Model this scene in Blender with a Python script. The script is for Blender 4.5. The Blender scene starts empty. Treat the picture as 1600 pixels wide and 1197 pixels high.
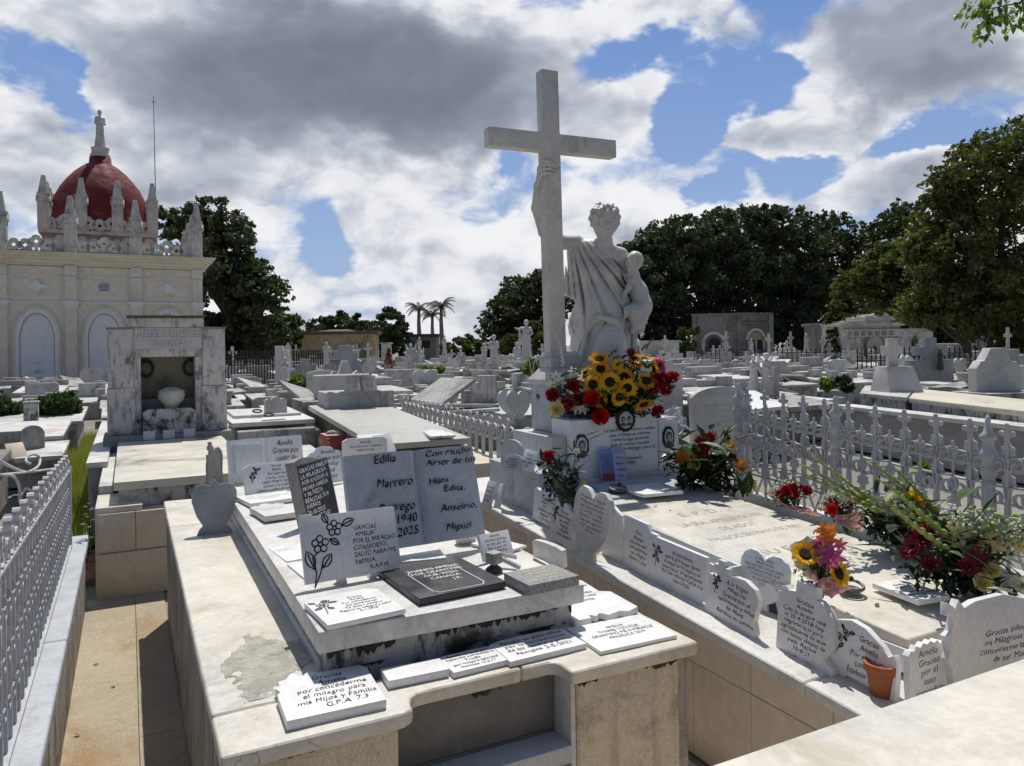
import bpy, bmesh, math, random
import numpy as np
from mathutils import Vector, Matrix, noise as mn
random.seed(7); np.random.seed(7)
S = bpy.context.scene
COL = S.collection
RAD = math.radians
# ------------------------------------------------------------ camera, sky, sun, exposure
EYE = Vector((0, 0, 1.65)); YAW = RAD(26.95); ROLL = 0.0135; FOC = 1180.0; HZ = 540.0
FW = Vector((math.sin(YAW), math.cos(YAW), 0))
R0 = Vector((math.cos(YAW), -math.sin(YAW), 0)); U0 = Vector((0, 0, 1))
RT = R0*math.cos(ROLL) - U0*math.sin(ROLL); UP = U0*math.cos(ROLL) + R0*math.sin(ROLL)
cam_d = bpy.data.cameras.new('camera'); cam = bpy.data.objects.new('camera', cam_d); COL.objects.link(cam)
cam.matrix_world = Matrix((( RT.x, UP.x, -FW.x, EYE.x), (RT.y, UP.y, -FW.y, EYE.y), (RT.z, UP.z, -FW.z, EYE.z), (0, 0, 0, 1)))
cam_d.sensor_fit = 'HORIZONTAL'; cam_d.sensor_width = 36; cam_d.lens = 36*FOC/1600
cam_d.shift_y = -(598.5-HZ)/1600; cam_d.clip_end = 3000; cam_d.clip_start = .05
S.camera = cam
SUN = Vector((.21, .42, 1.0)).normalized()
sun_el = math.asin(SUN.z); sun_az = math.atan2(SUN.x, SUN.y)
sd = bpy.data.lights.new('sun', 'SUN'); sd.energy = 4.3; sd.angle = RAD(.5); sd.color = (1, .955, .88)
so = bpy.data.objects.new('sun', sd); COL.objects.link(so)
so.rotation_euler = (-SUN).to_track_quat('-Z', 'Y').to_euler()
S.view_settings.view_transform = 'Standard'; S.view_settings.look = 'None'
S.view_settings.gamma = 1; S.view_settings.exposure = -0.08; S.view_settings.use_curve_mapping = False
S.cycles.max_bounces = 6; S.cycles.transparent_max_bounces = 8

def ray(px, py): return FW + RT*((px-800)/FOC) - UP*((py-HZ)/FOC)
def at(px, py, z):                       # the point of the level z seen at (px, py)
    d = ray(px, py); return EYE + d*((z-EYE.z)/d.z)
def aty(px, py, y): d = ray(px, py); return EYE + d*(y/d.y)
def atx(px, py, x): d = ray(px, py); return EYE + d*(x/d.x)
def atd(px, py, dist): return EYE + ray(px, py)*dist

class NT:                                 # tiny node-tree writer
    def __init__(s, tree): s.t = tree; tree.nodes.clear()
    def n(s, kind, **kw):
        nd = s.t.nodes.new(kind)
        ins = kw.pop('ins', {})
        for k, v in kw.items(): setattr(nd, k, v)
        for k, v in ins.items(): s.set(nd, k, v)
        return nd
    def set(s, nd, k, v):
        sock = nd.inputs[k]
        if hasattr(v, 'is_output'): s.t.links.new(v, sock)
        else: sock.default_value = v
    def math(s, op, a, b=None, c=None, clamp=False):
        nd = s.n('ShaderNodeMath', operation=op, use_clamp=clamp); s.set(nd, 0, a)
        if b is not None: s.set(nd, 1, b)
        if c is not None: s.set(nd, 2, c)
        return nd.outputs[0]
    def mix(s, f, a, b, blend='MIX'):
        nd = s.n('ShaderNodeMix', data_type='RGBA', blend_type=blend); nd.clamp_factor = True
        s.set(nd, 0, f); s.set(nd, 6, a); s.set(nd, 7, b); return nd.outputs[2]
    def noise(s, vec, scale, detail=4, rough=.55, dist=0, out=0):
        nd = s.n('ShaderNodeTexNoise', ins={'Vector': vec, 'Scale': scale, 'Detail': detail, 'Roughness': rough, 'Distortion': dist})
        return nd.outputs[out]
    def ss(s, v, a, b, lo=0., hi=1., smooth=True):
        nd = s.n('ShaderNodeMapRange', interpolation_type='SMOOTHSTEP' if smooth else 'LINEAR')
        s.set(nd, 0, v); s.set(nd, 1, a); s.set(nd, 2, b); s.set(nd, 3, lo); s.set(nd, 4, hi); return nd.outputs[0]
def C4(c): return (c[0], c[1], c[2], 1) if not isinstance(c, (int, float)) else (c, c, c, 1)

# sky: Nishita blue behind procedural cumulus, laid out by direction (azimuth, elevation)
W = bpy.data.worlds.new('World'); S.world = W; W.use_nodes = True
T = NT(W.node_tree)
tc = T.n('ShaderNodeTexCoord'); DIR = tc.outputs['Generated']
sky = T.n('ShaderNodeTexSky', sky_type='NISHITA', sun_disc=False, sun_elevation=sun_el, sun_rotation=sun_az, air_density=1.0, dust_density=.6, ozone_density=1.5)
sx = T.n('ShaderNodeSeparateXYZ', ins={0: DIR})
az = T.math('ARCTAN2', sx.outputs[0], sx.outputs[1]); el = T.math('ARCSINE', sx.outputs[2])
wv = T.n('ShaderNodeVectorMath', operation='MULTIPLY', ins={0: DIR, 1: (1, 1, 1.7)}).outputs[0]
warp = T.n('ShaderNodeVectorMath', operation='SUBTRACT', ins={0: T.noise(wv, 2.2, 6, .62, out=1), 1: (.5, .5, .5)}).outputs[0]
warp2 = T.n('ShaderNodeVectorMath', operation='SCALE', ins={0: warp}); warp2.inputs['Scale'].default_value = .27
ae = T.n('ShaderNodeCombineXYZ', ins={0: az, 1: el}).outputs[0]
aew = T.n('ShaderNodeVectorMath', operation='ADD', ins={0: ae, 1: warp2.outputs[0]}).outputs[0]
aew = T.n('ShaderNodeVectorMath', operation='MULTIPLY', ins={0: aew, 1: (1, 1, 0)}).outputs[0]
def azel(px, py):
    d = ray(px, py).normalized(); return math.atan2(d.x, d.y), math.asin(d.z)
def field(blobs):
    acc = None
    for (px, py, rx, ry, a) in blobs:
        c = azel(px, py); e = azel(px+rx, py); f = azel(px, py-ry)
        w = abs(e[0]-c[0]); h = abs(f[1]-c[1])
        d = T.n('ShaderNodeVectorMath', operation='SUBTRACT', ins={0: aew, 1: (c[0], c[1], 0)}).outputs[0]
        d = T.n('ShaderNodeVectorMath', operation='DIVIDE', ins={0: d, 1: (w, h, 1)}).outputs[0]
        l = T.n('ShaderNodeVectorMath', operation='LENGTH', ins={0: d}).outputs['Value']
        v = T.ss(l, .25, 1.25, a, 0.)
        acc = v if acc is None else T.math('ADD', acc, v)
    return acc
cover = field([(500, 372, 58, 52, -.60), (70, 50, 95, 70, -.30), (115, 120, 50, 90, -.42), (950, 85, 120, 55, -.22), (1040, 205, 60, 60, -.6), (1175, 125, 70, 45, -.45),
               (1215, 275, 100, 42, -.5), (1420, 225, 85, 45, -.55), (1090, 315, 45, 28, -.5), (780, 262, 32, 30, -.3), (1300, 200, 50, 25, -.2), (1530, 240, 120, 30, -.45), (20, 330, 40, 30, -.2),
               (560, 130, 380, 190, .5), (1400, 80, 300, 120, .5), (925, 190, 120, 85, .55), (1170, 212, 110, 48, .62), (1290, 215, 60, 30, .4), (1000, 30, 190, 55, .42), (640, 400, 130, 70, .15), (560, 350, 60, 40, .2),
               (250, 250, 200, 110, .3), (1370, 285, 130, 46, .6), (750, 460, 400, 80, .08), (60, 250, 110, 130, .3), (110, 60, 90, 40, .0), (930, 400, 150, 90, .3)])
fd = T.n('ShaderNodeVectorMath', operation='DOT_PRODUCT', ins={0: DIR, 1: tuple(FW)}).outputs['Value']
front = T.ss(fd, .05, .75)                # the clouds bank up towards the sun; the sky behind the viewer is mostly clear
def puffs(v, sc, det):
    p = T.n('ShaderNodeTexVoronoi', feature='F1', ins={'Vector': v, 'Scale': sc, 'Detail': det, 'Roughness': .55, 'Lacunarity': 2.4}); p.normalize = True
    return T.math('SUBTRACT', .5, p.outputs['Distance'])
def cloudf(v, o1, o2, o3, det):
    w_ = T.n('ShaderNodeVectorMath', operation='SCALE', ins={0: T.n('ShaderNodeVectorMath', operation='SUBTRACT', ins={0: T.noise(v, 4, o1, .6, out=1), 1: (.5, .5, .5)}).outputs[0]}); w_.inputs['Scale'].default_value = .20
    v2 = T.n('ShaderNodeVectorMath', operation='ADD', ins={0: v, 1: w_.outputs[0]}).outputs[0]
    return T.math('ADD', T.math('MULTIPLY', T.math('SUBTRACT', T.noise(v2, 2.6, o2, .60), .5), 1.9), T.math('MULTIPLY', puffs(v2, 6.5, det), 1.0))
n1 = cloudf(wv, 4, 7, 0, 3.)
base = T.math('MULTIPLY_ADD', front, .42, -.50)
dens = T.math('ADD', n1, T.math('ADD', T.math('MULTIPLY', cover, 1.1), base))
alpha = T.ss(dens, -.16, .17)
alpha = T.math('MAXIMUM', alpha, T.math('MULTIPLY', T.ss(T.noise(wv, 2.2, 8, .66, .6), .5, .72), .35))
upv = T.n('ShaderNodeVectorMath', operation='ADD', ins={0: wv, 1: (.010, .018, .060)}).outputs[0]
n1b = cloudf(upv, 3, 4, 0, 2.)
rel = T.math('MULTIPLY', T.math('SUBTRACT', n1, n1b), 1.5)
dark = field([(560, 110, 350, 165, 1.1), (640, 215, 230, 70, .42), (330, 170, 120, 110, .22), (1420, 60, 270, 110, .9), (1200, 20, 150, 50, .5), (1500, 150, 180, 60, .5), (450, 280, 160, 40, .12),
              (60, 300, 130, 55, .25), (280, 255, 130, 40, .25), (900, 330, 90, 50, .22), (720, 440, 160, 40, .05), (440, 460, 120, 50, .04), (1230, 250, 120, 22, .22), (1380, 325, 90, 25, .2)])
thick = T.ss(dens, .05, 1.2, 0., .45)
shade = T.math('SUBTRACT', T.math('ADD', T.math('ADD', T.math('MULTIPLY', dark, T.math('MULTIPLY_ADD', n1, .75, .80)), thick), .17), rel)
shade = T.ss(shade, .0, 1.75, 0., 1., smooth=False)
ramp = T.n('ShaderNodeValToRGB', ins={0: shade}); cr = ramp.color_ramp
cr.elements[0].position = 0; cr.elements[0].color = (9.3, 9.4, 9.6, 1)
cr.elements[1].position = 1; cr.elements[1].color = (1.9, 2.15, 2.75, 1)
for p_, c_ in ((.12, (8.4, 8.6, 9.0, 1)), (.25, (5.9, 6.3, 7.0, 1)), (.43, (3.7, 4.1, 4.9, 1)), (.66, (2.6, 2.95, 3.65, 1))):
    e = cr.elements.new(p_); e.color = c_
blue = T.mix(.6, sky.outputs[0], T.mix(front, (.8, 1.2, 2.3, 1), (1.15, 2.7, 6.9, 1)))
elv = T.ss(el, 0, .5)
blue = T.mix(elv, T.mix(T.math('MULTIPLY', front, .4), blue, (5.2, 6.3, 7.8, 1)), blue)
col = T.mix(alpha, blue, T.mix(front, (3.6, 3.7, 3.9, 1), ramp.outputs[0]))
low = T.ss(el, -.02, .0)
col = T.mix(low, (1.3, 1.35, 1.3, 1), col)
bg = T.n('ShaderNodeBackground', ins={0: col, 1: .1})
T.t.links.new(bg.outputs[0], T.n('ShaderNodeOutputWorld').inputs[0])
W.cycles.sampling_method = 'MANUAL'; W.cycles.sample_map_resolution = 512

# ------------------------------------------------------------ helpers
def link(o, parent=None):
    COL.objects.link(o)
    if parent is not None: o.parent = parent
    return o
def tag(o, label=None, cat=None, group=None, kind=None):
    if label: o['label'] = label
    if cat: o['category'] = cat
    if group: o['group'] = group
    if kind: o['kind'] = kind
    return o
def thing(name, label, cat, loc=(0, 0, 0), rotz=0., group=None):
    o = bpy.data.objects.new(name, None); o.empty_display_size = .1
    o.location = loc; o.rotation_euler = (0, 0, rotz); link(o); return tag(o, label, cat, group)
VARIANT = {}
def obj(name, me, mat=None, parent=None, loc=None, rot=None, scale=None):
    if mat is not None:
        if not me.materials: me.materials.append(mat)
        elif me.materials[0] is not mat:
            k = (me.name, mat.name)
            if k not in VARIANT: c = me.copy(); c.materials[0] = mat; VARIANT[k] = c
            me = VARIANT[k]
    o = bpy.data.objects.new(name, me); link(o, parent)
    if loc is not None: o.location = loc
    if rot is not None: o.rotation_euler = rot
    if scale is not None: o.scale = scale if hasattr(scale, '__len__') else (scale,)*3
    return o
def wobj(name, me, mat, parent, **k):     # mesh given in world coordinates under an unrotated thing
    if parent is not None: me.transform(Matrix.Translation(-parent.location))
    return obj(name, me, mat, parent, **k)
def copy_tree(o, parent=None, loc=None, rotz=None, label=None, group=None, scale=None):
    c = o.copy(); link(c); c.parent = parent
    if loc is not None: c.location = loc
    if rotz is not None: c.rotation_euler = (0, 0, rotz)
    if scale is not None: c.scale = (scale,)*3
    if label: c['label'] = label
    if group: c['group'] = group
    for ch in list(KIDS(o)): copy_tree(ch, c)
    return c
def KIDS(o): return o.children
class MB:                                  # gathers shapes into one mesh
    def __init__(s): s.v = []; s.f = []
    def add(s, vs, fs):
        b = len(s.v); s.v += [tuple(v) for v in vs]; s.f += [tuple(i+b for i in f) for f in fs]; return s
    def hexa(s, b, t):
        return s.add(list(b)+list(t), [(3, 2, 1, 0), (4, 5, 6, 7), (0, 1, 5, 4), (1, 2, 6, 5), (2, 3, 7, 6), (3, 0, 4, 7)])
    def box(s, x0, x1, y0, y1, z0, z1, sl=0.):   # sl: rise of the top per metre of y
        t1 = z1 + sl*(y1-y0)
        return s.hexa([(x0, y0, z0), (x1, y0, z0), (x1, y1, z0), (x0, y1, z0)], [(x0, y0, z1), (x1, y0, z1), (x1, y1, t1), (x0, y1, t1)])
    def sbox(s, x0, x1, y0, y1, z0, z1, sl=0.):  # both top and bottom follow the slope
        r = sl*(y1-y0)
        return s.hexa([(x0, y0, z0), (x1, y0, z0), (x1, y1, z0+r), (x0, y1, z0+r)], [(x0, y0, z1), (x1, y0, z1), (x1, y1, z1+r), (x0, y1, z1+r)])
    def prism(s, poly, z0, z1):                   # poly counter-clockwise in x, y
        n = len(poly)
        return s.add([(x, y, z0) for x, y in poly]+[(x, y, z1) for x, y in poly],
                     [tuple(range(n-1, -1, -1)), tuple(range(n, 2*n))]+[(i, (i+1) % n, n+(i+1) % n, n+i) for i in range(n)])
    def plate(s, poly, t):                        # poly in x, z (counter-clockwise seen from -y), front at y=0, thickness t to +y
        n = len(poly)
        return s.add([(x, 0, z) for x, z in poly]+[(x, t, z) for x, z in poly],
                     [tuple(range(n)), tuple(range(2*n-1, n-1, -1))]+[((i+1) % n, i, n+i, n+(i+1) % n) for i in range(n)])
    def lathe(s, prof, seg=20, c=(0, 0, 0), rx=1., ry=1.):
        n = len(prof); b = []
        for r, z in prof:
            for k in range(seg):
                a = 2*math.pi*k/seg; b.append((c[0]+r*rx*math.cos(a), c[1]+r*ry*math.sin(a), c[2]+z))
        f = [(i*seg+k, i*seg+(k+1) % seg, (i+1)*seg+(k+1) % seg, (i+1)*seg+k) for i in range(n-1) for k in range(seg)]
        f.append(tuple(range(seg-1, -1, -1))); f.append(tuple((n-1)*seg+k for k in range(seg)))
        return s.add(b, f)
    def tube(s, pts, r, seg=8, flat=None):
        pts = [Vector(p) for p in pts]; n = len(pts); b = []
        rr = r if hasattr(r, '__len__') else [r]*n
        up = Vector((0, 0, 1))
        for i, p in enumerate(pts):
            d = (pts[min(i+1, n-1)]-pts[max(i-1, 0)]).normalized()
            a = d.cross(up if abs(d.z) < .95 else Vector((1, 0, 0))).normalized(); c = a.cross(d).normalized()
            for k in range(seg):
                t = 2*math.pi*k/seg; b.append(p + (a*math.cos(t) + c*math.sin(t))*rr[i])
        f = [(i*seg+(k+1) % seg, i*seg+k, (i+1)*seg+k, (i+1)*seg+(k+1) % seg) for i in range(n-1) for k in range(seg)]
        f.append(tuple(range(seg))); f.append(tuple((n-1)*seg+seg-1-k for k in range(seg)))
        return s.add(b, f)
    def ribbon(s, pts, wdt, thk):                 # a flat bar following pts in the x, z plane; wdt along y
        n = len(pts); b = []
        for i, (x, z) in enumerate(pts):
            x0, z0 = pts[max(i-1, 0)]; x1, z1 = pts[min(i+1, n-1)]
            l = math.hypot(x1-x0, z1-z0) or 1; nx, nz = -(z1-z0)/l*thk/2, (x1-x0)/l*thk/2
            b += [(x+nx, -wdt/2, z+nz), (x-nx, -wdt/2, z-nz), (x-nx, wdt/2, z-nz), (x+nx, wdt/2, z+nz)]
        f = [(i*4+k, i*4+(k+1) % 4, (i+1)*4+(k+1) % 4, (i+1)*4+k) for i in range(n-1) for k in range(4)]
        f += [(3, 2, 1, 0), ((n-1)*4, (n-1)*4+1, (n-1)*4+2, (n-1)*4+3)]
        return s.add(b, f)
    def ball(s, c, r, seg=10, rings=6):
        prof = [(max(1e-4, math.sin(math.pi*i/rings)), -math.cos(math.pi*i/rings)) for i in range(rings+1)]
        r = r if hasattr(r, '__len__') else (r, r, r)
        t = MB().lathe(prof, seg); return s.add([(c[0]+x*r[0], c[1]+y*r[1], c[2]+z*r[2]) for x, y, z in t.v], t.f)
    def xf(s, M): s.v = [tuple(M @ Vector(v)) for v in s.v]; return s
    def join(s, o, M=None): return s.add([M @ Vector(v) for v in o.v] if M else o.v, o.f)
    def mesh(s, name='mesh', bevel=0., seg=2, smooth=False, rough=0., sub=0.):
        me = bpy.data.meshes.new(name); me.from_pydata(s.v, [], s.f)
        bm = bmesh.new(); bm.from_mesh(me); bmesh.ops.recalc_face_normals(bm, faces=bm.faces)
        if bevel > 0:
            ed = [e for e in bm.edges if len(e.link_faces) == 2 and e.calc_face_angle(0) > .5]
            bmesh.ops.bevel(bm, geom=ed, offset=bevel, segments=seg, affect='EDGES', profile=.6, clamp_overlap=True)
        if sub > 0:                                # split long edges so that wear can move the surface
            for _ in range(6):
                le = [e for e in bm.edges if e.calc_length() > sub]
                if not le or len(bm.faces) > 60000: break
                bmesh.ops.triangulate(bm, faces=[f for f in bm.faces if len(f.verts) > 4])
                bmesh.ops.subdivide_edges(bm, edges=le, cuts=1, use_grid_fill=True)
        if rough > 0:
            bm.normal_update()
            for v in bm.verts:
                v.co += v.normal*(mn.noise(v.co*9)*.6+mn.noise(v.co*31)*.4)*rough
        if smooth or bevel > 0:
            for f in bm.faces: f.smooth = True
        if not smooth and bevel > 0:
            for e in bm.edges:
                if len(e.link_faces) == 2 and e.calc_face_angle(0) > .6: e.smooth = False
            for f in bm.faces: f.smooth = True
        bm.to_mesh(me); bm.free(); return me
def flat_big(me):                          # flat shading with soft bevels: weighted by keeping large faces flat
    return me

# ------------------------------------------------------------ materials
MATS = {}
def mat(name, base, var=None, rough=.6, scale=3., stain=None, stain_amt=0., stain_scale=2., speck=0., bump=.15, bscale=60., vein=0., vcol=(.3, .3, .31), metal=0., spec=.4, drip=0., fine=.06, trans=0., objrand=0., crack=0., dripz=.9):
    if name in MATS: return MATS[name]
    m = bpy.data.materials.new(name); m.use_nodes = True; t = NT(m.node_tree)
    tcn = t.n('ShaderNodeTexCoord'); oi = t.n('ShaderNodeObjectInfo')
    off = t.n('ShaderNodeVectorMath', operation='SCALE', ins={0: (17.3, 9.1, 23.7)}); t.set(off, 'Scale', oi.outputs['Random'])
    v = t.n('ShaderNodeVectorMath', operation='ADD', ins={0: tcn.outputs['Object'], 1: off.outputs[0]}).outputs[0]
    var = var or tuple(c*.82 for c in base)
    c = t.mix(t.ss(t.noise(v, scale, 6, .6), .35, .65), C4(base), C4(var))
    if fine: c = t.mix(fine*4, c, t.mix(t.ss(t.noise(v, scale*14, 5, .7), .3, .7), C4(tuple(x*.6 for x in base)), C4(tuple(min(1, x*1.25) for x in base))), )
    if vein:
        w = t.noise(v, scale*.9, 7, .62, 1.2)
        r = t.ss(t.math('ABSOLUTE', t.math('SUBTRACT', w, .5)), 0., .035, vein, 0.)
        broad = t.ss(t.noise(v, scale*.35, 3, .5), .45, .7)
        c = t.mix(t.math('MULTIPLY', r, broad), c, C4(vcol))
        c = t.mix(t.math('MULTIPLY', t.ss(t.noise(v, scale*1.7, 6, .7, 2.), .52, .75), vein*.5), c, C4(vcol))
    if stain:
        s1 = t.ss(t.noise(v, stain_scale, 8, .68, .5), .5, .68, 0., stain_amt)
        c = t.mix(s1, c, C4(stain))
    if drip:
        dv = t.n('ShaderNodeVectorMath', operation='MULTIPLY', ins={0: v, 1: (9, 9, dripz)}).outputs[0]
        c = t.mix(t.ss(t.noise(dv, 2.2, 6, .65), .5, .66, 0., drip), c, C4(stain or (.08, .075, .07)))
    if crack:
        vo = t.n('ShaderNodeTexVoronoi', feature='DISTANCE_TO_EDGE', ins={'Vector': t.n('ShaderNodeVectorMath', operation='ADD', ins={0: v, 1: t.noise(v, 2.5, 5, .6, out=1)}).outputs[0], 'Scale': 1.1})
        k = t.math('MULTIPLY', t.ss(vo.outputs[0], .0, .006, 1., 0.), t.ss(t.noise(v, 1.3, 2, .5), .55, .65))
        c = t.mix(t.math('MULTIPLY', k, crack), c, (.08, .075, .065, 1))
    if speck:
        vo = t.n('ShaderNodeTexVoronoi', ins={'Vector': v, 'Scale': 160.})
        c = t.mix(t.ss(vo.outputs['Distance'], .25, .5, speck, 0.), c, C4(tuple(x*.35 for x in base)))
        c = t.mix(t.ss(t.noise(v, 210, 2, .5), .58, .7, 0., speck), c, C4(tuple(min(.9, x*1.7) for x in base)))
    if objrand:
        k = t.ss(oi.outputs['Random'], 0, 1, 1-objrand, 1+objrand*.3, smooth=False)
        c = t.mix(1., c, t.n('ShaderNodeCombineXYZ', ins={0: k, 1: k, 2: k}).outputs[0], 'MULTIPLY')
    b = t.n('ShaderNodeBsdfPrincipled')
    t.set(b, 'Base Color', c); t.set(b, 'Roughness', t.ss(t.noise(v, scale*3, 3, .5), .3, .7, max(.05, rough-.12), min(1, rough+.12)))
    t.set(b, 'Metallic', metal); t.set(b, 'Specular IOR Level', spec)
    if trans:
        t.set(b, 'Subsurface Weight', 0.)
    if bump:
        h = t.math('ADD', t.noise(v, bscale, 4, .65), t.math('MULTIPLY', t.noise(v, bscale*.12, 5, .6), 1.4))
        bn = t.n('ShaderNodeBump', ins={'Strength': bump, 'Distance': .01, 'Height': h}); t.set(b, 'Normal', bn.outputs[0])
    o = t.n('ShaderNodeOutputMaterial')
    if trans:
        tr = t.n('ShaderNodeBsdfTranslucent'); t.set(tr, 'Color', t.mix(1., c, (1.25, 1.25, .7, 1), 'MULTIPLY'))
        mx = t.n('ShaderNodeMixShader', ins={0: trans, 1: b.outputs[0], 2: tr.outputs[0]}); t.t.links.new(mx.outputs[0], o.inputs[0])
    else: t.t.links.new(b.outputs[0], o.inputs[0])
    MATS[name] = m; return m
MARBLE = mat('white_marble', (.70, .68, .64), (.56, .55, .525), .5, 2.6, (.30, .27, .21), .5, 3.5, vein=.45, vcol=(.33, .34, .36), bump=.1, bscale=90, crack=.5)
CREAM = mat('cream_marble', (.70, .655, .56), (.59, .565, .51), .45, 2.6, (.40, .34, .22), .55, 2.9, vein=.6, vcol=(.4, .4, .41), bump=.1, bscale=80, crack=.9)
PLAQ = mat('plaque_marble', (.76, .76, .75), (.68, .68, .675), .4, 5., (.45, .42, .36), .25, 6., vein=.3, vcol=(.42, .43, .45), bump=.05, bscale=120, objrand=.12)
PLAQW = mat('clean_white_marble', (.82, .82, .81), (.76, .76, .75), .4, 6., (.55, .52, .46), .12, 6., bump=.04, bscale=120)
STATM = mat('statue_marble', (.60, .585, .55), (.50, .49, .46), .55, 3., (.26, .23, .18), .45, 5., bump=.12, bscale=110)
GREYM = mat('grey_marble', (.36, .37, .38), (.27, .28, .29), .4, 6., (.2, .2, .2), .3, 5., vein=.3, vcol=(.5, .5, .5), bump=.06)
BLUEM = mat('blue_grey_marble', (.50, .53, .56), (.42, .45, .48), .45, 4., (.33, .34, .35), .3, 4., vein=.6, vcol=(.25, .27, .30), bump=.05)
DARKM = mat('dark_slate', (.045, .047, .05), (.065, .067, .07), .35, 5., (.12, .12, .12), .3, 3., speck=.25, bump=.05)
NICHE = mat('dark_veined_marble', (.19, .185, .175), (.12, .12, .115), .5, 3., (.2, .19, .17), .5, 1.6, vein=.5, vcol=(.22, .21, .2), bump=.2)  # dark grey marble with veins and soft blotches, for recessed panels
GRANITE = mat('grey_granite', (.33, .33, .32), (.25, .25, .25), .6, 8., speck=.9, bump=.4, bscale=200)
PLASTER = mat('stucco_plaster', (.68, .60, .46), (.56, .50, .39), .85, 3., (.20, .18, .14), .75, 3.6, speck=.35, bump=.5, bscale=70, drip=.35)
TANM = mat('tan_limestone', (.70, .59, .45), (.63, .54, .43), .6, 1.6, (.36, .30, .22), .3, 2., bump=.15, bscale=60)
CONC = mat('concrete', (.34, .33, .30), (.25, .245, .23), .9, 3., (.08, .08, .075), .7, 2.5, bump=.4, bscale=50, drip=.5)
PATHM = mat('washed_concrete', (.46, .39, .28), (.35, .30, .22), .85, 2., (.33, .19, .08), .8, 1.1, speck=.45, bump=.55, bscale=110, crack=.7)
BASEM = mat('streaked_stone', (.40, .365, .31), (.27, .25, .22), .8, 5., (.05, .048, .042), .65, 4., bump=.5, bscale=50, drip=.8)
OLDM = mat('weathered_marble', (.52, .51, .48), (.36, .35, .33), .7, 2.5, (.07, .067, .06), .8, 2.4, vein=.2, bump=.25, bscale=50, drip=.45, objrand=.25)  # weathering, plus a darker tone painting the shade between field graves
TOMBM = mat('tomb_marble', (.66, .65, .62), (.48, .47, .445), .6, 1.7, (.11, .105, .095), .75, 2.1, bump=.2, bscale=40, drip=.3, objrand=.3)
TERRAZ = mat('terrazzo', (.50, .49, .45), (.44, .43, .40), .6, 1.2, (.25, .24, .2), .4, 1.6, speck=.6, bump=.3, bscale=150)
RUSTY = mat('mossy_dark_stone', (.10, .085, .065), (.17, .14, .10), .95, 6., (.03, .028, .025), .7, 5., bump=.8, bscale=40)
IRONW = mat('white_painted_iron', (.53, .54, .55), (.42, .43, .44), .5, 8., (.26, .20, .15), .4, 12., bump=.2, bscale=70)
IRONB = mat('black_iron', (.03, .03, .032), (.05, .04, .035), .6, 8., bump=.2)
INK = mat('black_paint', (.018, .018, .02), rough=.6, bump=0, fine=0)
INKG = mat('grey_carved_paint', (.20, .20, .20), rough=.7, bump=0, fine=0)
INKL = mat('light_carved_line', (.52, .53, .54), rough=.7, bump=0, fine=0)
INKW = mat('white_paint', (.80, .80, .78), rough=.6, bump=0, fine=0)
BRICKM = mat('red_brick', (.42, .085, .075), (.33, .06, .055), .8, 9., bump=.2)
TERRA = mat('terracotta', (.40, .125, .05), (.33, .10, .045), .8, 6., (.22, .07, .03), .4, 8., bump=.25, bscale=80)
GREEN = mat('green_leaf', (.07, .13, .035), (.03, .06, .02), .5, 8., bump=.1, trans=.3)
LIME = mat('lime_leaf', (.17, .26, .05), (.10, .17, .04), .5, 8., bump=.1, trans=.4)
DGREEN = mat('dark_leaf', (.032, .062, .024), (.016, .032, .014), .4, 8., bump=.1, trans=.15)
FOLI = mat('tree_foliage', (.062, .092, .036), (.030, .050, .020), .6, .9, (.12, .15, .055), .6, .7, bump=0, trans=.25)
FOLI2 = mat('yellow_green_foliage', (.085, .12, .028), (.04, .065, .02), .6, .9, (.14, .16, .04), .5, .9, bump=0, trans=.35)
BARK = mat('bark', (.075, .06, .045), (.04, .033, .026), .9, 4., bump=.8, bscale=14)
YEL = mat('sunflower_yellow', (.92, .58, .015), (.72, .32, .01), .5, 14., bump=.05, trans=.35)
BROWN = mat('sunflower_disc', (.035, .016, .010), (.02, .01, .007), .9, 30., bump=1., bscale=300)
RED = mat('rose_red', (.42, .006, .02), (.24, .004, .02), .5, 14., bump=.05, trans=.2)
DRED = mat('dark_red_petal', (.20, .008, .02), (.11, .005, .015), .5, 14., bump=.05, trans=.2)
WHITEF = mat('white_petal', (.86, .86, .82), (.76, .77, .70), .5, 14., bump=.05, trans=.3)
CREAMF = mat('cream_petal', (.80, .70, .38), (.72, .55, .22), .5, 14., bump=.05, trans=.3)
ORANGE = mat('orange_petal', (.80, .28, .03), (.70, .18, .03), .5, 14., bump=.05, trans=.3)
PINK = mat('pink_petal', (.70, .16, .42), (.55, .08, .30), .5, 14., bump=.05, trans=.35)
PAPER = mat('pink_wrap', (.52, .28, .36), (.42, .22, .30), .35, 5., bump=.1, trans=.4)
PAPERW = mat('pale_wrap', (.60, .54, .52), (.48, .42, .42), .35, 5., bump=.1, trans=.4)
CELLO = mat('dark_cellophane', (.03, .035, .03), (.02, .022, .02), .15, 5., bump=.2, spec=.8)
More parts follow.
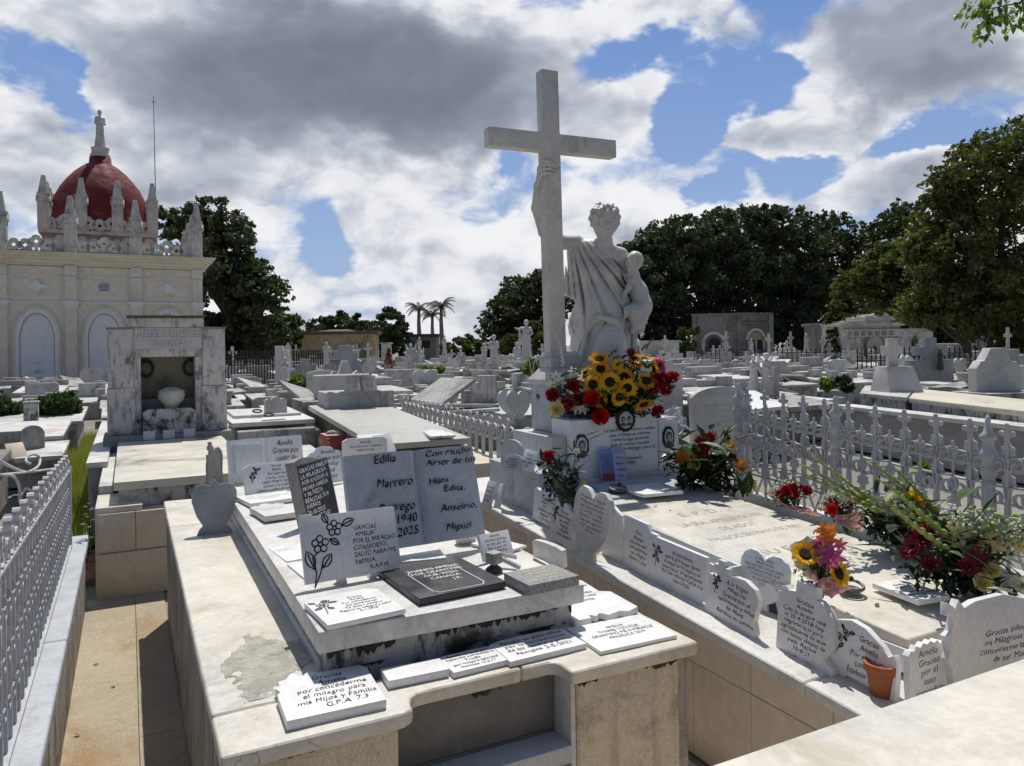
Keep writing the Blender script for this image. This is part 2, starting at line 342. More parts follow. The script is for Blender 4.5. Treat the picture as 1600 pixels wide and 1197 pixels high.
# ------------------------------------------------------------ setting: ground, path
def sheet(name, poly, z, m, kind='structure', label=None):
    me = bpy.data.meshes.new(name); me.from_pydata([(x, y, z) for x, y in poly], [], [tuple(range(len(poly)))])
    return tag(obj(name, me, m), label, None, None, kind)
GROUND = mat('bare_ground', (.27, .25, .21), (.19, .18, .15), .95, .6, (.10, .12, .05), .6, .35, bump=.5, bscale=30)
gm = bpy.data.meshes.new('ground'); N = 60; gv = []; gf = []
xs = [-1500, -400, -120]+[-60+i*4 for i in range(51)]+[300, 700, 1500]; ys = [-300, -60]+[-10+i*4 for i in range(45)]+[250, 600, 1500]
for y in ys:
    for x in xs: gv.append((x, y, -.012 + (0 if -3 < x < 6 and y < 8 else mn.noise(Vector((x*.08, y*.08, 0)))*.06-.03)))
for j in range(len(ys)-1):
    for i in range(len(xs)-1): a = j*len(xs)+i; gf.append((a, a+1, a+1+len(xs), a+len(xs)))
gm.from_pydata(gv, [], gf); tag(obj('ground', gm, GROUND), kind='structure')
path = thing('path', 'washed concrete path between the low tombs', 'path', (0, 0, 0)); del path['category']; tag(path, kind='structure')
for x0, x1, y0, y1 in ((-.262, .02, -1, 3.02), (.024, .197, -1, 3.6), (-.262, .02, 3.024, 5.74), (.024, .197, 3.604, 5.74)):
    wobj('paving_slab', MB().box(x0, x1, y0, y1, -.03, .0).mesh(sub=.3, rough=.003), PATHM, path)
for x0, x1 in ((.2, 1.2), (1.204, 2.2), (2.204, 3.6)):
    for y0, y1 in ((-2.2, -.72), (.90, 1.94)): wobj('paving_slab', MB().box(x0, x1, y0, y1, -.03, .0).mesh(sub=.4, rough=.002), mat('bounce_paving', (.55, .50, .42), (.47, .43, .36), .85, 1.5, (.25, .2, .15), .4, 2., bump=.3), path)  # mostly unseen pale paving, added to bounce sunlight onto the tomb fronts
wobj('paving_slab', MB().box(1.66, 1.96, 1.945, 5.2, -.03, -.001).mesh(sub=.4, rough=.002), mat('bounce_paving', (.5, .5, .5)), path)
lane = thing('side_lane', 'brick and concrete lane running up beside the tombs', 'path', (0, 0, 0)); del lane['category']; tag(lane, kind='structure')
for k in range(9):
    for j in range(3):
        x = -.78+j*.2+(k % 2)*.08; y = 6.15+k*.105
        wobj('brick', MB().box(x, x+.19, y, y+.095, -.02, .028+random.uniform(-.005, .005)).mesh(bevel=.005, seg=1), mat('old_brick', (.33, .14, .08), (.22, .10, .06), .9, 8, (.1, .07, .05), .5, 6, bump=.4), lane)
grs = MB()
for k in range(22000):
    y = 6.9+random.random()**.8*8; x = random.uniform(-.78, -.30); h = random.uniform(.06, .34); a = random.random()*6.28
    dx, dy = math.cos(a)*.006, math.sin(a)*.006; lx, ly = random.gauss(0, .04), random.gauss(0, .04)
    grs.add([(x-dx, y-dy, -.02), (x+dx, y+dy, -.02), (x+lx, y+ly, h)], [(0, 1, 2)])
GRASS = mat('dry_grass', (.36, .38, .10), (.22, .29, .06), .7, 5, (.45, .36, .16), .5, 3, bump=0, trans=.4)
tag(obj('grass', grs.mesh(), GRASS), 'green and yellow weeds filling the side lane', kind='stuff')

# ------------------------------------------------------------ front tomb, with the marble book
Z0 = .683; SL = .012
def topz(y): return Z0 + SL*(y-1.9)
tf = thing('front_tomb', 'marble tomb with a notched front ledge and a raised slab crowded with plaques', 'tomb', (.9, 3.4, 0))
def lip(poly, z0=.640, z1=.683, bevel=.012): return MB().prism(poly, z0, z1).mesh(bevel=bevel, seg=3, sub=.07, rough=.0026)
ct = [(1.04, 2.155), (.183, 2.14), (.183, 1.913), (.640, 1.913), (.668, 1.93), (.672, 1.965), (.685, 1.995), (.71, 2.01), (1.04, 2.01)]
wobj('cap_stone', lip(ct[::-1][::-1]), CREAM, tf)
wobj('cap_stone', lip([(1.042, 2.155), (1.042, 2.01), (1.13, 2.01), (1.15, 2.0), (1.157, 1.98), (1.157, 1.913), (1.635, 1.913), (1.635, 2.56), (1.30, 2.56), (1.30, 2.155)]), CREAM, tf)
def cap_strip(x0, x1, y0, y1):
    return wobj('cap_stone', MB().sbox(x0, x1, y0, y1, topz(y0)-.043, topz(y0), SL).mesh(bevel=.012, seg=3, sub=.09, rough=.0024), CREAM, tf)
cap_strip(.183, .60, 2.142, 4.40); cap_strip(.183, .60, 4.403, 5.12)
cap_strip(1.25, 1.635, 2.563, 3.9); cap_strip(1.25, 1.635, 3.903, 5.12); cap_strip(.603, 1.247, 4.5, 5.12)
wobj('side_wall', MB().box(.198, .24, 1.95, 5.1, 0, .64, .012).mesh(bevel=.004, sub=.3, rough=.004), BASEM, tf)
wobj('side_wall', MB().box(1.58, 1.62, 1.95, 5.1, 0, .64, .012).mesh(bevel=.004), BASEM, tf)
wobj('plaster_pier', MB().box(.242, .632, 1.945, 2.2, 0, .639).mesh(bevel=.005, sub=.12, rough=.004), PLASTER, tf)
wobj('plaster_pier', MB().box(1.19, 1.578, 1.945, 2.2, 0, .639).mesh(bevel=.005, sub=.12, rough=.004), PLASTER, tf)
wobj('marble_return', MB().box(1.172, 1.188, 1.947, 2.07, 0, .638).mesh(bevel=.002), MARBLE, tf)
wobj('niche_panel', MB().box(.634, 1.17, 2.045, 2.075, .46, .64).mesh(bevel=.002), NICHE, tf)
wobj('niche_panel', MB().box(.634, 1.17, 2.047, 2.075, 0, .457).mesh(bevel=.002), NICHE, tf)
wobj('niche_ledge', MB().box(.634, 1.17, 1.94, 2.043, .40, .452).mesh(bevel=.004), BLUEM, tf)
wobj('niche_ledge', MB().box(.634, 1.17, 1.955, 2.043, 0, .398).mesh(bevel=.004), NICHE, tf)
wobj('core', MB().box(.26, 1.56, 2.21, 5.05, 0, .63).mesh(), CONC, tf)
# eroded patch where the marble skin of the cap has gone
ep = MB(); n_ = 60
for j in range(n_+1):
    for i in range(n_+1):
        ep.v.append((.222+.26*i/n_+.03*j/n_, 2.17+.50*j/n_, 0))
ev = []
for (x, y, z) in ep.v:
    u = (x-.22)/.29; v = (y-2.17)/.5; m_ = 1-math.hypot(u-.5, v-.5)*2.15+.75*mn.noise(Vector((x*9, y*9, 0)))+.3*mn.noise(Vector((x*30, y*30, 3)))-.05
    r_ = mn.noise(Vector((x*55, y*55, 2)))*.6+mn.noise(Vector((x*22, y*22, 7)))
    ev.append((x, y, topz(y)+(.0016 if m_ > 0 else -.006)+.0022*r_*(m_ > .0)))
ep.v = ev; ep.f = [(j*(n_+1)+i, j*(n_+1)+i+1, (j+1)*(n_+1)+i+1, (j+1)*(n_+1)+i) for j in range(n_) for i in range(n_)]
wobj('eroded_patch', ep.mesh(smooth=True), mat('eroded_marble', (.60, .565, .49), (.42, .40, .35), .95, 14., (.24, .225, .19), .7, 18., bump=.9, bscale=160), tf)
# raised slab: dirty base, moulding, slab
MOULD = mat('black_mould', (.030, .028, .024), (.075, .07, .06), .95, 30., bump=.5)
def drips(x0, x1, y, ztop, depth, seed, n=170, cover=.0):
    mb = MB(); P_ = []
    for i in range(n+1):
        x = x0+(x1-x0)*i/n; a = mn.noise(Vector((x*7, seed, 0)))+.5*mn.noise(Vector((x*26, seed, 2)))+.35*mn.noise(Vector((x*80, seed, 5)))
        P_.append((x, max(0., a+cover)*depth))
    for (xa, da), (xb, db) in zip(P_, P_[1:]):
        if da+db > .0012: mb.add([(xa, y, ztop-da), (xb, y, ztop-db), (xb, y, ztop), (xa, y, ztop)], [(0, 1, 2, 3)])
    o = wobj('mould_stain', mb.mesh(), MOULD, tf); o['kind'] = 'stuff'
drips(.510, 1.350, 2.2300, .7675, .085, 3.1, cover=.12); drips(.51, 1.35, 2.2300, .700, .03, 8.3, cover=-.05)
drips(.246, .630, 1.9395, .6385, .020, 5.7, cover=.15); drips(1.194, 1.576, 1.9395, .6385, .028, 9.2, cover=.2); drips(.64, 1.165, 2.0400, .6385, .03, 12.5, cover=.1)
YB = 2.235; ZS = .833; SS = .013
def sz(y): return ZS + SS*(y-2.19)
SPLASH = mat('mould_streaked_marble', (.58, .575, .55), (.50, .495, .47), .55, 3., (.018, .017, .015), .97, 3.4, vein=.2, bump=.2, drip=.93, dripz=3.0)
wobj('slab_base', MB().sbox(.506, 1.352, YB, 4.62, .60, .766, SS).mesh(bevel=.004, sub=.2, rough=.003), SPLASH, tf)
wobj('slab_moulding', MB().sbox(.494, 1.362, YB+.04, 4.64, .675, .715, SS).mesh(bevel=.012, seg=3), BLUEM, tf)
wobj('slab', MB().sbox(.478, 1.378, 2.19, 4.66, .769, ZS, SS).mesh(bevel=.006, seg=2, sub=.09, rough=.0020), MARBLE, tf)

# ------------------------------------------------------------ foremost slab, cut by the bottom of the view
tn = thing('near_tomb', 'broad cream marble slab closest to the viewer, cut by the picture edge', 'tomb', (1.4, .5, 0))
wobj('slab', MB().box(.42, 2.9, -.6, .905, .955, 1.0).mesh(bevel=.012, seg=3, sub=.2, rough=.0015), CREAM, tn)
wobj('side_wall', MB().box(.5, 2.82, -.5, .87, 0, .953).mesh(bevel=.004), TANM, tn)

# ------------------------------------------------------------ the large tomb with the statue
CS = .055
def curbz(y): return .512 + CS*(y-1.67)
ta = thing('statue_tomb', 'large marble tomb with a tan panelled curb and a sloping carved slab', 'tomb', (2.8, 3.0, 0))
def curb(x0, x1, y0, y1): return wobj('curb_cap', MB().sbox(x0, x1, y0, y1, curbz(y0)-.045, curbz(y0), CS).mesh(bevel=.013, seg=3, sub=.08, rough=.0028), MARBLE, ta)
for y0, y1 in ((1.30, 1.80), (1.804, 3.80), (3.806, 5.0)): curb(1.985, 2.34, y0, y1)
curb(2.343, 3.5, 1.30, 1.66); curb(3.16, 3.5, 1.663, 5.0)
joints = [1.32, 1.70, 2.06, 2.38, 2.73, 3.09, 3.43, 3.80, 4.3, 4.95]
for a, b in zip(joints, joints[1:]):
    z = curbz(a)-.047
    wobj('stone_panel', MB().hexa([(2.0, a+.0015, .375), (2.05, a+.0015, .375), (2.05, b-.0015, .375), (2.0, b-.0015, .375)],
                                   [(2.0, a+.0015, z), (2.05, a+.0015, z), (2.05, b-.0015, curbz(b)-.047), (2.0, b-.0015, curbz(b)-.047)]).mesh(bevel=.002, seg=1), TANM, ta)
    wobj('stone_panel', MB().box(2.0+random.uniform(0, .003), 2.05, a+.0015, b-.0015, 0, .372).mesh(bevel=.002, seg=1), TANM, ta)
for a, b in ((2.052, 2.4), (2.4, 2.9), (2.9, 3.48)):
    wobj('stone_panel', MB().box(a+.0015, b-.0015, 1.32, 1.36, 0, curbz(1.3)-.047).mesh(bevel=.002, seg=1), TANM, ta)
wobj('core', MB().box(2.06, 3.46, 1.37, 4.95, 0, .45, .052).mesh(), CONC, ta)
AS = .066
def az_(y): return .642 + AS*(y-1.67)
wobj('slab_base', MB().sbox(2.37, 3.10, 1.72, 4.6, .45, .588, AS).mesh(bevel=.003), BLUEM, ta)
wobj('slab', MB().sbox(2.33, 3.13, 1.67, 3.56, .591, .642, AS).mesh(bevel=.010, seg=3, sub=.2, rough=.0015), CREAM, ta)
wobj('raised_step', MB().sbox(2.33, 3.3, 3.565, 4.6, az_(3.565)-.05, az_(3.565)+.012, AS).mesh(bevel=.005), BLUEM, ta)
# thin marble troughs between the plaques and the slab
for y0, y1 in ((2.42, 3.22),):
    z = curbz(y0)
    tr = wobj('trough', MB().sbox(2.205, 2.217, y0, y1, z, z+.15, CS).sbox(2.300, 2.312, y0, y1, z, z+.15, CS).sbox(2.2175, 2.2995, y0, y0+.012, z, z+.15).sbox(2.2175, 2.2995, y1-.012, y1, z+.03, z+.19).mesh(), PLAQ, ta)
# carved inscription on the slab follows in the lettering section
# headstones
hs = thing('headstone_set', 'white marble headstone panels with oval portraits under the sunflowers', 'headstone', (2.8, 4.0, .8))
wobj('side_panel', MB().box(2.405, 2.562, 3.95, 4.19, .795, 1.185).mesh(bevel=.004), PLAQW, hs)
wobj('centre_panel', MB().add(*[[p for p in []], []]).hexa([(2.566, 3.96, .80), (3.072, 3.96, .80), (3.072, 4.0, .80), (2.566, 4.0, .80)], [(2.566, 3.96, 1.17), (3.072, 3.96, 1.235), (3.072, 4.0, 1.235), (2.566, 4.0, 1.17)]).mesh(bevel=.003), PLAQW, hs)
wobj('side_panel', MB().box(3.076, 3.225, 3.95, 4.1, .80, 1.165).mesh(bevel=.004), PLAQW, hs)
wobj('foot_moulding', MB().box(2.40, 3.23, 3.925, 3.948, .785, .825).mesh(bevel=.006), MARBLE, hs)
for (px, py, sy, w, h, nm) in ((908, 697, 3.947, .115, .155, 'oct'), (1044, 683, 3.947, .10, .15, 'oct'), (977, 656, 3.957, .15, .15, 'gear')):
    c = aty(px, py, sy)
    def ring(rx, rz, n, gear=0.):
        return [((rx*(1+gear*(1 if i % 2 else -1)))*math.cos(2*math.pi*i/n+math.pi/8), (rz*(1+gear*(1 if i % 2 else -1)))*math.sin(2*math.pi*i/n+math.pi/8)) for i in range(n)]
    fr = obj('portrait_frame', MB().plate(ring(w/2, h/2, 8 if nm == 'oct' else 32, 0 if nm == 'oct' else .05), .008).mesh(), INK, hs, loc=(c.x-hs.location.x, sy-.006-hs.location.y, c.z-hs.location.z))
    ov = obj('portrait', MB().plate(ring(w*.34, h*.36, 28), .003).mesh(), mat('photo_grey', (.62, .62, .60), rough=.3, bump=0), fr, loc=(0, -.004, 0))
    for dx in ((-.024, .024) if nm == 'gear' else (0,)):
        k = .75 if nm == 'gear' else 1.25
        disc = lambda cx_, cz_, rx, rz: MB().plate([(cx_+rx*math.cos(a*.449), cz_+rz*math.sin(a*.449)) for a in range(14)], .0006)
        f = disc(dx, .004, .021*k, .027*k); obj('portrait_hair', f.mesh(), mat('photo_hair', (.06, .058, .055), rough=.4, bump=0), ov, loc=(0, -.0008, 0))
        f = disc(dx+.002, -.003, .0145*k, .020*k); obj('portrait_face', f.mesh(), mat('photo_skin', (.40, .39, .37), rough=.4, bump=0), ov, loc=(0, -.0016, 0))
        f = MB().plate([(dx-.033*k, -.05*k), (dx+.033*k, -.05*k), (dx+.026*k, -.030*k), (dx+.008*k, -.020*k), (dx-.008*k, -.020*k), (dx-.026*k, -.030*k)], .0006)
        obj('portrait_clothes', f.mesh(), mat('photo_clothes', (.09, .088, .085), rough=.4, bump=0), ov, loc=(0, -.0012, 0))
# stepped pedestal of the cross
pd = thing('pedestal', 'stepped grey marble pedestal carrying the tall cross', 'pedestal', (2.6, 4.3, .6))
wobj('lower_block', MB().box(2.13, 3.35, 4.20, 4.55, .60, .90).box(2.13, 2.396, 3.87, 4.197, .60, .90).mesh(bevel=.006), BLUEM, pd)
wobj('middle_block', MB().box(2.30, 3.30, 4.205, 4.52, .903, 1.085).box(2.30, 2.398, 4.0, 4.202, .903, 1.085).mesh(bevel=.006), STATM, pd)
def frus(x0, x1, y0, y1, z0, X0, X1, Y0, Y1, z1): return MB().hexa([(x0, y0, z0), (x1, y0, z0), (x1, y1, z0), (x0, y1, z0)], [(X0, Y0, z1), (X1, Y0, z1), (X1, Y1, z1), (X0, Y1, z1)])
wobj('shaft', MB().box(2.42, 2.9, 4.22, 4.47, 1.088, 1.39).mesh(bevel=.005), BLUEM, pd)
wobj('cornice', MB().box(2.395, 2.92, 4.195, 4.50, 1.392, 1.425).join(frus(2.40, 2.90, 4.20, 4.49, 1.426, 2.455, 2.70, 4.27, 4.43, 1.50)).box(2.455, 2.70, 4.27, 4.43, 1.501, 1.57).join(frus(2.455, 2.70, 4.27, 4.43, 1.571, 2.468, 2.66, 4.295, 4.385, 1.61)).mesh(bevel=.004), STATM, pd)
# cross
cx = thing('cross', 'tall plain marble cross held by the statue', 'cross', (2.53, 4.34, 1.56))
hw = .062; H1 = 1.90; a0, a1 = 1.365, 1.485; xl, xr = -.455, .51
cr_ = [(-hw, 0), (hw, 0), (hw, a0), (xr, a0), (xr, a1), (hw, a1), (hw, H1), (-hw, H1), (-hw, a1), (xl, a1), (xl, a0), (-hw, a0)]
c1 = obj('cross_body', MB().plate([(x*(1.0), z) for x, z in cr_], .085).mesh(bevel=.006, seg=2), STATM, cx, loc=(0, -.04, 0))
cx.rotation_euler = (0, -.019, 0)
# ------------------------------------------------------------ statues: distance fields turned into one continuous surface
def smin(a, b, k): h = np.clip(.5+.5*(b-a)/k, 0, 1); return b*(1-h)+a*h-k*h*(1-h)
def smax(a, b, k): return -smin(-a, -b, k)
def s_ell(P, c, r, M=None):
    q = [P[i]-c[i] for i in range(3)]
    if M is not None: q = [M[0][j]*q[0]+M[1][j]*q[1]+M[2][j]*q[2] for j in range(3)]
    k0 = np.sqrt((q[0]/r[0])**2+(q[1]/r[1])**2+(q[2]/r[2])**2); k1 = np.sqrt((q[0]/r[0]**2)**2+(q[1]/r[1]**2)**2+(q[2]/r[2]**2)**2)
    return k0*(k0-1)/np.maximum(k1, 1e-6)
def s_cap(P, a, b, ra, rb):
    a = np.array(a, float); b = np.array(b, float); d = b-a; l2 = float(d@d)
    t = np.clip(((P[0]-a[0])*d[0]+(P[1]-a[1])*d[1]+(P[2]-a[2])*d[2])/l2, 0, 1)
    return np.sqrt((P[0]-a[0]-t*d[0])**2+(P[1]-a[1]-t*d[1])**2+(P[2]-a[2]-t*d[2])**2) - (ra+(rb-ra)*t)
def s_chain(P, pts, rs, k=.02):
    r = None
    for i in range(len(pts)-1):
        d = s_cap(P, pts[i], pts[i+1], rs[i], rs[i+1]); r = d if r is None else smin(r, d, k)
    return r
def surf(fn, lo, hi, h, name='statue'):
    ax = [np.arange(lo[i], hi[i]+h, h) for i in range(3)]
    P = np.meshgrid(*ax, indexing='ij', sparse=False); D = fn(P).astype(np.float32)
    D[0] = D[-1] = 1; D[:, 0] = D[:, -1] = 1; D[:, :, 0] = D[:, :, -1] = 1
    ins = D < 0; nx, ny, nz = D.shape
    c = [ins[i:nx-1+i, j:ny-1+j, k:nz-1+k] for i in (0, 1) for j in (0, 1) for k in (0, 1)]
    sm = sum(x.astype(np.int8) for x in c); act = (sm > 0) & (sm < 8)
    idx = -np.ones(act.shape, np.int64); ii = np.argwhere(act); idx[act] = np.arange(len(ii))
    acc = np.zeros((len(ii), 3)); cnt = np.zeros(len(ii))
    offs = [(0, 0, 0), (0, 0, 1), (0, 1, 0), (0, 1, 1), (1, 0, 0), (1, 0, 1), (1, 1, 0), (1, 1, 1)]
    for a in range(8):
        for b in range(a+1, 8):
            oa, ob = np.array(offs[a]), np.array(offs[b])
            if abs(oa-ob).sum() != 1: continue
            da = D[ii[:, 0]+oa[0], ii[:, 1]+oa[1], ii[:, 2]+oa[2]]; db = D[ii[:, 0]+ob[0], ii[:, 1]+ob[1], ii[:, 2]+ob[2]]
            m = (da < 0) != (db < 0); t = np.where(m, da/np.where(m, da-db, 1), 0)
            acc[m] += (oa + (ob-oa)*t[:, None])[m]; cnt[m] += 1
    V = (ii + acc/cnt[:, None])*h + np.array(lo)
    F = []
    for axis in range(3):
        o = [1, 1, 1]; o[axis] = 0
        sl = [slice(o[i], (nx, ny, nz)[i]-1) for i in range(3)]
        sa = tuple(sl); sb = list(sl); sb[axis] = slice(1, (nx, ny, nz)[axis]); sb = tuple(sb)
        A = ins[tuple(slice(o[i], (nx, ny, nz)[i]-1) for i in range(3))]; B = ins[sb]
        if A.shape != B.shape:
            mnn = tuple(slice(0, min(A.shape[i], B.shape[i])) for i in range(3)); A = A[mnn]; B = B[mnn]
        e = np.argwhere(A != B); fl = A[tuple(e.T)]; e = e+np.array(o)
        u, v = [i for i in range(3) if i != axis]
        du = np.zeros(3, int); du[u] = 1; dv = np.zeros(3, int); dv[v] = 1
        q = [idx[tuple((e-x).T)] for x in (du*0, du, du+dv, dv)]
        Q = np.stack(q, 1)
        flip = fl if axis != 1 else ~fl
        Q[~flip] = Q[~flip][:, ::-1]
        F.append(Q[(Q >= 0).all(1)])
    F = np.concatenate(F)
    me = bpy.data.meshes.new(name); me.from_pydata(V.tolist(), [], F.tolist())
    me.polygons.foreach_set('use_smooth', [True]*len(F)); me.update(); return me

def head(P, c, r, tilt, yaw, hair=True):
    # a head with brow, eyes, nose, lips, ears and wavy hair; c centre, r half face width
    R = (Matrix.Rotation(yaw, 3, 'Z') @ Matrix.Rotation(tilt[0], 3, 'X') @ Matrix.Rotation(tilt[1], 3, 'Y'))
    q = [P[i]-c[i] for i in range(3)]
    L = [(R[0][j]*q[0]+R[1][j]*q[1]+R[2][j]*q[2])/r for j in range(3)]
    d = s_ell(L, (0, .12, .25), (1.0, 1.15, 1.15)); d = smin(d, s_ell(L, (0, -.12, -.45), (.74, .85, .92)), .35)
    d = smin(d, s_ell(L, (0, -.72, -1.12), (.28, .26, .24)), .25)
    for s in (-1, 1):
        d = smin(d, s_ell(L, (s*.42, -.90, .22), (.34, .14, .10)), .12)
        d = smax(d, -s_ell(L, (s*.38, -1.10, .02), (.29, .30, .18)), .08)
        d = smin(d, s_ell(L, (s*.37, -.86, .0), (.19, .13, .10)), .03); d = smax(d, -s_ell(L, (s*.37, -1.02, -.13), (.2, .08, .04)), .03)
        d = smin(d, s_ell(L, (s*.48, -.66, -.42), (.3, .25, .28)), .2)
        d = smin(d, s_ell(L, (s*1.0, .12, -.1), (.10, .22, .30)), .08)
    d = smin(d, s_chain(L, [(0, -.93, .2), (0, -1.17, -.28)], [.10, .14], .05), .08)
    d = smin(d, s_ell(L, (0, -1.05, -.30), (.21, .14, .09)), .04); d = smax(d, -s_ell(L, (0, -1.05, -.675), (.22, .09, .025)), .02)
    d = smin(d, s_ell(L, (0, -.97, -.60), (.27, .10, .065)), .05); d = smin(d, s_ell(L, (0, -.94, -.75), (.22, .10, .07)), .05)
    if hair:
        th = np.arctan2(L[0], -L[1]); rr = np.sqrt(L[0]**2+L[1]**2)
        wv_ = .055*np.sin(9*th+5*L[2]+1.5*np.sin(5*L[2]))*np.clip(rr*1.5, 0, 1)+.06*np.sin(11*L[2]-5*L[0]+1.2*np.sin(7*L[0]))+.035*np.sin(19*L[0]+9*L[2]+6*L[1])
        hd = s_ell(L, (0, .25, .42), (1.18, 1.25, 1.14))-wv_
        hd = smax(hd, -s_ell(L, (0, -1.35, -.35), (.86, .98, 1.12)), .1)
        hd = smin(hd, s_ell(L, (0, 1.25, .2), (.6, .5, .5))-wv_*.8, .2)
        if hair == 'only': return hd*r
        d = smin(d, hd, .06)
    return d*r
# local frame: x to the viewer's right, -y towards the viewer, z up; origin below the figure at the slab
def U(px, py, v=0.): return ((px-948)/221., v, 1.65+(537-py)/221.-.95)
def groove(t, w=.20): f = np.abs((t % 1.)-.5)*2; return -np.exp(-((1-f)/w)**2)        # sharp valleys between rounded folds
def folds(P, c, n, amp, ph=0., tw=0.):
    a = np.arctan2(P[0]-c[0], c[2]-P[2]+1e-6)
    t = a*n/3.14159+ph+tw*np.sin(P[2]*5+P[0]*4)
    return -amp*groove(t)-.35*amp*groove(t*1.7+.3, .15)
def mother(P):
    X, Y, Z = P
    hx, hy, hz = U(949, 351, -.10)
    tor = s_ell(P, U(935, 418, .0), (.175, .125, .20)); tor = smin(tor, s_ell(P, U(946, 470, .0), (.16, .125, .22)), .1)
    tor = smin(tor, s_cap(P, U(912, 386, .0), U(966, 398, -.0), .062, .055), .06)
    for bx, by in ((925, 425), (955, 428)): tor = smin(tor, s_ell(P, U(bx, by, -.09), (.062, .06, .065)), .06)
    skirt = s_chain(P, [U(944, 480, 0), U(950, 560, .0), U(950, 690, .02)], [.19, .215, .25], .05)
    skirt = smin(skirt, s_cap(P, U(910, 500, .03), U(925, 690, .03), .08, .14), .06)
    skirt = smin(skirt, s_cap(P, U(985, 500, .03), U(990, 690, .03), .06, .10), .06)
    cloth = smin(tor, skirt, .07)
    sho = U(905, 376, 0)
    f1 = folds(P, (sho[0]-.04, 0, sho[2]+.12), 17, .030, .4, .25)
    t2 = (X+.10*np.sin(Z*3)-.10*Z)*12.5+Y*3.5; f2 = -.032*groove(t2, .22)-.014*groove(t2*1.9+.4, .2)
    w = np.clip((Z-.72)/.25, 0, 1); neckline = np.clip((1.42-Z)/.06, 0, 1)
    cloth = cloth + (f1*w+f2*(1-w))*neckline
    mant = smin(s_cap(P, U(902, 392, .02), U(893, 462, .03), .055, .045), s_cap(P, U(916, 400, .0), U(906, 520, .02), .05, .05), .05)
    mant = mant - .022*groove(X*26+Z*2.2, .25)
    mant = smax(mant, -(Z-U(0, 468)[2]+(X+.2)*.5), .02)
    m2 = s_chain(P, [U(915, 470, .03), U(903, 512, .0), U(917, 575, .02), U(924, 660, .03)], [.05, .05, .045, .08], .03)-.020*groove(X*22+Z*3.5, .25)
    cloth = smin(cloth, smin(mant, m2, .03), .025)
    knee = s_ell(P, U(953, 565, -.20), (.122, .15, .27))
    kf = s_ell(P, U(953, 620, -.10), (.14, .14, .30)); knee = smin(knee, kf, .05)
    cloth = smin(cloth, knee, .008)
    hem = s_chain(P, [U(912, 560, -.14), U(918, 516, -.16), U(938, 496, -.21), U(962, 503, -.22), U(980, 545, -.18), U(990, 620, -.12)], [.02, .022, .022, .022, .022, .03], .01)
    cloth = smin(cloth, hem, .015)
    neck = s_cap(P, U(941, 400, -.02), (hx-.0, hy+.05, hz-.12), .062, .056)
    skin = smin(neck, s_ell(P, U(945, 400, -.03), (.12, .07, .05)), .05)
    d = smin(cloth, skin, .025)
    # right arm passes behind the post of the cross; the forearm rises on its left and the hand grips the edge
    arm = s_chain(P, [U(905, 378, .0), (-.30, -.05, 1.42), (-.415, -.17, 1.475)], [.058, .048, .040], .02)
    arm = smin(arm, s_chain(P, [(-.415, -.17, 1.475), (-.462, -.24, 1.63), (-.452, -.32, 1.765), (-.435, -.365, 1.80)], [.040, .036, .024, .022], .015), .012)
    d = smin(d, arm, .012)
    hand = s_cap(P, (-.437, -.362, 1.80), (-.428, -.378, 1.865), .020, .024); d = smin(d, hand, .012)
    for i, (z0, z1, ln) in enumerate(((1.905, 1.885, .9), (1.880, 1.868, 1.1), (1.853, 1.845, 1.1), (1.826, 1.822, .85))):
        f = s_chain(P, [(-.428, -.385, z0-.012), (-.402, -.424, z0), (-.366, -.424, (z0+z1)/2), (-.366+.036*ln, -.424+.026*ln, z1)], [.0115, .011, .010, .008], .004)
        d = smin(d, f, .004)
    d = smin(d, s_chain(P, [(-.435, -.36, 1.80), (-.412, -.34, 1.855), (-.405, -.33, 1.895)], [.013, .012, .009], .004), .005)
    # left arm carries the child
    la = s_chain(P, [U(974, 398, .0), U(992, 430, .06), U(1004, 468, .02), U(988, 488, -.10)], [.052, .048, .042, .03], .03)
    d = smin(d, la, .02)
    for k in range(4):
        d = smin(d, s_chain(P, [U(990, 484+k*3, -.10), U(982, 480+k*4.5, -.15), U(975, 484+k*4.5, -.165)], [.012, .011, .008], .004), .005)
    d = smin(d, head(P, (hx, hy, hz), .091, (.10, .10), .20, hair=False), .02)
    return smax(d, -(Z-.0), .001)
def child(P):
    b = s_chain(P, [U(990, 432, -.02), U(1000, 455, -.02), U(1006, 478, -.04)], [.048, .058, .068], .03)
    b = smin(b, s_chain(P, [U(1004, 482, -.06), U(990, 488, -.13), U(993, 508, -.12)], [.055, .05, .034], .02), .02)
    b = smin(b, s_chain(P, [U(1008, 484, -.02), U(1002, 496, -.09), U(1000, 516, -.09)], [.05, .045, .03], .02), .02)
    b = smin(b, s_chain(P, [U(993, 508, -.12), U(988, 518, -.13)], [.028, .018], .01), .01)
    b = smin(b, s_chain(P, [U(988, 434, -.05), U(984, 450, -.12), U(974, 466, -.15)], [.024, .021, .014], .015), .015)
    b = smin(b, s_cap(P, U(990, 430, -.02), U(992, 418, -.03), .03, .03), .02)
    return smin(b, head(P, U(993, 411, -.04), .058, (-.15, .25), -.5, hair=False), .015)
ms = thing('mother_statue', 'white marble statue of a draped woman holding a child and embracing the cross', 'statue', (3.0, 4.45, .95), -RAD(31))
obj('woman', surf(mother, (-.62, -.48, -.02), (.40, .30, 2.02), .0068), STATM, ms)
obj('hair', surf(lambda P: head(P, U(949, 351, -.10), .091, (.10, .10), .20, hair='only'), (-.17, -.27, 1.38), (.17, .10, 1.75), .0048), STATM, ms)
obj('child', surf(child, (-.02, -.26, .60), (.42, .14, 1.40), .006), STATM, ms)
obj('plinth', MB().box(-.3, .33, -.3, .3, -.25, .0).mesh(bevel=.01), STATM, ms)

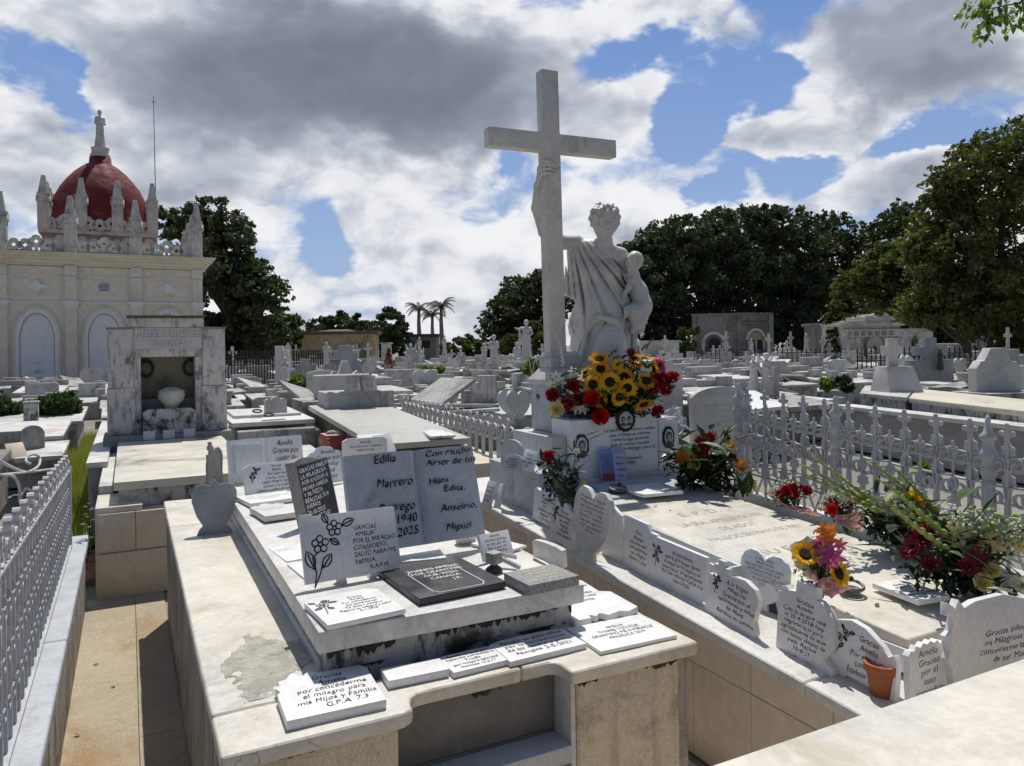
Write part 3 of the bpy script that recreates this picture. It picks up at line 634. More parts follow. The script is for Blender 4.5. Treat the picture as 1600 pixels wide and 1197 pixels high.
# small figures of other graves, built once and copied
def robed(P, seed=0, arms='pray'):
    X, Y, Z = P
    d = s_chain(P, [(0, 0, .06), (0, 0, .8), (0, 0, 1.25)], [.25, .17, .17], .06) + .016*np.sin(np.arctan2(Y, X)*11+3*np.sin(Z*4+seed))
    d = smin(d, s_cap(P, (-.15, 0, 1.33), (.15, 0, 1.33), .075, .075), .06)
    d = smin(d, s_cap(P, (0, 0, 1.38), (0, -.01, 1.5), .05, .05), .03)
    d = smin(d, s_ell(P, (0, -.02, 1.60), (.085, .10, .125)), .02)
    d = smin(d, s_ell(P, (0, .03, 1.60), (.11, .11, .13)), .03)
    if arms == 'pray':
        for s in (-1, 1): d = smin(d, s_chain(P, [(s*.19, 0, 1.33), (s*.22, -.05, 1.08), (s*.02, -.22, 1.18)], [.06, .055, .03], .02), .03)
    elif arms == 'open':
        d = smin(d, s_chain(P, [(-.19, 0, 1.36), (-.36, -.05, 1.30), (-.52, -.1, 1.37)], [.06, .045, .028], .02), .03)
        d = smin(d, s_chain(P, [(.19, 0, 1.33), (.26, -.05, 1.10), (.12, -.18, 1.02)], [.06, .05, .03], .02), .03)
        d = smin(d, s_cap(P, (-.30, .02, 1.2), (-.22, .05, .7), .05, .1), .06)
    else:
        for s in (-1, 1):
            d = smin(d, s_chain(P, [(s*.18, .05, 1.35), (s*.32, .16, 1.62), (s*.26, .22, 1.1), (s*.12, .14, .7)], [.05, .04, .07, .03], .05), .03)
        d = smin(d, s_chain(P, [(.19, 0, 1.33), (.30, -.05, 1.5), (.34, -.08, 1.75)], [.05, .04, .025], .02), .03)
        d = smin(d, s_chain(P, [(-.19, 0, 1.33), (-.24, -.08, 1.1), (-.08, -.2, 1.05)], [.05, .04, .025], .02), .03)
    return smax(d, -Z, .001)
FIG = {k: surf(lambda P, k=k: robed(P, 1, k), (-.6, -.36, -.03), (.6, .36, 1.85), .03) for k in ('pray', 'open', 'angel')}
# ------------------------------------------------------------ lettering
def glyphs(body, h=.02, align='LEFT', spacing=1., line=1., shear=0., nib=0., wob=0., fat=0.):
    cu = bpy.data.curves.new('lettering', 'FONT'); cu.body = body; cu.size = 1.; cu.align_x = align; cu.shear = shear
    cu.space_character = spacing; cu.space_line = line; cu.resolution_u = 2; cu.offset = fat
    o = bpy.data.objects.new('lettering_tmp', cu); COL.objects.link(o)
    dg = bpy.context.evaluated_depsgraph_get(); me = bpy.data.meshes.new_from_object(o.evaluated_get(dg))
    bpy.data.objects.remove(o); bpy.data.curves.remove(cu)
    v = [(p.co.x, p.co.y) for p in me.vertices]; f = [tuple(p.vertices) for p in me.polygons]; bpy.data.meshes.remove(me)
    if wob: sd = len(body)*1.7; v = [(x+wob*(mn.noise(Vector((x*.9, y*.9, sd)))+.45*mn.noise(Vector((x*2.9, y*2.9, sd+5)))), y+wob*(1.4*mn.noise(Vector((x*.7, y*.7, 9+sd)))+.8*mn.noise(Vector((x*2.2, y*2.2, 1+sd))))) for x, y in v]
    return v, f
def inscription(parent, lines, cx, cz, w, h, m=INK, align='CENTER', shear=.12, nib=.0, wob=.16, spacing=1., line=1.0, name='inscription', y=-.0008, fat=0., flat=False):
    """lettering fitted into the box (cx, cz, w, h) on the front of a plaque (x to the right, z up)"""
    nib = nib or .042
    v, f = glyphs(lines, align=align, shear=shear, wob=wob, spacing=spacing, line=line, fat=fat-(.016 if nib < .06 else .022))
    x0 = min(a for a, b in v); x1 = max(a for a, b in v); y0 = min(b for a, b in v); y1 = max(b for a, b in v)
    s = min(w/(x1-x0), h/(y1-y0)); sx_ = min(w/(x1-x0), s*1.35); sy_ = min(h/(y1-y0), s*1.35)
    mb = MB()
    for k in ((0, .25, .5, .75, 1.)):
        mb.add([(cx+((a+k*nib)-(x0+x1)/2)*sx_, y-.00012*k, cz+((b+k*nib*.8)-(y0+y1)/2)*sy_) for a, b in v], f)
    me = bpy.data.meshes.new(name); me.from_pydata(mb.v, [], mb.f)
    return obj(name, me, m, parent)
def stroke(parent, polys, m=INK, wd=.0022, y=-.0012, name='engraved_flowers'):
    mb = MB()
    for pts in polys:
        n = len(pts)
        for i in range(n-1):
            (x0, z0), (x1, z1) = pts[i], pts[i+1]; l = math.hypot(x1-x0, z1-z0) or 1
            t = wd*(.6+.5*math.sin(3.14*(i+.5)/max(1, n-1))); nx, nz = -(z1-z0)/l*t, (x1-x0)/l*t; ex, ez = (x1-x0)/l*wd*.3, (z1-z0)/l*wd*.3
            mb.add([(x0-nx-ex, y, z0-nz-ez), (x1-nx+ex, y, z1-nz+ez), (x1+nx+ex, y, z1+nz+ez), (x0+nx-ex, y, z0+nz-ez)], [(0, 1, 2, 3)])
    me = bpy.data.meshes.new(name); me.from_pydata(mb.v, [], mb.f)
    return obj(name, me, m, parent)
def arc(cx, cz, r, a0, a1, n=12, ry=None): return [(cx+r*math.cos(a0+(a1-a0)*i/n), cz+(ry or r)*math.sin(a0+(a1-a0)*i/n)) for i in range(n+1)]
def spray(cx, cz, s, kind=0):
    """an engraved spray of blossoms with leaves, size s"""
    L = []
    def blossom(x, z, r):
        L.append(arc(x, z, r*.25, 0, 6.283, 8))
        for k in range(5): L.append(arc(x+r*.62*math.cos(k*1.257+.3), z+r*.62*math.sin(k*1.257+.3), r*.40, 0, 6.283, 9))
    def leaf(x, z, a, l):
        p = []
        for i in range(9):
            t = i/8; w = math.sin(t*3.14)*l*.24; p.append((x+math.cos(a)*l*t-math.sin(a)*w, z+math.sin(a)*l*t+math.cos(a)*w))
        q = []
        for i in range(9):
            t = i/8; w = -math.sin(t*3.14)*l*.24; q.append((x+math.cos(a)*l*t-math.sin(a)*w, z+math.sin(a)*l*t+math.cos(a)*w))
        L.append(p); L.append(q); L.append([(x, z), (x+math.cos(a)*l*.85, z+math.sin(a)*l*.85)])
    if kind == 0:
        blossom(cx-.05*s, cz+.1*s, .22*s); blossom(cx+.36*s, cz+.46*s, .20*s)
        L.append([(cx-.30*s, cz-.95*s), (cx-.22*s, cz-.6*s), (cx-.28*s, cz-.2*s), (cx-.1*s, cz-.08*s)]); L.append([(cx-.30*s, cz-.95*s), (cx-.12*s, cz-.62*s), (cx-.02*s, cz-.3*s)])
        leaf(cx-.26*s, cz-.5*s, 1.9, .5*s); leaf(cx-.05*s, cz-.5*s, .9, .42*s); leaf(cx+.55*s, cz+.5*s, .35, .38*s); leaf(cx+.2*s, cz+.6*s, 2.0, .3*s); leaf(cx+.2*s, cz+.2*s, -.6, .3*s)
    else:
        blossom(cx, cz+.15*s, .25*s); blossom(cx+.22*s, cz+.55*s, .18*s)
        leaf(cx-.1*s, cz-.1*s, 3.6, .4*s); leaf(cx+.1*s, cz-.15*s, -1.2, .4*s); leaf(cx+.3*s, cz+.3*s, .1, .35*s); leaf(cx-.2*s, cz+.45*s, 2.4, .35*s)
        L.append([(cx, cz), (cx-.06*s, cz-.5*s), (cx-.15*s, cz-.95*s)])
    return L
# outlines in a unit box: x -.5..+.5, z 0..1 (counter-clockwise from the bottom left)
def sc_top(n=5, amp=.05, base=.93):
    return [(.5-i/(n*4), base+amp*abs(math.sin(math.pi*i/4))) for i in range(n*4+1)]
SHAPE = {
 'rect': [(-.5, 0), (.5, 0), (.5, 1), (-.5, 1)],
 'cut': [(-.5, 0), (.5, 0), (.5, .88), (.40, 1), (-.40, 1), (-.5, .88)],
 'arch': [(-.5, 0), (.5, 0), (.5, .86)]+[(.5*math.cos(a*.1571+.0), .86+.14*math.sin(a*.1571)) for a in range(1, 20)]+[(-.5, .86)],
 'round': [(-.5, 0), (.5, 0), (.5, .62)]+[(.5*math.cos(a*.1571), .62+.38*math.sin(a*.1571)) for a in range(1, 20)]+[(-.5, .62)],
 'scallop': [(-.44, 0), (-.42, .04), (-.15, .02), (0, .05), (.15, .02), (.42, .04), (.44, 0), (.5, .0), (.5, .93)]+sc_top(4)[1:-1]+[(-.5, .93), (-.5, 0)],
 'bracket': [(-.5, 0), (-.2, 0), (-.17, .05), (.17, .05), (.2, 0), (.5, 0), (.5, .78), (.42, .86), (.30, .88), (.22, .97), (0, 1), (-.22, .97), (-.30, .88), (-.42, .86), (-.5, .78)],
 'wave': [(-.5, 0), (-.22, 0), (-.18, .05), (.18, .05), (.22, 0), (.5, 0), (.5, .60), (.45, .72), (.38, .66), (.30, .78), (.05, .96), (-.15, 1), (-.32, .93), (-.42, .88), (-.5, .9)],
 'slope': [(-.5, 0), (.5, 0), (.5, .70), (.40, .86), (.22, .90), (0, .97), (-.25, 1), (-.5, .97)],
 'heart': [(-.16, 0), (.16, 0), (.13, .12), (.28, .22), (.44, .42), (.5, .62), (.49, .80), (.42, .93), (.30, 1), (.16, .99), (.06, .93), (0, .85), (-.06, .93), (-.16, .99), (-.30, 1), (-.42, .93), (-.49, .80), (-.5, .62), (-.44, .42), (-.28, .22), (-.13, .12)],
 'heartwide': [(-.40, 0), (.40, 0), (.34, .10), (.26, .16), (.40, .34), (.5, .60), (.5, .76), (.42, .88), (.26, .92), (.1, .88), (.05, .94), (0, 1), (-.05, .94), (-.1, .88), (-.26, .92), (-.42, .88), (-.5, .76), (-.5, .60), (-.40, .34), (-.26, .16), (-.34, .10)],
 'cameo': [(-.44, 0), (-.30, .0), (-.24, -.03), (-.1, .02), (0, -.02), (.1, .02), (.2, .0), (.52, -.05), (.52, .08), (.38, .16), (.48, .32), (.5, .52), (.47, .68), (.40, .80), (.24, .90), (.18, .90), (.17, 1.06), (-.17, 1.06), (-.18, .90), (-.30, .88), (-.36, .93), (-.42, .90), (-.44, .82), (-.5, .80), (-.47, .70), (-.52, .64), (-.46, .50)],
 'virgin': [(-.5, 0), (-.12, 0), (-.1, -.04), (.2, -.02), (.46, -.05), (.5, .1), (.44, .3), (.5, .72), (.42, .88), (.24, .97), (.05, .95), (-.08, .88), (-.10, 1.02), (-.18, 1.02), (-.18, 1.13), (-.30, 1.13), (-.30, 1.02), (-.38, 1.02), (-.38, .9), (-.30, .9), (-.30, .78), (-.46, .78), (-.44, .6), (-.5, .5)],
 'ragged': [(-.5, 0), (.02, .0), (.03, .1), (.22, .08), (.24, -.02), (.5, -.02), (.5, .80), (.44, .95), (.3, 1), (.1, .96), (-.12, .93), (-.16, .82), (-.28, .96), (-.42, .96), (-.36, .78), (-.5, .82), (-.42, .62), (-.5, .52), (-.46, .40), (-.5, .22), (-.45, .16)],
 'plaqueGA': [(-.5, 0), (.48, 0), (.5, .9), (.44, 1.0), (-.02, 1.0), (-.10, 1.10), (-.18, 1.0), (-.28, 1.14), (-.36, .99), (-.44, .97), (-.45, .84), (-.5, .80), (-.46, .7), (-.5, .64)],
 'fancyflat': [(-.5, 0), (-.26, 0), (-.24, .07), (-.16, .02), (-.08, .07), (0, 0), (.2, .04), (.3, 0), (.5, .06), (.5, .5), (.36, .56), (.38, .9), (.2, .92), (.1, 1), (-.2, .96), (-.3, .86), (-.42, .86), (-.46, .5)],
 'wavebig': [(-.5, 0), (.5, 0), (.5, .93), (.35, .90), (.1, 1.0), (-.2, .98), (-.32, .93), (-.37, 1.03), (-.41, .94), (-.48, 1.02), (-.5, .88), (-.43, .84), (-.47, .7), (-.52, .66), (-.50, .5), (-.53, .42), (-.5, .3)],
 'sctop2': [(-.5, 0), (.5, 0), (.5, .86), (.42, .94), (.34, .92), (.26, 1.0), (.18, .96), (.08, 1.02), (0, .97), (-.1, 1.02), (-.18, .95), (-.28, 1.0), (-.34, .92), (-.42, .94), (-.5, .86), (-.46, .7), (-.5, .5)],
 'hook': [(-.5, 0), (.42, 0), (.42, .08), (.5, .08), (.5, 1), (-.36, 1), (-.38, 1.04), (-.5, 1.04)],
 'trefoil': [(-.5, 0), (.5, 0), (.48, .5), (.5, .8), (.34, .9), (.2, .86), (.08, 1), (-.08, 1), (-.2, .86), (-.34, .9), (-.5, .8), (-.48, .5)],
}
def upright(name, label, shape, bl, br, top, z, thick=.02, m=PLAQ, lean=.12, lines=None, tbox=None, ink=INK, align='CENTER', shear=.12, group=None, base_y=None, sprayk=None, nib=0., cat='plaque', wob=.10, zr=None, spacing=1., line=1., rollz=0., flip=False):
    """a standing plaque: bl, br = pixels of its bottom corners on the level z, top = pixel height of its top above the middle"""
    A = at(bl[0], bl[1], z); B = at(br[0], br[1], z if zr is None else zr); M = (A+B)/2; d = B-A; w = math.hypot(d.x, d.y); yaw = math.atan2(d.y, d.x)
    nrm = Vector((math.sin(yaw), -math.cos(yaw), 0)); mx = (bl[0]+br[0])/2
    r = ray(mx, top)
    # height where the ray meets the plaque's (leaning) plane through its foot
    back = -nrm; t = 0; hgt = .2
    n3 = Vector((nrm.x, nrm.y, 0))*math.cos(lean) + Vector((0, 0, 1))*math.sin(lean)
    s = (M-EYE).dot(n3)/r.dot(n3); p = EYE + r*s; hgt = (p-M).length
    o = thing(name, label, cat, M, 0, group); o.rotation_mode = 'XYZ'
    o.rotation_euler = (-lean, math.atan2(-(B.z-A.z), w)+rollz, yaw)
    poly = [(x*w, zz*hgt) for x, zz in SHAPE[shape]]
    obj('slab', MB().plate(poly, thick).mesh(bevel=min(.0025, thick*.15), seg=2), m, o)
    if lines:
        cx_, cz_, bw, bh = tbox or (0, .48, .82, .72)
        inscription(o, lines, cx_*w, cz_*hgt, bw*w, bh*hgt, ink, align, shear, nib=nib, wob=wob, spacing=spacing, line=line)
    if sprayk: stroke(o, spray(sprayk[0]*w, sprayk[1]*hgt, sprayk[2]*hgt, sprayk[3] if len(sprayk) > 3 else 0), ink, wd=.0016 if len(sprayk) < 5 else sprayk[4])
    return o, w, hgt
def lying(name, label, shape, bl, br, tl, z, thick=.02, m=PLAQ, lines=None, tbox=None, ink=INK, align='CENTER', shear=.1, group=None, slope=0., sprayk=None, wob=.10, cat='plaque', tilt=0.):
    """a plaque lying on the level z: pixels of the near left, near right and far left corners of its upper face"""
    A = at(*bl, z+thick); B = at(*br, z+thick); D = at(*tl, z+thick); d = B-A; w = math.hypot(d.x, d.y); yaw = math.atan2(d.y, d.x)
    ex = Vector((math.cos(yaw), math.sin(yaw), 0)); ey = Vector((-ex.y, ex.x, 0)); hgt = max(.03, (D-A).dot(ey)); sk = (D-A).dot(ex)*.0
    M = A + ex*(w/2)
    o = thing(name, label, cat, (M.x, M.y, z+thick), 0, group)
    o.rotation_euler = (-math.pi/2+slope+tilt, 0, yaw)
    poly = [(x*w, zz*hgt) for x, zz in SHAPE[shape]]
    obj('slab', MB().plate(poly, thick).mesh(bevel=min(.0025, thick*.15), seg=2), m, o)
    if lines:
        cx_, cz_, bw, bh = tbox or (0, .48, .82, .72)
        inscription(o, lines, cx_*w, cz_*hgt, bw*w, bh*hgt, ink, align, shear, wob=wob)
    if sprayk: stroke(o, spray(sprayk[0]*w, sprayk[1]*hgt, sprayk[2]*hgt, sprayk[3] if len(sprayk) > 3 else 0), ink, wd=.0014)
    return o
# ------------------------------------------------------------ plaques lying on the front tomb
G1 = 'plaques lying on the front ledge'; G2 = 'thank-you plaques propped on the raised slab'; G3 = 'plaques standing along the curb of the statue tomb'
lying('votive_plaque', 'ragged thank-you plaque for a family, nearest the front left corner of the ledge', 'plaqueGA', (448, 1127), (607, 1092), (440, 1062), topz(1.95), .026, PLAQW,
      'Gracias\n  Amelia\npor concederme\nel milagro para\nmis Hijos y Familia\n     G.P.A  7.3', (.05, .52, .80, .80), sprayk=None, group=G1)
lying('votive_plaque', 'blank plaque with two drilled holes in its edge lying on the notched ledge', 'rect', (607, 1064), (702, 1045), (590, 1046), topz(2.0), .024, PLAQW, group=G1)
lying('votive_plaque', 'small plaque with black script lying left of the arched one on the ledge', 'cut', (709, 1051), (796, 1030), (683, 1027), topz(2.0), .018, PLAQW, 'Amelia Gracias por\nhaberme concedido la\nTrueba\npor nuestra felicidad\nhumilde 12.3.17', (0, .5, .86, .8), group=G1)
lying('votive_plaque', 'arch-topped plaque with black script, half in the slab\'s shade', 'arch', (797, 1034), (917, 1005), (772, 1002), topz(2.0), .018, PLAQW, 'Amelia te pido salud\npor la recuperacion\nde mi madre y prima\nNorquia 2-5-2021', (.02, .5, .84, .74), group=G1)
lying('votive_plaque', 'thin white plaque signed Angelica 2019 on the right end of the ledge', 'rect', (938, 1018), (1058, 992), (894, 980), topz(2.0), .012, PLAQW, 'AMELIA\nTHANK YOU FOR\nGRANTING ME A MIRACLE\nANGELICA 2019', (.02, .55, .8, .6), ink=INKG, shear=0, wob=.03, group=G1)
lying('votive_plaque', 'white plaque with a fretted outline tucked beside the raised slab', 'fancyflat', (898, 970), (1003, 951), (880, 905), topz(2.2), .022, PLAQW, 'Gracias\nAmelia por tu\nMilagro\nconcedido\nTu devota\nMirta', (.02, .62, .6, .5), group=G1)
ZSL = .838
lying('votive_plaque', 'white plaque with an engraved spray lying at the slab\'s front left corner', 'cut', (512, 977), (634, 951), (487, 935), ZSL, .016, PLAQW, 'Gracias\nAmelia\nPor concederme\nsus bendiciones\nTe amare siempre\nEspero tu milagro y calor\n2-1-2020', (.12, .5, .68, .86), sprayk=(-.33, .62, .3, 1), group=G2)
lying('votive_plaque', 'black slate plaque with white capitals and a white border line', 'rect', (655, 935), (791, 908), (604, 885), ZSL, .022, DARKM, 'THANKS AMELIA\nFOR GRANTING\nOUR WISH\nCANADA\n        J.R.', (.03, .5, .62, .70), ink=INKW, shear=0, wob=.03, group=G2)
bd = [o for o in bpy.data.objects if o.get('label', '').startswith('black slate plaque')][0]
bb = bd.children[0].data; wq = max(v.co.x for v in bb.vertices); hq = max(v.co.z for v in bb.vertices)
pts = [(-.78*wq, .1*hq), (-.74*wq, .03*hq+.006), (.74*wq, .03*hq+.006), (.78*wq, .1*hq), (.86*wq, .13*hq), (.86*wq, .87*hq), (.78*wq, .90*hq), (.74*wq, .955*hq), (-.74*wq, .955*hq), (-.78*wq, .90*hq), (-.86*wq, .87*hq), (-.86*wq, .13*hq), (-.78*wq, .1*hq)]
stroke(bd, [[a, b] for a, b in zip(pts, pts[1:])], INKW, wd=.0013, name='border_line')
lying('votive_plaque', 'thick speckled granite plaque with gilt letters at the slab\'s front right corner', 'rect', (827, 915), (905, 899), (792, 894), ZSL, .034, GRANITE, 'Gracias\nAmelia\nla salud\nde mi familia', (0, .5, .74, .74), ink=mat('gilt_letters', (.62, .55, .35), rough=.5, bump=0), group=G2)
lying('votive_plaque', 'plain white plaque lying just behind the black slate one', 'rect', (627, 878), (698, 871), (612, 865), ZSL+.012, .012, PLAQW, group=G2)
lying('votive_plaque', 'long white plaque with fine carving lying under the stone-edged flower plaque', 'rect', (391, 787), (472, 776), (384, 774), ZSL+.024, .02, PLAQW, 'Gracias Amelia por cuidar de mi hijo\ny por darme fe esperanza y salud\nLa Habana 2018', (0, .5, .85, .6), ink=INKL, group=G2)
lying('votive_plaque', 'scalloped cream plaque with worn carving lying on the left side of the slab', 'trefoil', (414, 807), (470, 799), (396, 789), ZSL+.022, .026, PLAQ, 'Amelia Milagrosa gracias\npor nuestra familia\ny por mi madre', (0, .5, .7, .6), ink=INKL, group=G2)
lying('votive_plaque', 'thin white plaque mostly hidden by the leaning family plaque, upper of two', 'rect', (448, 877), (500, 868), (440, 853), ZSL+.004, .006, PLAQW, 'Gracias Amelia\npor todo', (-.2, .72, .5, .3), ink=INKL, group=G2)
lying('votive_plaque', 'thin white plaque mostly hidden by the leaning family plaque, lower of two', 'rect', (474, 902), (530, 892), (463, 879), ZSL, .010, PLAQW, group=G2)
lying('votive_plaque', 'thin white plaque lying behind the small tilted script plaque', 'rect', (790, 862), (823, 852), (775, 838), ZSL+.006, .010, PLAQW, 'Gracias\nAmelia', (0, .5, .7, .6), group=G2)
# ------------------------------------------------------------ plaques propped on the front tomb
def book(name, label, bl, br, top, z, lean, m, left=None, right=None, lbox=None, rbox=None, spine=.0, thick=.035, ink=INK, group=G2, panel=False, nib=0., split=.5, deco=False):
    A = at(bl[0], bl[1], z); B = at(br[0], br[1], z); M = (A+B)/2; d = B-A; w = math.hypot(d.x, d.y); yaw = math.atan2(d.y, d.x)
    nrm = Vector((math.sin(yaw), -math.cos(yaw), 0)); r = ray((bl[0]+br[0])/2, top)
    n3 = nrm*math.cos(lean)+Vector((0, 0, 1))*math.sin(lean); s = (M-EYE).dot(n3)/r.dot(n3); h = (EYE+r*s-M).length
    o = thing(name, label, 'plaque', M, 0, group); o.rotation_euler = (-lean, 0, yaw)
    mb = MB(); n = 12; sp = (split-.5)*w
    for side in (-1, 1):
        prof = []
        W_ = (w/2+sp) if side < 0 else (w/2-sp)
        for i in range(n+1):
            t = i/n; prof.append((sp+side*t*W_, -.010-.014*math.sin(t*math.pi)**.7*(1 if t > 0 else 0)+.018*(1-min(1, t*7))**2+.008*t))
        vs = [(x, y, 0) for x, y in prof]+[(x, y, h) for x, y in prof]+[(x, thick, 0) for x, y in prof]+[(x, thick, h) for x, y in prof]
        fs = []
        N_ = n+1
        for i in range(n):
            fs += [(i, i+1, N_+i+1, N_+i), (2*N_+i+1, 2*N_+i, 3*N_+i, 3*N_+i+1), (N_+i, N_+i+1, 3*N_+i+1, 3*N_+i), (i+1, i, 2*N_+i, 2*N_+i+1)]
        fs.append((n, 2*N_+n, 3*N_+n, N_+n)); mb.add(vs, fs)
    me = mb.mesh(); obj('open_book', me, m, o)
    if left: inscription(o, left, lbox[0]*w, lbox[1]*h, lbox[2]*w, lbox[3]*h, ink, lbox[4] if len(lbox) > 4 else 'LEFT', .18, nib=nib, wob=.10, y=-.0262)
    if right: inscription(o, right, rbox[0]*w, rbox[1]*h, rbox[2]*w, rbox[3]*h, ink, rbox[4] if len(rbox) > 4 else 'LEFT', .18, nib=nib, wob=.10, y=-.0262)
    if panel: obj('blank_panel', MB().plate([(-.44*w, .2*h), (-.08*w, .2*h), (-.08*w, .86*h), (-.44*w, .86*h)], .03).mesh(bevel=.003), PLAQ, o, loc=(0, -.045, 0))
    return o, w, h
b1, bw_, bh_ = book('book_plaque', 'great open marble book with bold black script names, propped in the slab\'s middle', (552, 868), (758, 836), 704, .895, .30, BLUEM,
     'Edilia\n\nMarrero\n\nBorrego\n     1940 .\n     2025 .', 'Con mucho\nAmor de tus\n\nHijos :\n     Edita,\n\n   Anselmo,\n\n    Miguel .', (-.15, .54, .30, .86), (.285, .53, .40, .90), thick=.03, nib=.09, split=.53)
stroke(b1, [arc(-.40*bw_, .86*bh_, .06*bw_, 1.6, 3.2)]+[[(-.46*bw_, .84*bh_), (-.46*bw_, .1*bh_)]]+spray(-.36*bw_, .5*bh_, .16*bh_, 0), INKL, wd=.0010, y=-.0262, name='carved_rose_relief')
for px, py in ((728, 848), (600, 872)):
    c = at(px, py, ZSL+.005)
    obj('stone_foot', MB().lathe([(.0, 0), (.03, .004), (.034, .03), (.03, .07), (.018, .085)], 12, (0, 0, 0), 1.5, 1).mesh(smooth=True), MARBLE, None, loc=c)
    f = bpy.data.objects[-1] if False else None
fs_ = [o for o in bpy.data.objects if o.name.startswith('stone_foot')]
for o in fs_:
    M = b1.matrix_basis.inverted(); loc = M @ o.location; o.parent = b1; o.location = loc; o.rotation_euler = (.30, 0, 0)
upright('votive_plaque', 'pale grey plaque with engraved flowers and black capitals thanking for family health', 'hook', (478, 914), (628, 888), 799, .862, .020, PLAQ, .33,
        '“GRACIAS\n  AMELIA”\nPOR EL MILAGRO\nCONSEDIDO.\nSALUD PARA MIS\nFAMILIA.\n         A.A.P.M.', (.245, .42, .46, .70), align='LEFT', shear=.08, group=G2, sprayk=(-.30, .50, .60, 0, .0023), wob=.14)
pl = [o for o in bpy.data.objects if o.get('label', '').startswith('pale grey plaque with engraved')][0]
for dx in (-.03, .06):
    obj('prop_wedge', MB().box(dx-.012, dx+.012, .01, .05, -.03, .05).mesh(bevel=.003), MARBLE, pl, rot=(.5, .4*(1 if dx > 0 else -1), 0), loc=(0, .02, -.02))
upright('votive_plaque', 'thick rough grey slab with raised white capitals on a dark ground', 'slope', (480, 822), (531, 806), 708, .865, .055, GRANITE, .16, None, group=G2, rollz=-.10)
th = [o for o in bpy.data.objects if o.get('label', '').startswith('thick rough grey slab')][0]
bb = th.children[0].data; wq = 2*max(v.co.x for v in bb.vertices); hq = max(v.co.z for v in bb.vertices)
obj('dark_field', MB().plate([(-.44*wq, .03*hq), (.46*wq, .03*hq), (.46*wq, .88*hq), (-.44*wq, .90*hq)], .002).mesh(), DARKM, th, loc=(0, -.0021, 0))
inscription(th, 'GRACIAS AMELIA\nLA MILAGROSA\nPOR AYUDAR A\nMI HIJA AMELIA\nY MI NIETA\nREALIZAR SUS\nSUEÑOS\n20-10-2023\nY LA VIRTUD', .01*wq, .46*hq, .86*wq, .80*hq, INKW, 'LEFT', .0, wob=.12, y=-.0032, fat=.02)
book('book_plaque', 'white open book plaque with a blank raised panel on its left page', (360, 755), (476, 742), 684, .875, .22, PLAQW, None, 'Amelia\nGracias por\ncuidar de\nnuestra hija', None, (.25, .55, .36, .78, 'CENTER'), panel=True, thick=.03)
upright('votive_plaque', 'white plaque with an engraved bouquet standing before the blank-panelled book', 'cut', (385, 776), (472, 764), 722, .873, .022, PLAQW, .28, 'Gracias\nAmelia\nPor todo eso\nCon fe y amor de\nLibidy Milagros Andres\nGalindo y su madre Ib\nGalindo y prima, gracias, gracias', (.08, .48, .78, .88), group=G2, sprayk=(-.34, .66, .28, 0))
upright('votive_plaque', 'fretted white plaque half hidden behind the thick dark-lettered slab', 'bracket', (486, 760), (538, 752), 697, .872, .02, PLAQW, .2, 'Amelia\nGracias por\nla familiar\nsalud\ny amor', (.1, .5, .75, .8), group=G2)
upright('votive_plaque', 'six-sided grey plaque standing behind the great marble book', 'cut', (536, 722), (606, 716), 684, .885, .022, PLAQ, .05, 'Amelia\nGracias por nuevas\nesperanzas', (0, .62, .7, .5), group=G2)
upright('votive_plaque', 'white plaque seen edge-on beside the six-sided one', 'rect', (596, 716), (622, 712), 680, .885, .02, PLAQW, .5, None, group=G2)
upright('votive_plaque', 'small tilted white plaque leaning by the book\'s right foot', 'rect', (758, 880), (804, 865), 832, .845, .014, PLAQW, .38, 'Amelia\nmuchas gracias\nte doy por mi\nhijo y por mi\nsalud Madre\nMilagrosa', (0, .5, .86, .86), group=G2, rollz=.06)
upright('votive_plaque', 'round-shouldered veined marble slab standing edge-on at the slab\'s right side', 'arch', (833, 870), (879, 888), 850, .842, .022, MARBLE, -.05, None, group=G2, zr=.842)
# the heart plaque on the left ledge
upright('votive_plaque', 'shaded grey heart plaque on a foot, leaning against the raised slab\'s left side', 'heartwide', (300, 838), (371, 831), 748, topz(4.1), .022, GREYM, .10, 'Milagrosa\ngracias porque mi\nnieta Anaelis\nestaba bien de su\nsalud\nTu devota\nMaria', (0, .52, .74, .66), ink=mat('pale_letter_fill', (.46, .47, .48), rough=.7, bump=0), group=None)
upright('small_cross', 'small grey stone cross with a knobbed top on the far left corner of the ledge', 'virgin', (326, 756), (350, 752), 697, .77, .03, OLDM, .05, None, cat='cross')
# knocked over grave vase and broom block
o = thing('water_spigot', 'small square stone tap block on a round foot with a fallen pipe', 'vase', at(772, 893, ZSL))
obj('foot', MB().lathe([(.0, 0), (.030, 0), (.032, .008), (.024, .016), (.014, .022), (.012, .032)], 18).mesh(smooth=True), DARKM, o)
obj('block', MB().box(-.022, .022, -.022, .022, .03, .07).mesh(bevel=.003), OLDM, o, rot=(0, 0, .3))
obj('pipe', MB().tube([(.018, -.005, .050), (.075, -.06, .018)], .009, 10).mesh(), OLDM, o)
obj('blade', MB().box(-.01, .01, -.055, .0, .0, .006).mesh(), OLDM, o, loc=(.05, .035, .045), rot=(.2, .9, .9))
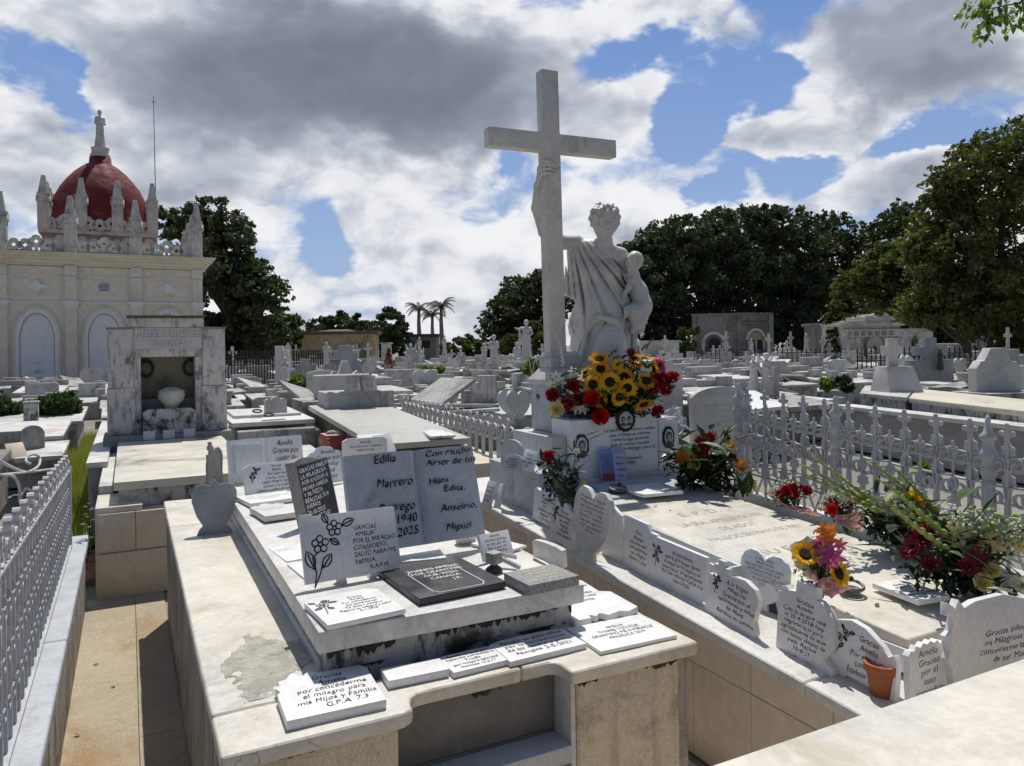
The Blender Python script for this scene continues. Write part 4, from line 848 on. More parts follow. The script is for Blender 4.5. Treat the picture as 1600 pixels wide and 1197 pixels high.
# ------------------------------------------------------------ plaques on the statue tomb's curb
def cb(name, label, shape, bl, br, top, **k):
    def zz(p):                                  # the curb rises away from the viewer: meet the sloping top
        z = .55
        for _ in range(12): q = at(p[0], p[1], z); z = curbz(q.y)
        return z
    return upright(name, label, shape, bl, br, top, zz(bl), zr=zz(br), group=G3, **k)
cb('votive_plaque', 'scalloped white plaque, farthest of the row on the tan curb', 'scallop', (832, 812), (864, 829), 765, lean=.06, m=PLAQ, thick=.02, lines='Gracias\nAmelia\npor\nescuchar mis\nplegarias\nYaneli Diaz', tbox=(.05, .48, .6, .7))
cb('votive_plaque', 'narrow white plaque with carved lilies, second farthest on the curb', 'bracket', (858, 843), (893, 863), 781, lean=.05, m=PLAQ, thick=.02, lines='Gracias\nfamilia milagro\nde mi hijo\nDamian\ny Rogelio\nsalud siempre', tbox=(.12, .50, .62, .62), sprayk=(-.3, .62, .2, 1))
cb('votive_plaque', 'tall veined heart plaque standing on a stepped foot', 'heart', (889, 862), (946, 893), 762, lean=.10, m=MARBLE, thick=.026, lines='Mi querida Virgen\nMilagrosa gracias\npor darme salud\na mi hija y a mi\nfamilia y a todos\nlos que quiero\nte lo agradezco\nAmen', tbox=(0, .64, .72, .5), ink=INKG)
cb('votive_plaque', 'blank white plaque with a wavy top between the tall heart and the script plaque', 'slope', (940, 866), (972, 880), 789, lean=.02, m=PLAQW, thick=.02)
cb('votive_plaque', 'white plaque headed Para Amelia with cut corners', 'cut', (973, 881), (1013, 904), 811, lean=.02, m=PLAQW, thick=.02, lines='Para\nAmelia\nGracias por\nconcederme\nmi milagro\nReyna y Juan', tbox=(.08, .48, .66, .62))
cb('votive_plaque', 'broad white plaque beginning Mi linda Amelia with an engraved spray', 'hook', (1013, 904), (1101, 948), 852, lean=.02, m=PLAQW, thick=.02, lines='Mi linda Amelia\nquerida gracias por darme\nel mayor de los regalos, mi\nrazon de ser, te agradecemos\nMUCHA VIDA los Padres y mi\nbebe DEGG', tbox=(.10, .52, .72, .66), sprayk=(-.36, .62, .30, 1))
cb('votive_plaque', 'clean heart plaque with small capitals, behind the row of upright plaques', 'heart', (1150, 938), (1226, 968), 862, lean=.12, m=PLAQW, thick=.018, lines='LA MILAGROSA\nAMELIA GOYRI\nNUESTRAS VIDAS ESTAN LLENAS\nDE MOMENTOS ESPECIALES\nY MUCHOS DE ELLOS\nTE LOS DEBEMOS\nDIOS', tbox=(0, .66, .8, .48), ink=INKG)
cb('votive_plaque', 'plaque topped by a little carved cross, thanking the Virgen Milagrosa', 'virgin', (1100, 953), (1180, 1000), 893, lean=.08, m=PLAQ, thick=.024, lines='A la Virgen\nMilagrosa\nGracias por el\nnacimiento y salud\nde Aluna.\nBendice su camino', tbox=(.10, .48, .70, .70), sprayk=(-.30, .66, .22, 1))
cb('votive_plaque', 'large cameo-shaped plaque dated 25·4·2018 with a square top', 'cameo', (1207, 1008), (1298, 1056), 917, lean=.08, m=PLAQ, thick=.03, lines='Gracias\nAmelia\nCon la fe que vine\nel 25·4·2018 hoy\nregreso a ti para\nagradecerte lo que\ncon tanto deseo te\npedi. Rachel\n15·8·21', tbox=(.0, .46, .76, .74))
cb('votive_plaque', 'wavy-topped plaque signed Edelmis y, partly behind the clay pot', 'wave', (1290, 1044), (1398, 1098), 975, lean=.03, m=PLAQW, thick=.026, lines='Gracias\nAmelia\nPor el milagro\nconcedido\nEdelmis y familia', tbox=(.12, .46, .60, .70), sprayk=(-.30, .62, .30, 0))
ce = thing('marble_trough', 'empty white marble box standing at the near end of the carved slab', 'planter', at(1425, 1052, .53), 0)
obj('box_side', MB().box(-.02, .07, .0, .012, 0, .08).box(-.02, -.008, .0125, .10, 0, .08).box(.058, .07, .0125, .10, 0, .08).box(-.02, .07, .1005, .112, 0, .08).mesh(), PLAQW, ce)
upright('votive_plaque', 'small scallop-topped plaque with fine lettering beside the near corner', 'sctop2', (1424, 1104), (1484, 1082), 1003, .52, .022, PLAQW, .05, 'Amelia\nGracias\npor el\naseo\nconcedido', (0, .50, .72, .80), group=G3, ink=INKG)
upright('votive_plaque', 'biggest plaque, with flowing script asking thanks for being a mother, at the right edge', 'wavebig', (1493, 1092), (1640, 1056), 930, .53, .028, PLAQ, .10, 'Gracias infinitas\nmi Milagrosa por\nconcederme la dicha\nde ser Mamá', (.12, .46, .66, .36), group=G3, shear=.32, nib=.03)
# plaques round the pedestal
cb('votive_plaque', 'small white tablet leaning against the pedestal, leftmost of three', 'rect', (752, 788), (765, 792), 753, lean=.35, m=PLAQ, thick=.016, lines='Gracias\nAmelia\npor tu\nayuda', tbox=(0, .5, .8, .7))
cb('votive_plaque', 'small blank tablet leaning against the pedestal, middle of three', 'rect', (771, 791), (778, 795), 759, lean=.30, m=PLAQ, thick=.016)
upright('votive_plaque', 'white round-topped tablet leaning against the pedestal, rightmost of three', 'arch', (781, 794), (803, 801), 761, .61, .016, PLAQW, .45, 'A la\nMilagrosa\nde parte\nde Juan', (0, .5, .76, .8), group=G3, rollz=.12)
upright('votive_plaque', 'blue-grey arch plaque with black script on the pedestal\'s lower block', 'round', (785, 734), (812, 737), 709, .905, .014, BLUEM, .3, 'Amelia\ngracias por\nel milagro\nbendito', (0, .45, .8, .6), group=G3)
upright('votive_plaque', 'tilted square white plaque on the pedestal\'s lower block', 'rect', (811, 733), (831, 736), 704, .905, .018, PLAQW, .35, 'Gracias\nAmelia\nde tu devota\nfiel', (0, .5, .8, .7), group=G3, rollz=.12)
upright('votive_plaque', 'plain curved grey stone standing at the foot of the pedestal shaft', 'round', (782, 727), (815, 729), 687, .905, .03, BLUEM, .05, None, group=G3)
# plaques lying on the carved slab
lying('votive_plaque', 'white plaque lying near the headstones, half in the flowers\' shade', 'rect', (1004, 773), (1068, 767), (983, 758), az_(3.7)+.012, .018, PLAQW)
lying('votive_plaque', 'white plaque lying on the near right part of the carved slab', 'rect', (1435, 938), (1484, 930), (1376, 909), az_(2.0)+.012, .020, PLAQW, 'Amelia\ngracias por\nla fe y la\nesperanza\nMoran Ida 1999', (.0, .5, .8, .8))
for px, py, lb, s in ((965, 768, 'pale metal ring handle on the raised step below the portrait headstones', 1.), (1330, 922, 'dark metal ring handle on the carved slab beside the sunflower bouquet', .9)):
    c = at(px, py, az_(3.7 if px < 1000 else 2.05)+.015); o = thing('grave_ring', lb, 'ring', c)
    RM = mat('old_bronze', (.25, .24, .22), (.10, .095, .085), .45, 20, bump=.2, metal=.6)
    obj('ring', MB().tube([(.05*s*math.cos(a*.2618), .05*s*math.sin(a*.2618), .022+.010*math.sin(a*.2618)) for a in range(25)], .007*s, 8).mesh(smooth=True), RM, o)
    obj('knob', MB().ball((.04*s, .035*s, .03), .014*s).ball((-.05*s, 0, .01), .014*s).mesh(smooth=True), DARKM, o)
    obj('base', MB().lathe([(0, 0), (.045*s, 0), (.04*s, .008), (0, .01)], 16).mesh(), RM, o)
# lettering carved into the sloping slab
ins = obj('slab_inscription', bpy.data.meshes.new('x'), None, ta); bpy.data.objects.remove(ins)
holder_y = 1.67
def slabtext(s, x, y, w, h):
    v, f = glyphs(s, align='CENTER', wob=.02, fat=-.012); x0 = min(a for a, b in v); x1 = max(a for a, b in v); y0 = min(b for a, b in v); y1 = max(b for a, b in v)
    me = bpy.data.meshes.new('slab_inscription')
    me.from_pydata([(x+(a-(x0+x1)/2)*w/(x1-x0), y+(b-(y0+y1)/2)*h/(y1-y0), az_(y+(b-(y0+y1)/2)*h/(y1-y0))+.0022) for a, b in v], [], f)
    wobj('slab_inscription', me, mat('worn_carved_letters', (.50, .465, .40), rough=.9, bump=0), ta)
slabtext('E. P. D.', 2.72, 3.16, .26, .065); slabtext('LA SRA. AMELIA GOYRI', 2.74, 3.01, .55, .055); slabtext('DE ADOT', 2.74, 2.89, .24, .05)
slabtext('FALLECIO EN MAYO DE 1901', 2.74, 2.77, .58, .05); slabtext('SU ESPOSO', 2.78, 2.53, .5, .06); slabtext('R. I. P.', 2.85, 2.35, .2, .05)
# headstone lettering and the laminated photo
inscription(hs, 'Le pedimos a nuestro señor\nque proteja su camino\ny que le siga mirando\npor el mismo camino\nque siempre escogio para El.\n\nsu misionera\n1999', .05, .20, .40, .24, INK, 'CENTER', .2, wob=.1).location = (0, -.042+.0, 0)
inscription(hs, 'Su Nombre: Milagros', -.02, .41, .24, .022, INK, 'CENTER', .2).location = (0, -.042, 0)
ph = at(930, 747, .80); o = thing('laminated_picture', 'laminated blue and pink photo card leaning on the headstone under the sunflowers', 'picture', (ph.x+.04, 3.885, .80), .05)
o.rotation_euler = (-.22, .05, .05)
obj('card', MB().plate([(-.10, 0), (.10, 0), (.10, .205), (-.10, .205)], .002).mesh(), mat('card_blue', (.42, .45, .72), (.30, .36, .66), .25, 30, bump=0), o)
for nm, x0, x1, z0, z1, c in (('picture_sky', -.095, .0, .02, .18, (.16, .26, .55)), ('picture_tower', -.055, -.03, .05, .13, (.40, .18, .22)), ('picture_ground', -.095, 0., .005, .05, (.30, .08, .10)), ('picture_text_panel', .003, .095, .005, .17, (.60, .55, .78)), ('picture_cross', -.052, -.044, .11, .16, (.5, .2, .2))):
    obj(nm, MB().plate([(x0, z0), (x1, z0), (x1, z1), (x0, z1)], .0004).mesh(), mat('print_'+nm, c, rough=.25, bump=0), o, loc=(0, -.0006-.0005*(nm in ('picture_tower', 'picture_cross', 'picture_ground')), 0))
inscription(o, 'Gracias\n\nMilagrosa\n\ny San Blas\n\nIsabela', .05, .09, .07, .13, INK, y=-.0018); inscription(o, 'Virgen de Milagros', -.045, .192, .09, .012, INK, y=-.0018)
# tall arched stone beyond the slab
upright('tall_tablet', 'tall round-topped pale stone tablet with faint lines of verse, right of the flowers', 'arch', (1086, 736), (1176, 728), 604, .78, .05, STATM, .03,
        'EXEGI MONUMENTUM\n \nGracias Madre mia Milagrosa\npor todas las cosas buenas\nque me has dado en la vida\nsalud paz y mucho amor\npor nuestros hijos y nietos\npor tu bondad infinita\ny por tu misericordia\nte pedimos nos protejas\nsiempre en el camino\ncon todo nuestro amor\nLa Habana', (.0, .52, .72, .84), ink=INKL, cat='headstone')
# clay pot
o = thing('clay_pot', 'empty terracotta flower pot standing on the near end of the curb', 'pot', at(1379, 1090, .50))
obj('pot', MB().lathe([(.0, 0), (.034, 0), (.047, .082), (.0475, .086), (.054, .087), (.056, .112), (.0545, .1145), (.046, .1145), (.0445, .11), (.036, .01), (.0, .008)], 36).mesh(smooth=True), TERRA, o)
# ------------------------------------------------------------ white iron fence right of the statue tomb
def spiral(cx, cz, r, a0, turns, n=16, d=1, shrink=.75):
    return [(cx+r*(1-shrink*i/n)*math.cos(a0+d*turns*6.283*i/n), cz+r*(1-shrink*i/n)*math.sin(a0+d*turns*6.283*i/n)) for i in range(n+1)]
def scroll_pair(r=.034, wd=.018, th=.008):
    mb = MB()
    for s in (-1, 1):
        p = spiral(s*r*1.02, 0, r, math.pi/2+(0 if s > 0 else 0), 1.15, 18, -s if True else 1)
        p = [(s*.004, -.10), (s*.004, -.02), (s*.012, r*.8)]+p[1:]
        mb.ribbon(p, wd, th)
    return mb
FP_BAR = MB().box(-.008, .008, -.005, .005, .0, .60).mesh(bevel=.002, seg=1)
def fin():
    o = [(-.012, 0), (.012, 0), (.010, .03), (.034, .036), (.038, .052), (.028, .060), (.012, .056), (.014, .072), (.007, .092), (0, .096), (-.007, .092), (-.014, .072), (-.012, .056), (-.028, .060), (-.038, .052), (-.034, .036), (-.010, .03)]
    return MB().plate([(x, z) for x, z in o], .012).mesh(bevel=.002, seg=1)
FP_FIN = fin(); FP_SCR = scroll_pair(.040, .020, .008).mesh(bevel=0); FP_SCR2 = scroll_pair(.056, .024, .009).mesh()
leg = MB()
for s in (-1, 1): leg.ribbon([(s*.008, .30), (s*.012, .2), (s*.03, .10), (s*.065, .03), (s*.085, -.01)], .014, .008)
FP_LEG = leg.mesh()
FP_LEAF = MB().plate([(-.012, -.05), (.012, -.05), (.016, -.02), (.034, -.012), (.026, .006), (.030, .022), (.014, .030), (0, .055), (-.014, .030), (-.030, .022), (-.026, .006), (-.034, -.012), (-.016, -.02)], .014).mesh(bevel=.002, seg=1)
pst = [(0, 0), (.048, 0), (.048, .05), (.036, .07), (.034, .36), (.040, .37), (.040, .385), (.034, .39), (.036, .41), (.045, .42), (.045, .45), (.036, .46), (.038, .49), (.055, .50), (.052, .52), (.034, .545), (.028, .57), (.045, .585), (.048, .60), (.026, .615), (.020, .64), (.014, .655), (.016, .67), (.010, .69), (0, .695)]
FP_POST = MB().lathe(pst, 16).mesh(smooth=True)
fl = MB()
for k in range(10): a = k*.6283; fl.box(-.004, .004, -.004, .004, .08, .35).xf(Matrix.Identity(4)) if False else fl.join(MB().box(-.004, .004, -.004, .004, .08, .35), Matrix.Translation((.035*math.cos(a), .035*math.sin(a), 0)))
FP_FLUTE = fl.mesh()
def iron_fence(name, label, x, ys, zf, n=5, posts=True, h=1., rot=math.pi/2, skip_first=False):
    f = thing(name, label, 'fence', (x, ys[0], zf(ys[0])))
    for i, y in enumerate(ys):
        p = obj('post', FP_POST, IRONW, f, loc=(0, y-ys[0], zf(y)-zf(ys[0])), scale=(.78, .78, h)); obj('fluting', FP_FLUTE, IRONW, p)
    for y0, y1 in zip(ys, ys[1:]):
        L = y1-y0; sl = math.atan2(zf(y1)-zf(y0), L)
        for rz in (.12, .30, .455):
            obj('rail', MB().box(.04, math.hypot(L, zf(y1)-zf(y0))-.04, -.007, .007, -.006, .006).mesh(bevel=.002, seg=1), IRONW, f, loc=(0, y0-ys[0], zf(y0)-zf(ys[0])+rz*h), rot=(0, -sl, rot))
        for k in range(n):
            y = y0+L*(k+.5)/n; z = zf(y)-zf(ys[0]); tall = .60 if k % 1 == 0 else .5
            b = obj('picket', FP_BAR, IRONW, f, loc=(0, y-ys[0], z), rot=(0, 0, rot), scale=(1, 1, h))
            obj('finial', FP_FIN, IRONW, b, loc=(0, -.006, .575)); obj('scrolls', FP_SCR, IRONW, b, loc=(0, 0, .475)); obj('scrolls', FP_SCR2, IRONW, b, loc=(0, 0, .33))
            obj('splayed_foot', FP_LEG, IRONW, b, loc=(0, 0, .0)); obj('leaf', FP_LEAF, IRONW, b, loc=(0, -.016, .535)); obj('leaf', FP_LEAF, IRONW, b, loc=(0, -.016, .40)); obj('scrolls', FP_SCR, IRONW, b, loc=(0, 0, .17))
            y = y0+L*(k+1)/n
            if k < n-1:
                b = obj('short_picket', FP_BAR, IRONW, f, loc=(0, y-ys[0], zf(y)-zf(ys[0])+.20), rot=(0, 0, rot), scale=(.7, .8, .48))
                obj('finial', FP_FIN, IRONW, b, loc=(0, -.006, .58), scale=(.9, 1, 1.6)); obj('leaf', FP_LEAF, IRONW, b, loc=(0, -.012, .1), scale=(1.6, 1, 2))
    return f
fz = lambda y: .60+.055*(y-2.1)
iron_fence('iron_fence', 'white cast iron fence with scrolls and fleur finials beyond the bouquets', 3.56, [1.28, 2.13, 2.98, 3.74], fz)
wobj_w = thing('fence_kerb', 'low marble kerb under the white iron fence', 'kerb', (3.56, 3, 0))
wobj('kerb_block', MB().sbox(3.52, 3.62, 1.0, 5.2, .0, fz(1.0), .055).mesh(bevel=.005), MARBLE, wobj_w)
# white iron fence on the left, seen end-on
lf = thing('iron_fence', 'white scrolled iron fence on a marble kerb at the left edge', 'fence', (-.33, 3.5, .46))
LR = lambda y: 1.025-.036*(y-2.83)
L0 = lf.location
wobj('top_rail', MB().sbox(-.342, -.318, -1.2, 5.3, LR(-1.2)-.008, LR(-1.2)+.004, -.036).mesh(bevel=.003), IRONW, lf)
wobj('bottom_rail', MB().box(-.345, -.315, -1.2, 5.3, .478, .488).mesh(bevel=.003), IRONW, lf)
lb = MB().box(-.010, .010, -.005, .005, 0, .47).mesh(bevel=.002, seg=1)
cs1 = MB().ribbon(spiral(0, 0, .045, -1.6, 1.1, 14, 1, .7), .022, .007).mesh(); cs2 = MB().ribbon(spiral(0, 0, .032, 1.6, 1.1, 12, -1, .7), .018, .006).mesh()
y = -.9; k = 0
while y < 5.25:
    b = obj('picket', lb, IRONW, lf, loc=(0, y-L0.y, .488-L0.z), rot=(0, 0, math.pi/2), scale=(1, 1, (LR(y)-.488)/.47))
    obj('scroll', cs1, IRONW, b, loc=(.02, 0, .500+.02*(k % 2))); obj('scroll', cs2, IRONW, b, loc=(-.03, 0, .36)); obj('scroll', cs2, IRONW, b, loc=(.03, 0, .12)); obj('scroll', cs2, IRONW, b, loc=(.035, 0, .24))
    if k % 2: obj('scroll', cs1, IRONW, b, loc=(.0, 0, .555), scale=(.7, 1, .7))
    y += .098; k += 1
wobj('end_post', MB().box(-.345, -.315, 5.26, 5.29, .46, .955).mesh(bevel=.003), IRONW, lf)
# loose scrolled wire rising behind it
for nm, pts in (('scrolled_wire', [(-2, 720, 2.9), (30, 735, 3.2), (45, 737, 3.3), (60, 728, 3.4), (62, 715, 3.45), (52, 710, 3.4), (42, 714, 3.35), (41, 722, 3.3), (48, 725, 3.3)]),
                ('scrolled_wire', [(-2, 742, 2.8), (20, 744, 3.0), (30, 760, 3.1), (31, 785, 3.2)]), ('scrolled_wire', [(0, 742, 2.9), (50, 737, 3.4), (80, 733, 4.0)]), ('scrolled_wire', [(33, 775, 3.3), (40, 764, 3.35), (49, 768, 3.4), (49, 780, 3.45)])):
    P_ = [atd(a, b, d) for a, b, d in pts]
    sm = []
    for i in range(len(P_)-1):
        p0, p1, p2, p3 = P_[max(i-1, 0)], P_[i], P_[i+1], P_[min(i+2, len(P_)-1)]
        for q in range(5):
            t = q/5; sm.append(.5*((2*p1)+(p2-p0)*t+(2*p0-5*p1+4*p2-p3)*t*t+(3*p1-p0-3*p2+p3)*t**3))
    sm.append(P_[-1]); wobj(nm, MB().tube(sm, .006, 6).mesh(smooth=True), IRONW, lf)
lk = thing('fence_kerb', 'veined marble kerb carrying the left iron fence beside the path', 'kerb', (-.3, 3, 0))
for y0, y1 in ((-1.3, 3.62), (3.624, 5.62)):
    wobj('cap_stone', MB().box(-.52, -.238, y0, y1, .415, .462).mesh(bevel=.012, seg=3, sub=.25, rough=.0015), BLUEM, lk)
wobj('side_wall', MB().box(-.49, -.262, -1.3, 5.6, 0, .414).mesh(bevel=.003, sub=.3, rough=.003), BASEM, lk)
wd = thing('weed', 'small leafy weed growing from the end of the left kerb', 'plant', (-.24, 5.5, .44))
for k in range(11):
    a = k*2.4; r = .035+.012*(k % 3); z = .02+.022*k
    obj('leaf', MB().add([(0, 0, 0), (r*.5, -.014, .006), (r, 0, -.004), (r*.5, .014, .006)], [(0, 1, 2, 3)]).mesh(), LIME, wd, loc=(0, 0, z), rot=(0, -.3, a))
obj('stem', MB().tube([(0, 0, -.02), (.008, 0, .13), (0, .01, .27)], .003, 5).mesh(), GREEN, wd)

# ------------------------------------------------------------ generic builders for other graves
def tomb_box(t, x0, x1, y0, y1, z, sl=.04, over=.04, m=TOMBM, base=OLDM, th=.05, step=False, lower=.0):
    """slab on a base inside thing t (world coordinates)"""
    wobj('base', MB().sbox(x0+over, x1-over, y0+over, y1-over, -.02, z-th-.003, sl*.8).mesh(bevel=.006, seg=1), base, t)
    if step: wobj('ledge', MB().box(x0-.1, x1+.1, y0-.1, y1+.1, -.02, z*.55).mesh(bevel=.01, seg=1), m, t)
    return wobj('slab', MB().sbox(x0, x1, y0, y1, z-th, z, sl).mesh(bevel=.008, seg=2), m, t)
# Sanchez tomb
sn = thing('niche_tomb', 'tall weathered niche monument lettered Marta Sanchez with a cream slab in front', 'tomb', (.35, 7, 0))
wobj('slab', MB().sbox(-.10, .86, 5.84, 8.40, .69, .75, .0).mesh(bevel=.008, sub=.3, rough=.002), mat('stained_cream_marble', (.66, .62, .52), (.60, .57, .49), .5, 1.6, (.06, .055, .05), .75, 1.15, bump=.15), sn)
wobj('slab_base', MB().box(-.07, .84, 5.92, 8.40, .56, .687).mesh(bevel=.004), SPLASH, sn)
wobj('ledge', MB().box(.08, 1.1, 5.76, 8.5, .0, .555).mesh(bevel=.008), CREAM, sn)
wobj('corner_block', MB().box(-.21, .076, 5.75, 6.3, .0, .60).mesh(bevel=.006), CREAM, sn)
wobj('base_panel', MB().box(-.19, .03, 5.725, 5.748, .30, .56).mesh(bevel=.002), TANM, sn); wobj('base_panel', MB().box(.034, .9, 5.725, 5.748, .30, .56).mesh(bevel=.002), TANM, sn)
wobj('base_panel', MB().box(-.20, .9, 5.71, 5.748, 0, .296).mesh(bevel=.002), TANM, sn)
wobj('side_kerb', MB().box(-.205, -.11, 6.303, 8.3, .0, .66).mesh(bevel=.008), MARBLE, sn)
NWM = mat('blotched_old_marble', (.66, .645, .61), (.56, .55, .52), .75, 3., (.035, .033, .03), .85, 3.6, bump=.3, drip=.5, dripz=2.5)
for x0, x1 in ((-.185, .045), (.70, .925)):
    wobj('pillar_block', MB().box(x0-.01, x1+.01, 8.58, 9.0, .80, 1.27).mesh(bevel=.006), NWM, sn); wobj('pillar_block', MB().box(x0, x1, 8.59, 8.99, 1.273, 1.87).mesh(bevel=.006), NWM, sn)
    wobj('pillar_cap', MB().box(x0-.012, x1+.012, 8.575, 9.0, 1.872, 1.89).mesh(bevel=.003), CONC, sn)
wobj('jamb', MB().box(.048, .115, 8.62, 8.95, .80, 1.58).mesh(bevel=.004), NWM, sn); wobj('jamb', MB().box(.63, .697, 8.62, 8.95, .80, 1.58).mesh(bevel=.004), NWM, sn)
wobj('lintel', MB().box(.048, .697, 8.61, 8.95, 1.582, 1.66).mesh(bevel=.004), NWM, sn); wobj('name_panel', MB().box(.048, .697, 8.60, 8.95, 1.663, 1.885).mesh(bevel=.004), mat('plain_old_marble', (.58, .57, .54), (.50, .49, .47), .75, 3.), sn)
wobj('top_block', MB().box(.03, .715, 8.585, 8.97, 1.888, 1.985).mesh(bevel=.004), NWM, sn); wobj('broken_slab', MB().box(-.01, .72, 8.55, 8.95, 1.988, 2.01).mesh(bevel=.004, sub=.1, rough=.012), RUSTY, sn)
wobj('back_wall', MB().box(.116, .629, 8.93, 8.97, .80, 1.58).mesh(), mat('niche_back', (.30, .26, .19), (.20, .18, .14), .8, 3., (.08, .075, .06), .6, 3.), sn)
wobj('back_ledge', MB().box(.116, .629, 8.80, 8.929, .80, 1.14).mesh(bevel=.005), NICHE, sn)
wobj('plinth', MB().box(-.23, .97, 8.43, 9.05, .0, .797).mesh(bevel=.008), CONC, sn)
nm_ = inscription(sn, 'Marta Sanchez\nSanchez', 0, 0, .60, .17, m=mat('painted_letter_shade', (.20, .195, .18), rough=.8), shear=0, wob=.03, nib=.045, y=0, fat=.016); nm_.location = (.372-.35, 8.596-7, 1.775)  # dark copy behind the name: painted shading for the raised letters
nm2 = inscription(sn, 'Marta Sanchez\nSanchez', -.003, .004, .60, .17, m=mat('pale_raised_letters', (.74, .73, .70), rough=.8), shear=0, wob=.03, y=0, fat=.016); nm2.location = (.372-.35, 8.592-7, 1.775)
u = thing('urn', 'pale stone urn standing inside the niche', 'urn', (.40, 8.70, .80)); u.scale = (1, 1, 1)
obj('urn_body', MB().lathe([(0, 0), (.07, 0), (.06, .05), (.05, .2), (.07, .27), (.12, .33), (.135, .38), (.125, .40), (.13, .41), (.12, .43), (.05, .46), (0, .465)], 24).mesh(smooth=True), STATM, u)
pp = thing('leaning_plaque', 'mould-stained plaque standing in front of the urn in the niche', 'plaque', (.375, 8.52, .80)); obj('slab', MB().plate([(x*.50, z*.25) for x, z in SHAPE['cut']], .03).mesh(bevel=.004), SPLASH, pp, rot=(-.1, 0, 0))
for x in (.17, .60):
    w_ = obj('wreath_portrait', MB().plate([((.075+.008*(k % 2))*math.cos(k*.2618), (.095+.008*(k % 2))*math.sin(k*.2618)) for k in range(24)], .02).mesh(), INK, sn, loc=(x-.35, 8.90-7, 1.46))
    obj('photo_oval', MB().plate([(.045*math.cos(k*.39), .06*math.sin(k*.39)) for k in range(16)], .004).mesh(), mat('faded_photo', (.16, .15, .13), (.08, .075, .07), .5, 30, bump=0), w_, loc=(0, -.005, 0))
for x in (.18, .36, .55):
    obj('small_tablet', MB().box(x-.35-.055, x-.35+.055, 8.41-7, 8.43-7, .752, .84).mesh(bevel=.003), PLAQ, sn)
# tombs left of the side lane
ROUGHG = mat('rough_grey_lid', (.25, .24, .225), (.18, .175, .165), .95, 5., (.10, .095, .085), .6, 3., bump=.7, bscale=40)
def gtomb(name, label, x0, x1, y0, y1, z, group=None, **k):
    t = thing(name, label, 'tomb', ((x0+x1)/2, (y0+y1)/2, 0), 0, group); tomb_box(t, x0, x1, y0, y1, z, **k); return t
gtomb('low_tomb', 'white-topped tomb on the near left beside the weedy lane', -1.12, -.66, 9.75, 10.9, .50, over=.05)
gtomb('low_tomb', 'higher moulded tomb behind the near white-topped one on the left', -1.9, -.74, 11.0, 12.7, .60, over=.05, m=MARBLE)
gtomb('low_tomb', 'tomb at the far end of the weedy lane with shrubs behind', -2.6, -.62, 12.8, 14.8, .63, over=.06)
gtomb('low_tomb', 'pale slab behind the rough lids at the left edge', -3.6, -1.95, 10.9, 12.6, .58, over=.05, m=OLDM)
gtomb('rough_tomb', 'rough grey concrete-lidded tomb behind the left iron fence', -2.05, -1.12, 6.5, 9.6, .50, m=ROUGHG, base=BASEM, th=.10, over=.03)
gtomb('rough_tomb', 'rough grey lid farther left behind the iron fence', -3.3, -2.12, 6.9, 9.0, .60, m=ROUGHG, base=BASEM, th=.12, over=.03)
gtomb('rough_tomb', 'small grey box tomb against the left picture edge', -2.3, -1.4, 4.2, 6.2, .42, m=ROUGHG, base=BASEM, th=.08, over=.03)
t = thing('grave_vase', 'square stained stone vase on the tomb at the left', 'vase', at(49, 662, .60)); obj('body', MB().box(-.09, .09, -.09, .09, 0, .30).mesh(bevel=.01), SPLASH, t); obj('rim', MB().box(-.10, .10, -.10, .10, .302, .33).mesh(bevel=.006), OLDM, t)
t = thing('planter_box', 'open grey stone box standing beside the lane', 'planter', at(62, 722, .34)); obj('box_side', MB().box(-.2, .2, -.15, -.12, -.3, .13).box(-.2, -.17, -.119, .15, -.3, .13).box(.17, .2, -.119, .15, -.3, .13).mesh(bevel=.006), CONC, t)
t = thing('leaning_slab', 'small tan stone slab leaning against the rough grey lid', 'slab', at(30, 715, .50)); obj('slab', MB().plate([(-.09, 0), (.09, 0), (.09, .2), (-.09, .2)], .03).mesh(bevel=.003), TANM, t, rot=(-.7, 0, .5))
t = thing('arch_headstone', 'thin arched stone with a carved rim standing beside the open grey box', 'headstone', at(52, 705, .50)); obj('stone', MB().plate([(x*.26, z*.30) for x, z in SHAPE['round']], .05).mesh(bevel=.01), OLDM, t, rot=(0, 0, .5))
t = thing('planter_box', 'white-walled box with a rusty inside at the left edge', 'planter', at(12, 690, .55)); obj('box_side', MB().box(-.4, .22, -.2, -.15, 0, .14).box(.17, .22, -.149, .2, 0, .14).mesh(bevel=.006), OLDM, t); obj('rusty_lining', MB().box(-.38, .168, -.148, .18, .0, .05).mesh(), mat('rust_stain', (.14, .06, .03), rough=.95), t)
for px, lb in ((14, 'round black-rimmed dish on the left tomb, left one'), (26, 'round black-rimmed dish on the left tomb, right one')): t = thing('grave_dish', lb, 'dish', at(px, 660, .59)); obj('dish', MB().lathe([(0, 0), (.08, 0), (.10, .02), (.09, .022), (0, .012)], 16).mesh(), DARKM, t)
t = thing('white_wall', 'low white wall with a marble coping between lane and niche tomb', 'wall', (-.3, 8, 0))
wobj('coping', MB().box(-.33, -.165, 7.3, 11.6, .66, .71).mesh(bevel=.01, sub=.3, rough=.002), MARBLE, t); wobj('wall', MB().box(-.315, -.195, 7.33, 11.5, 0, .658).mesh(sub=.4, rough=.003), OLDM, t)
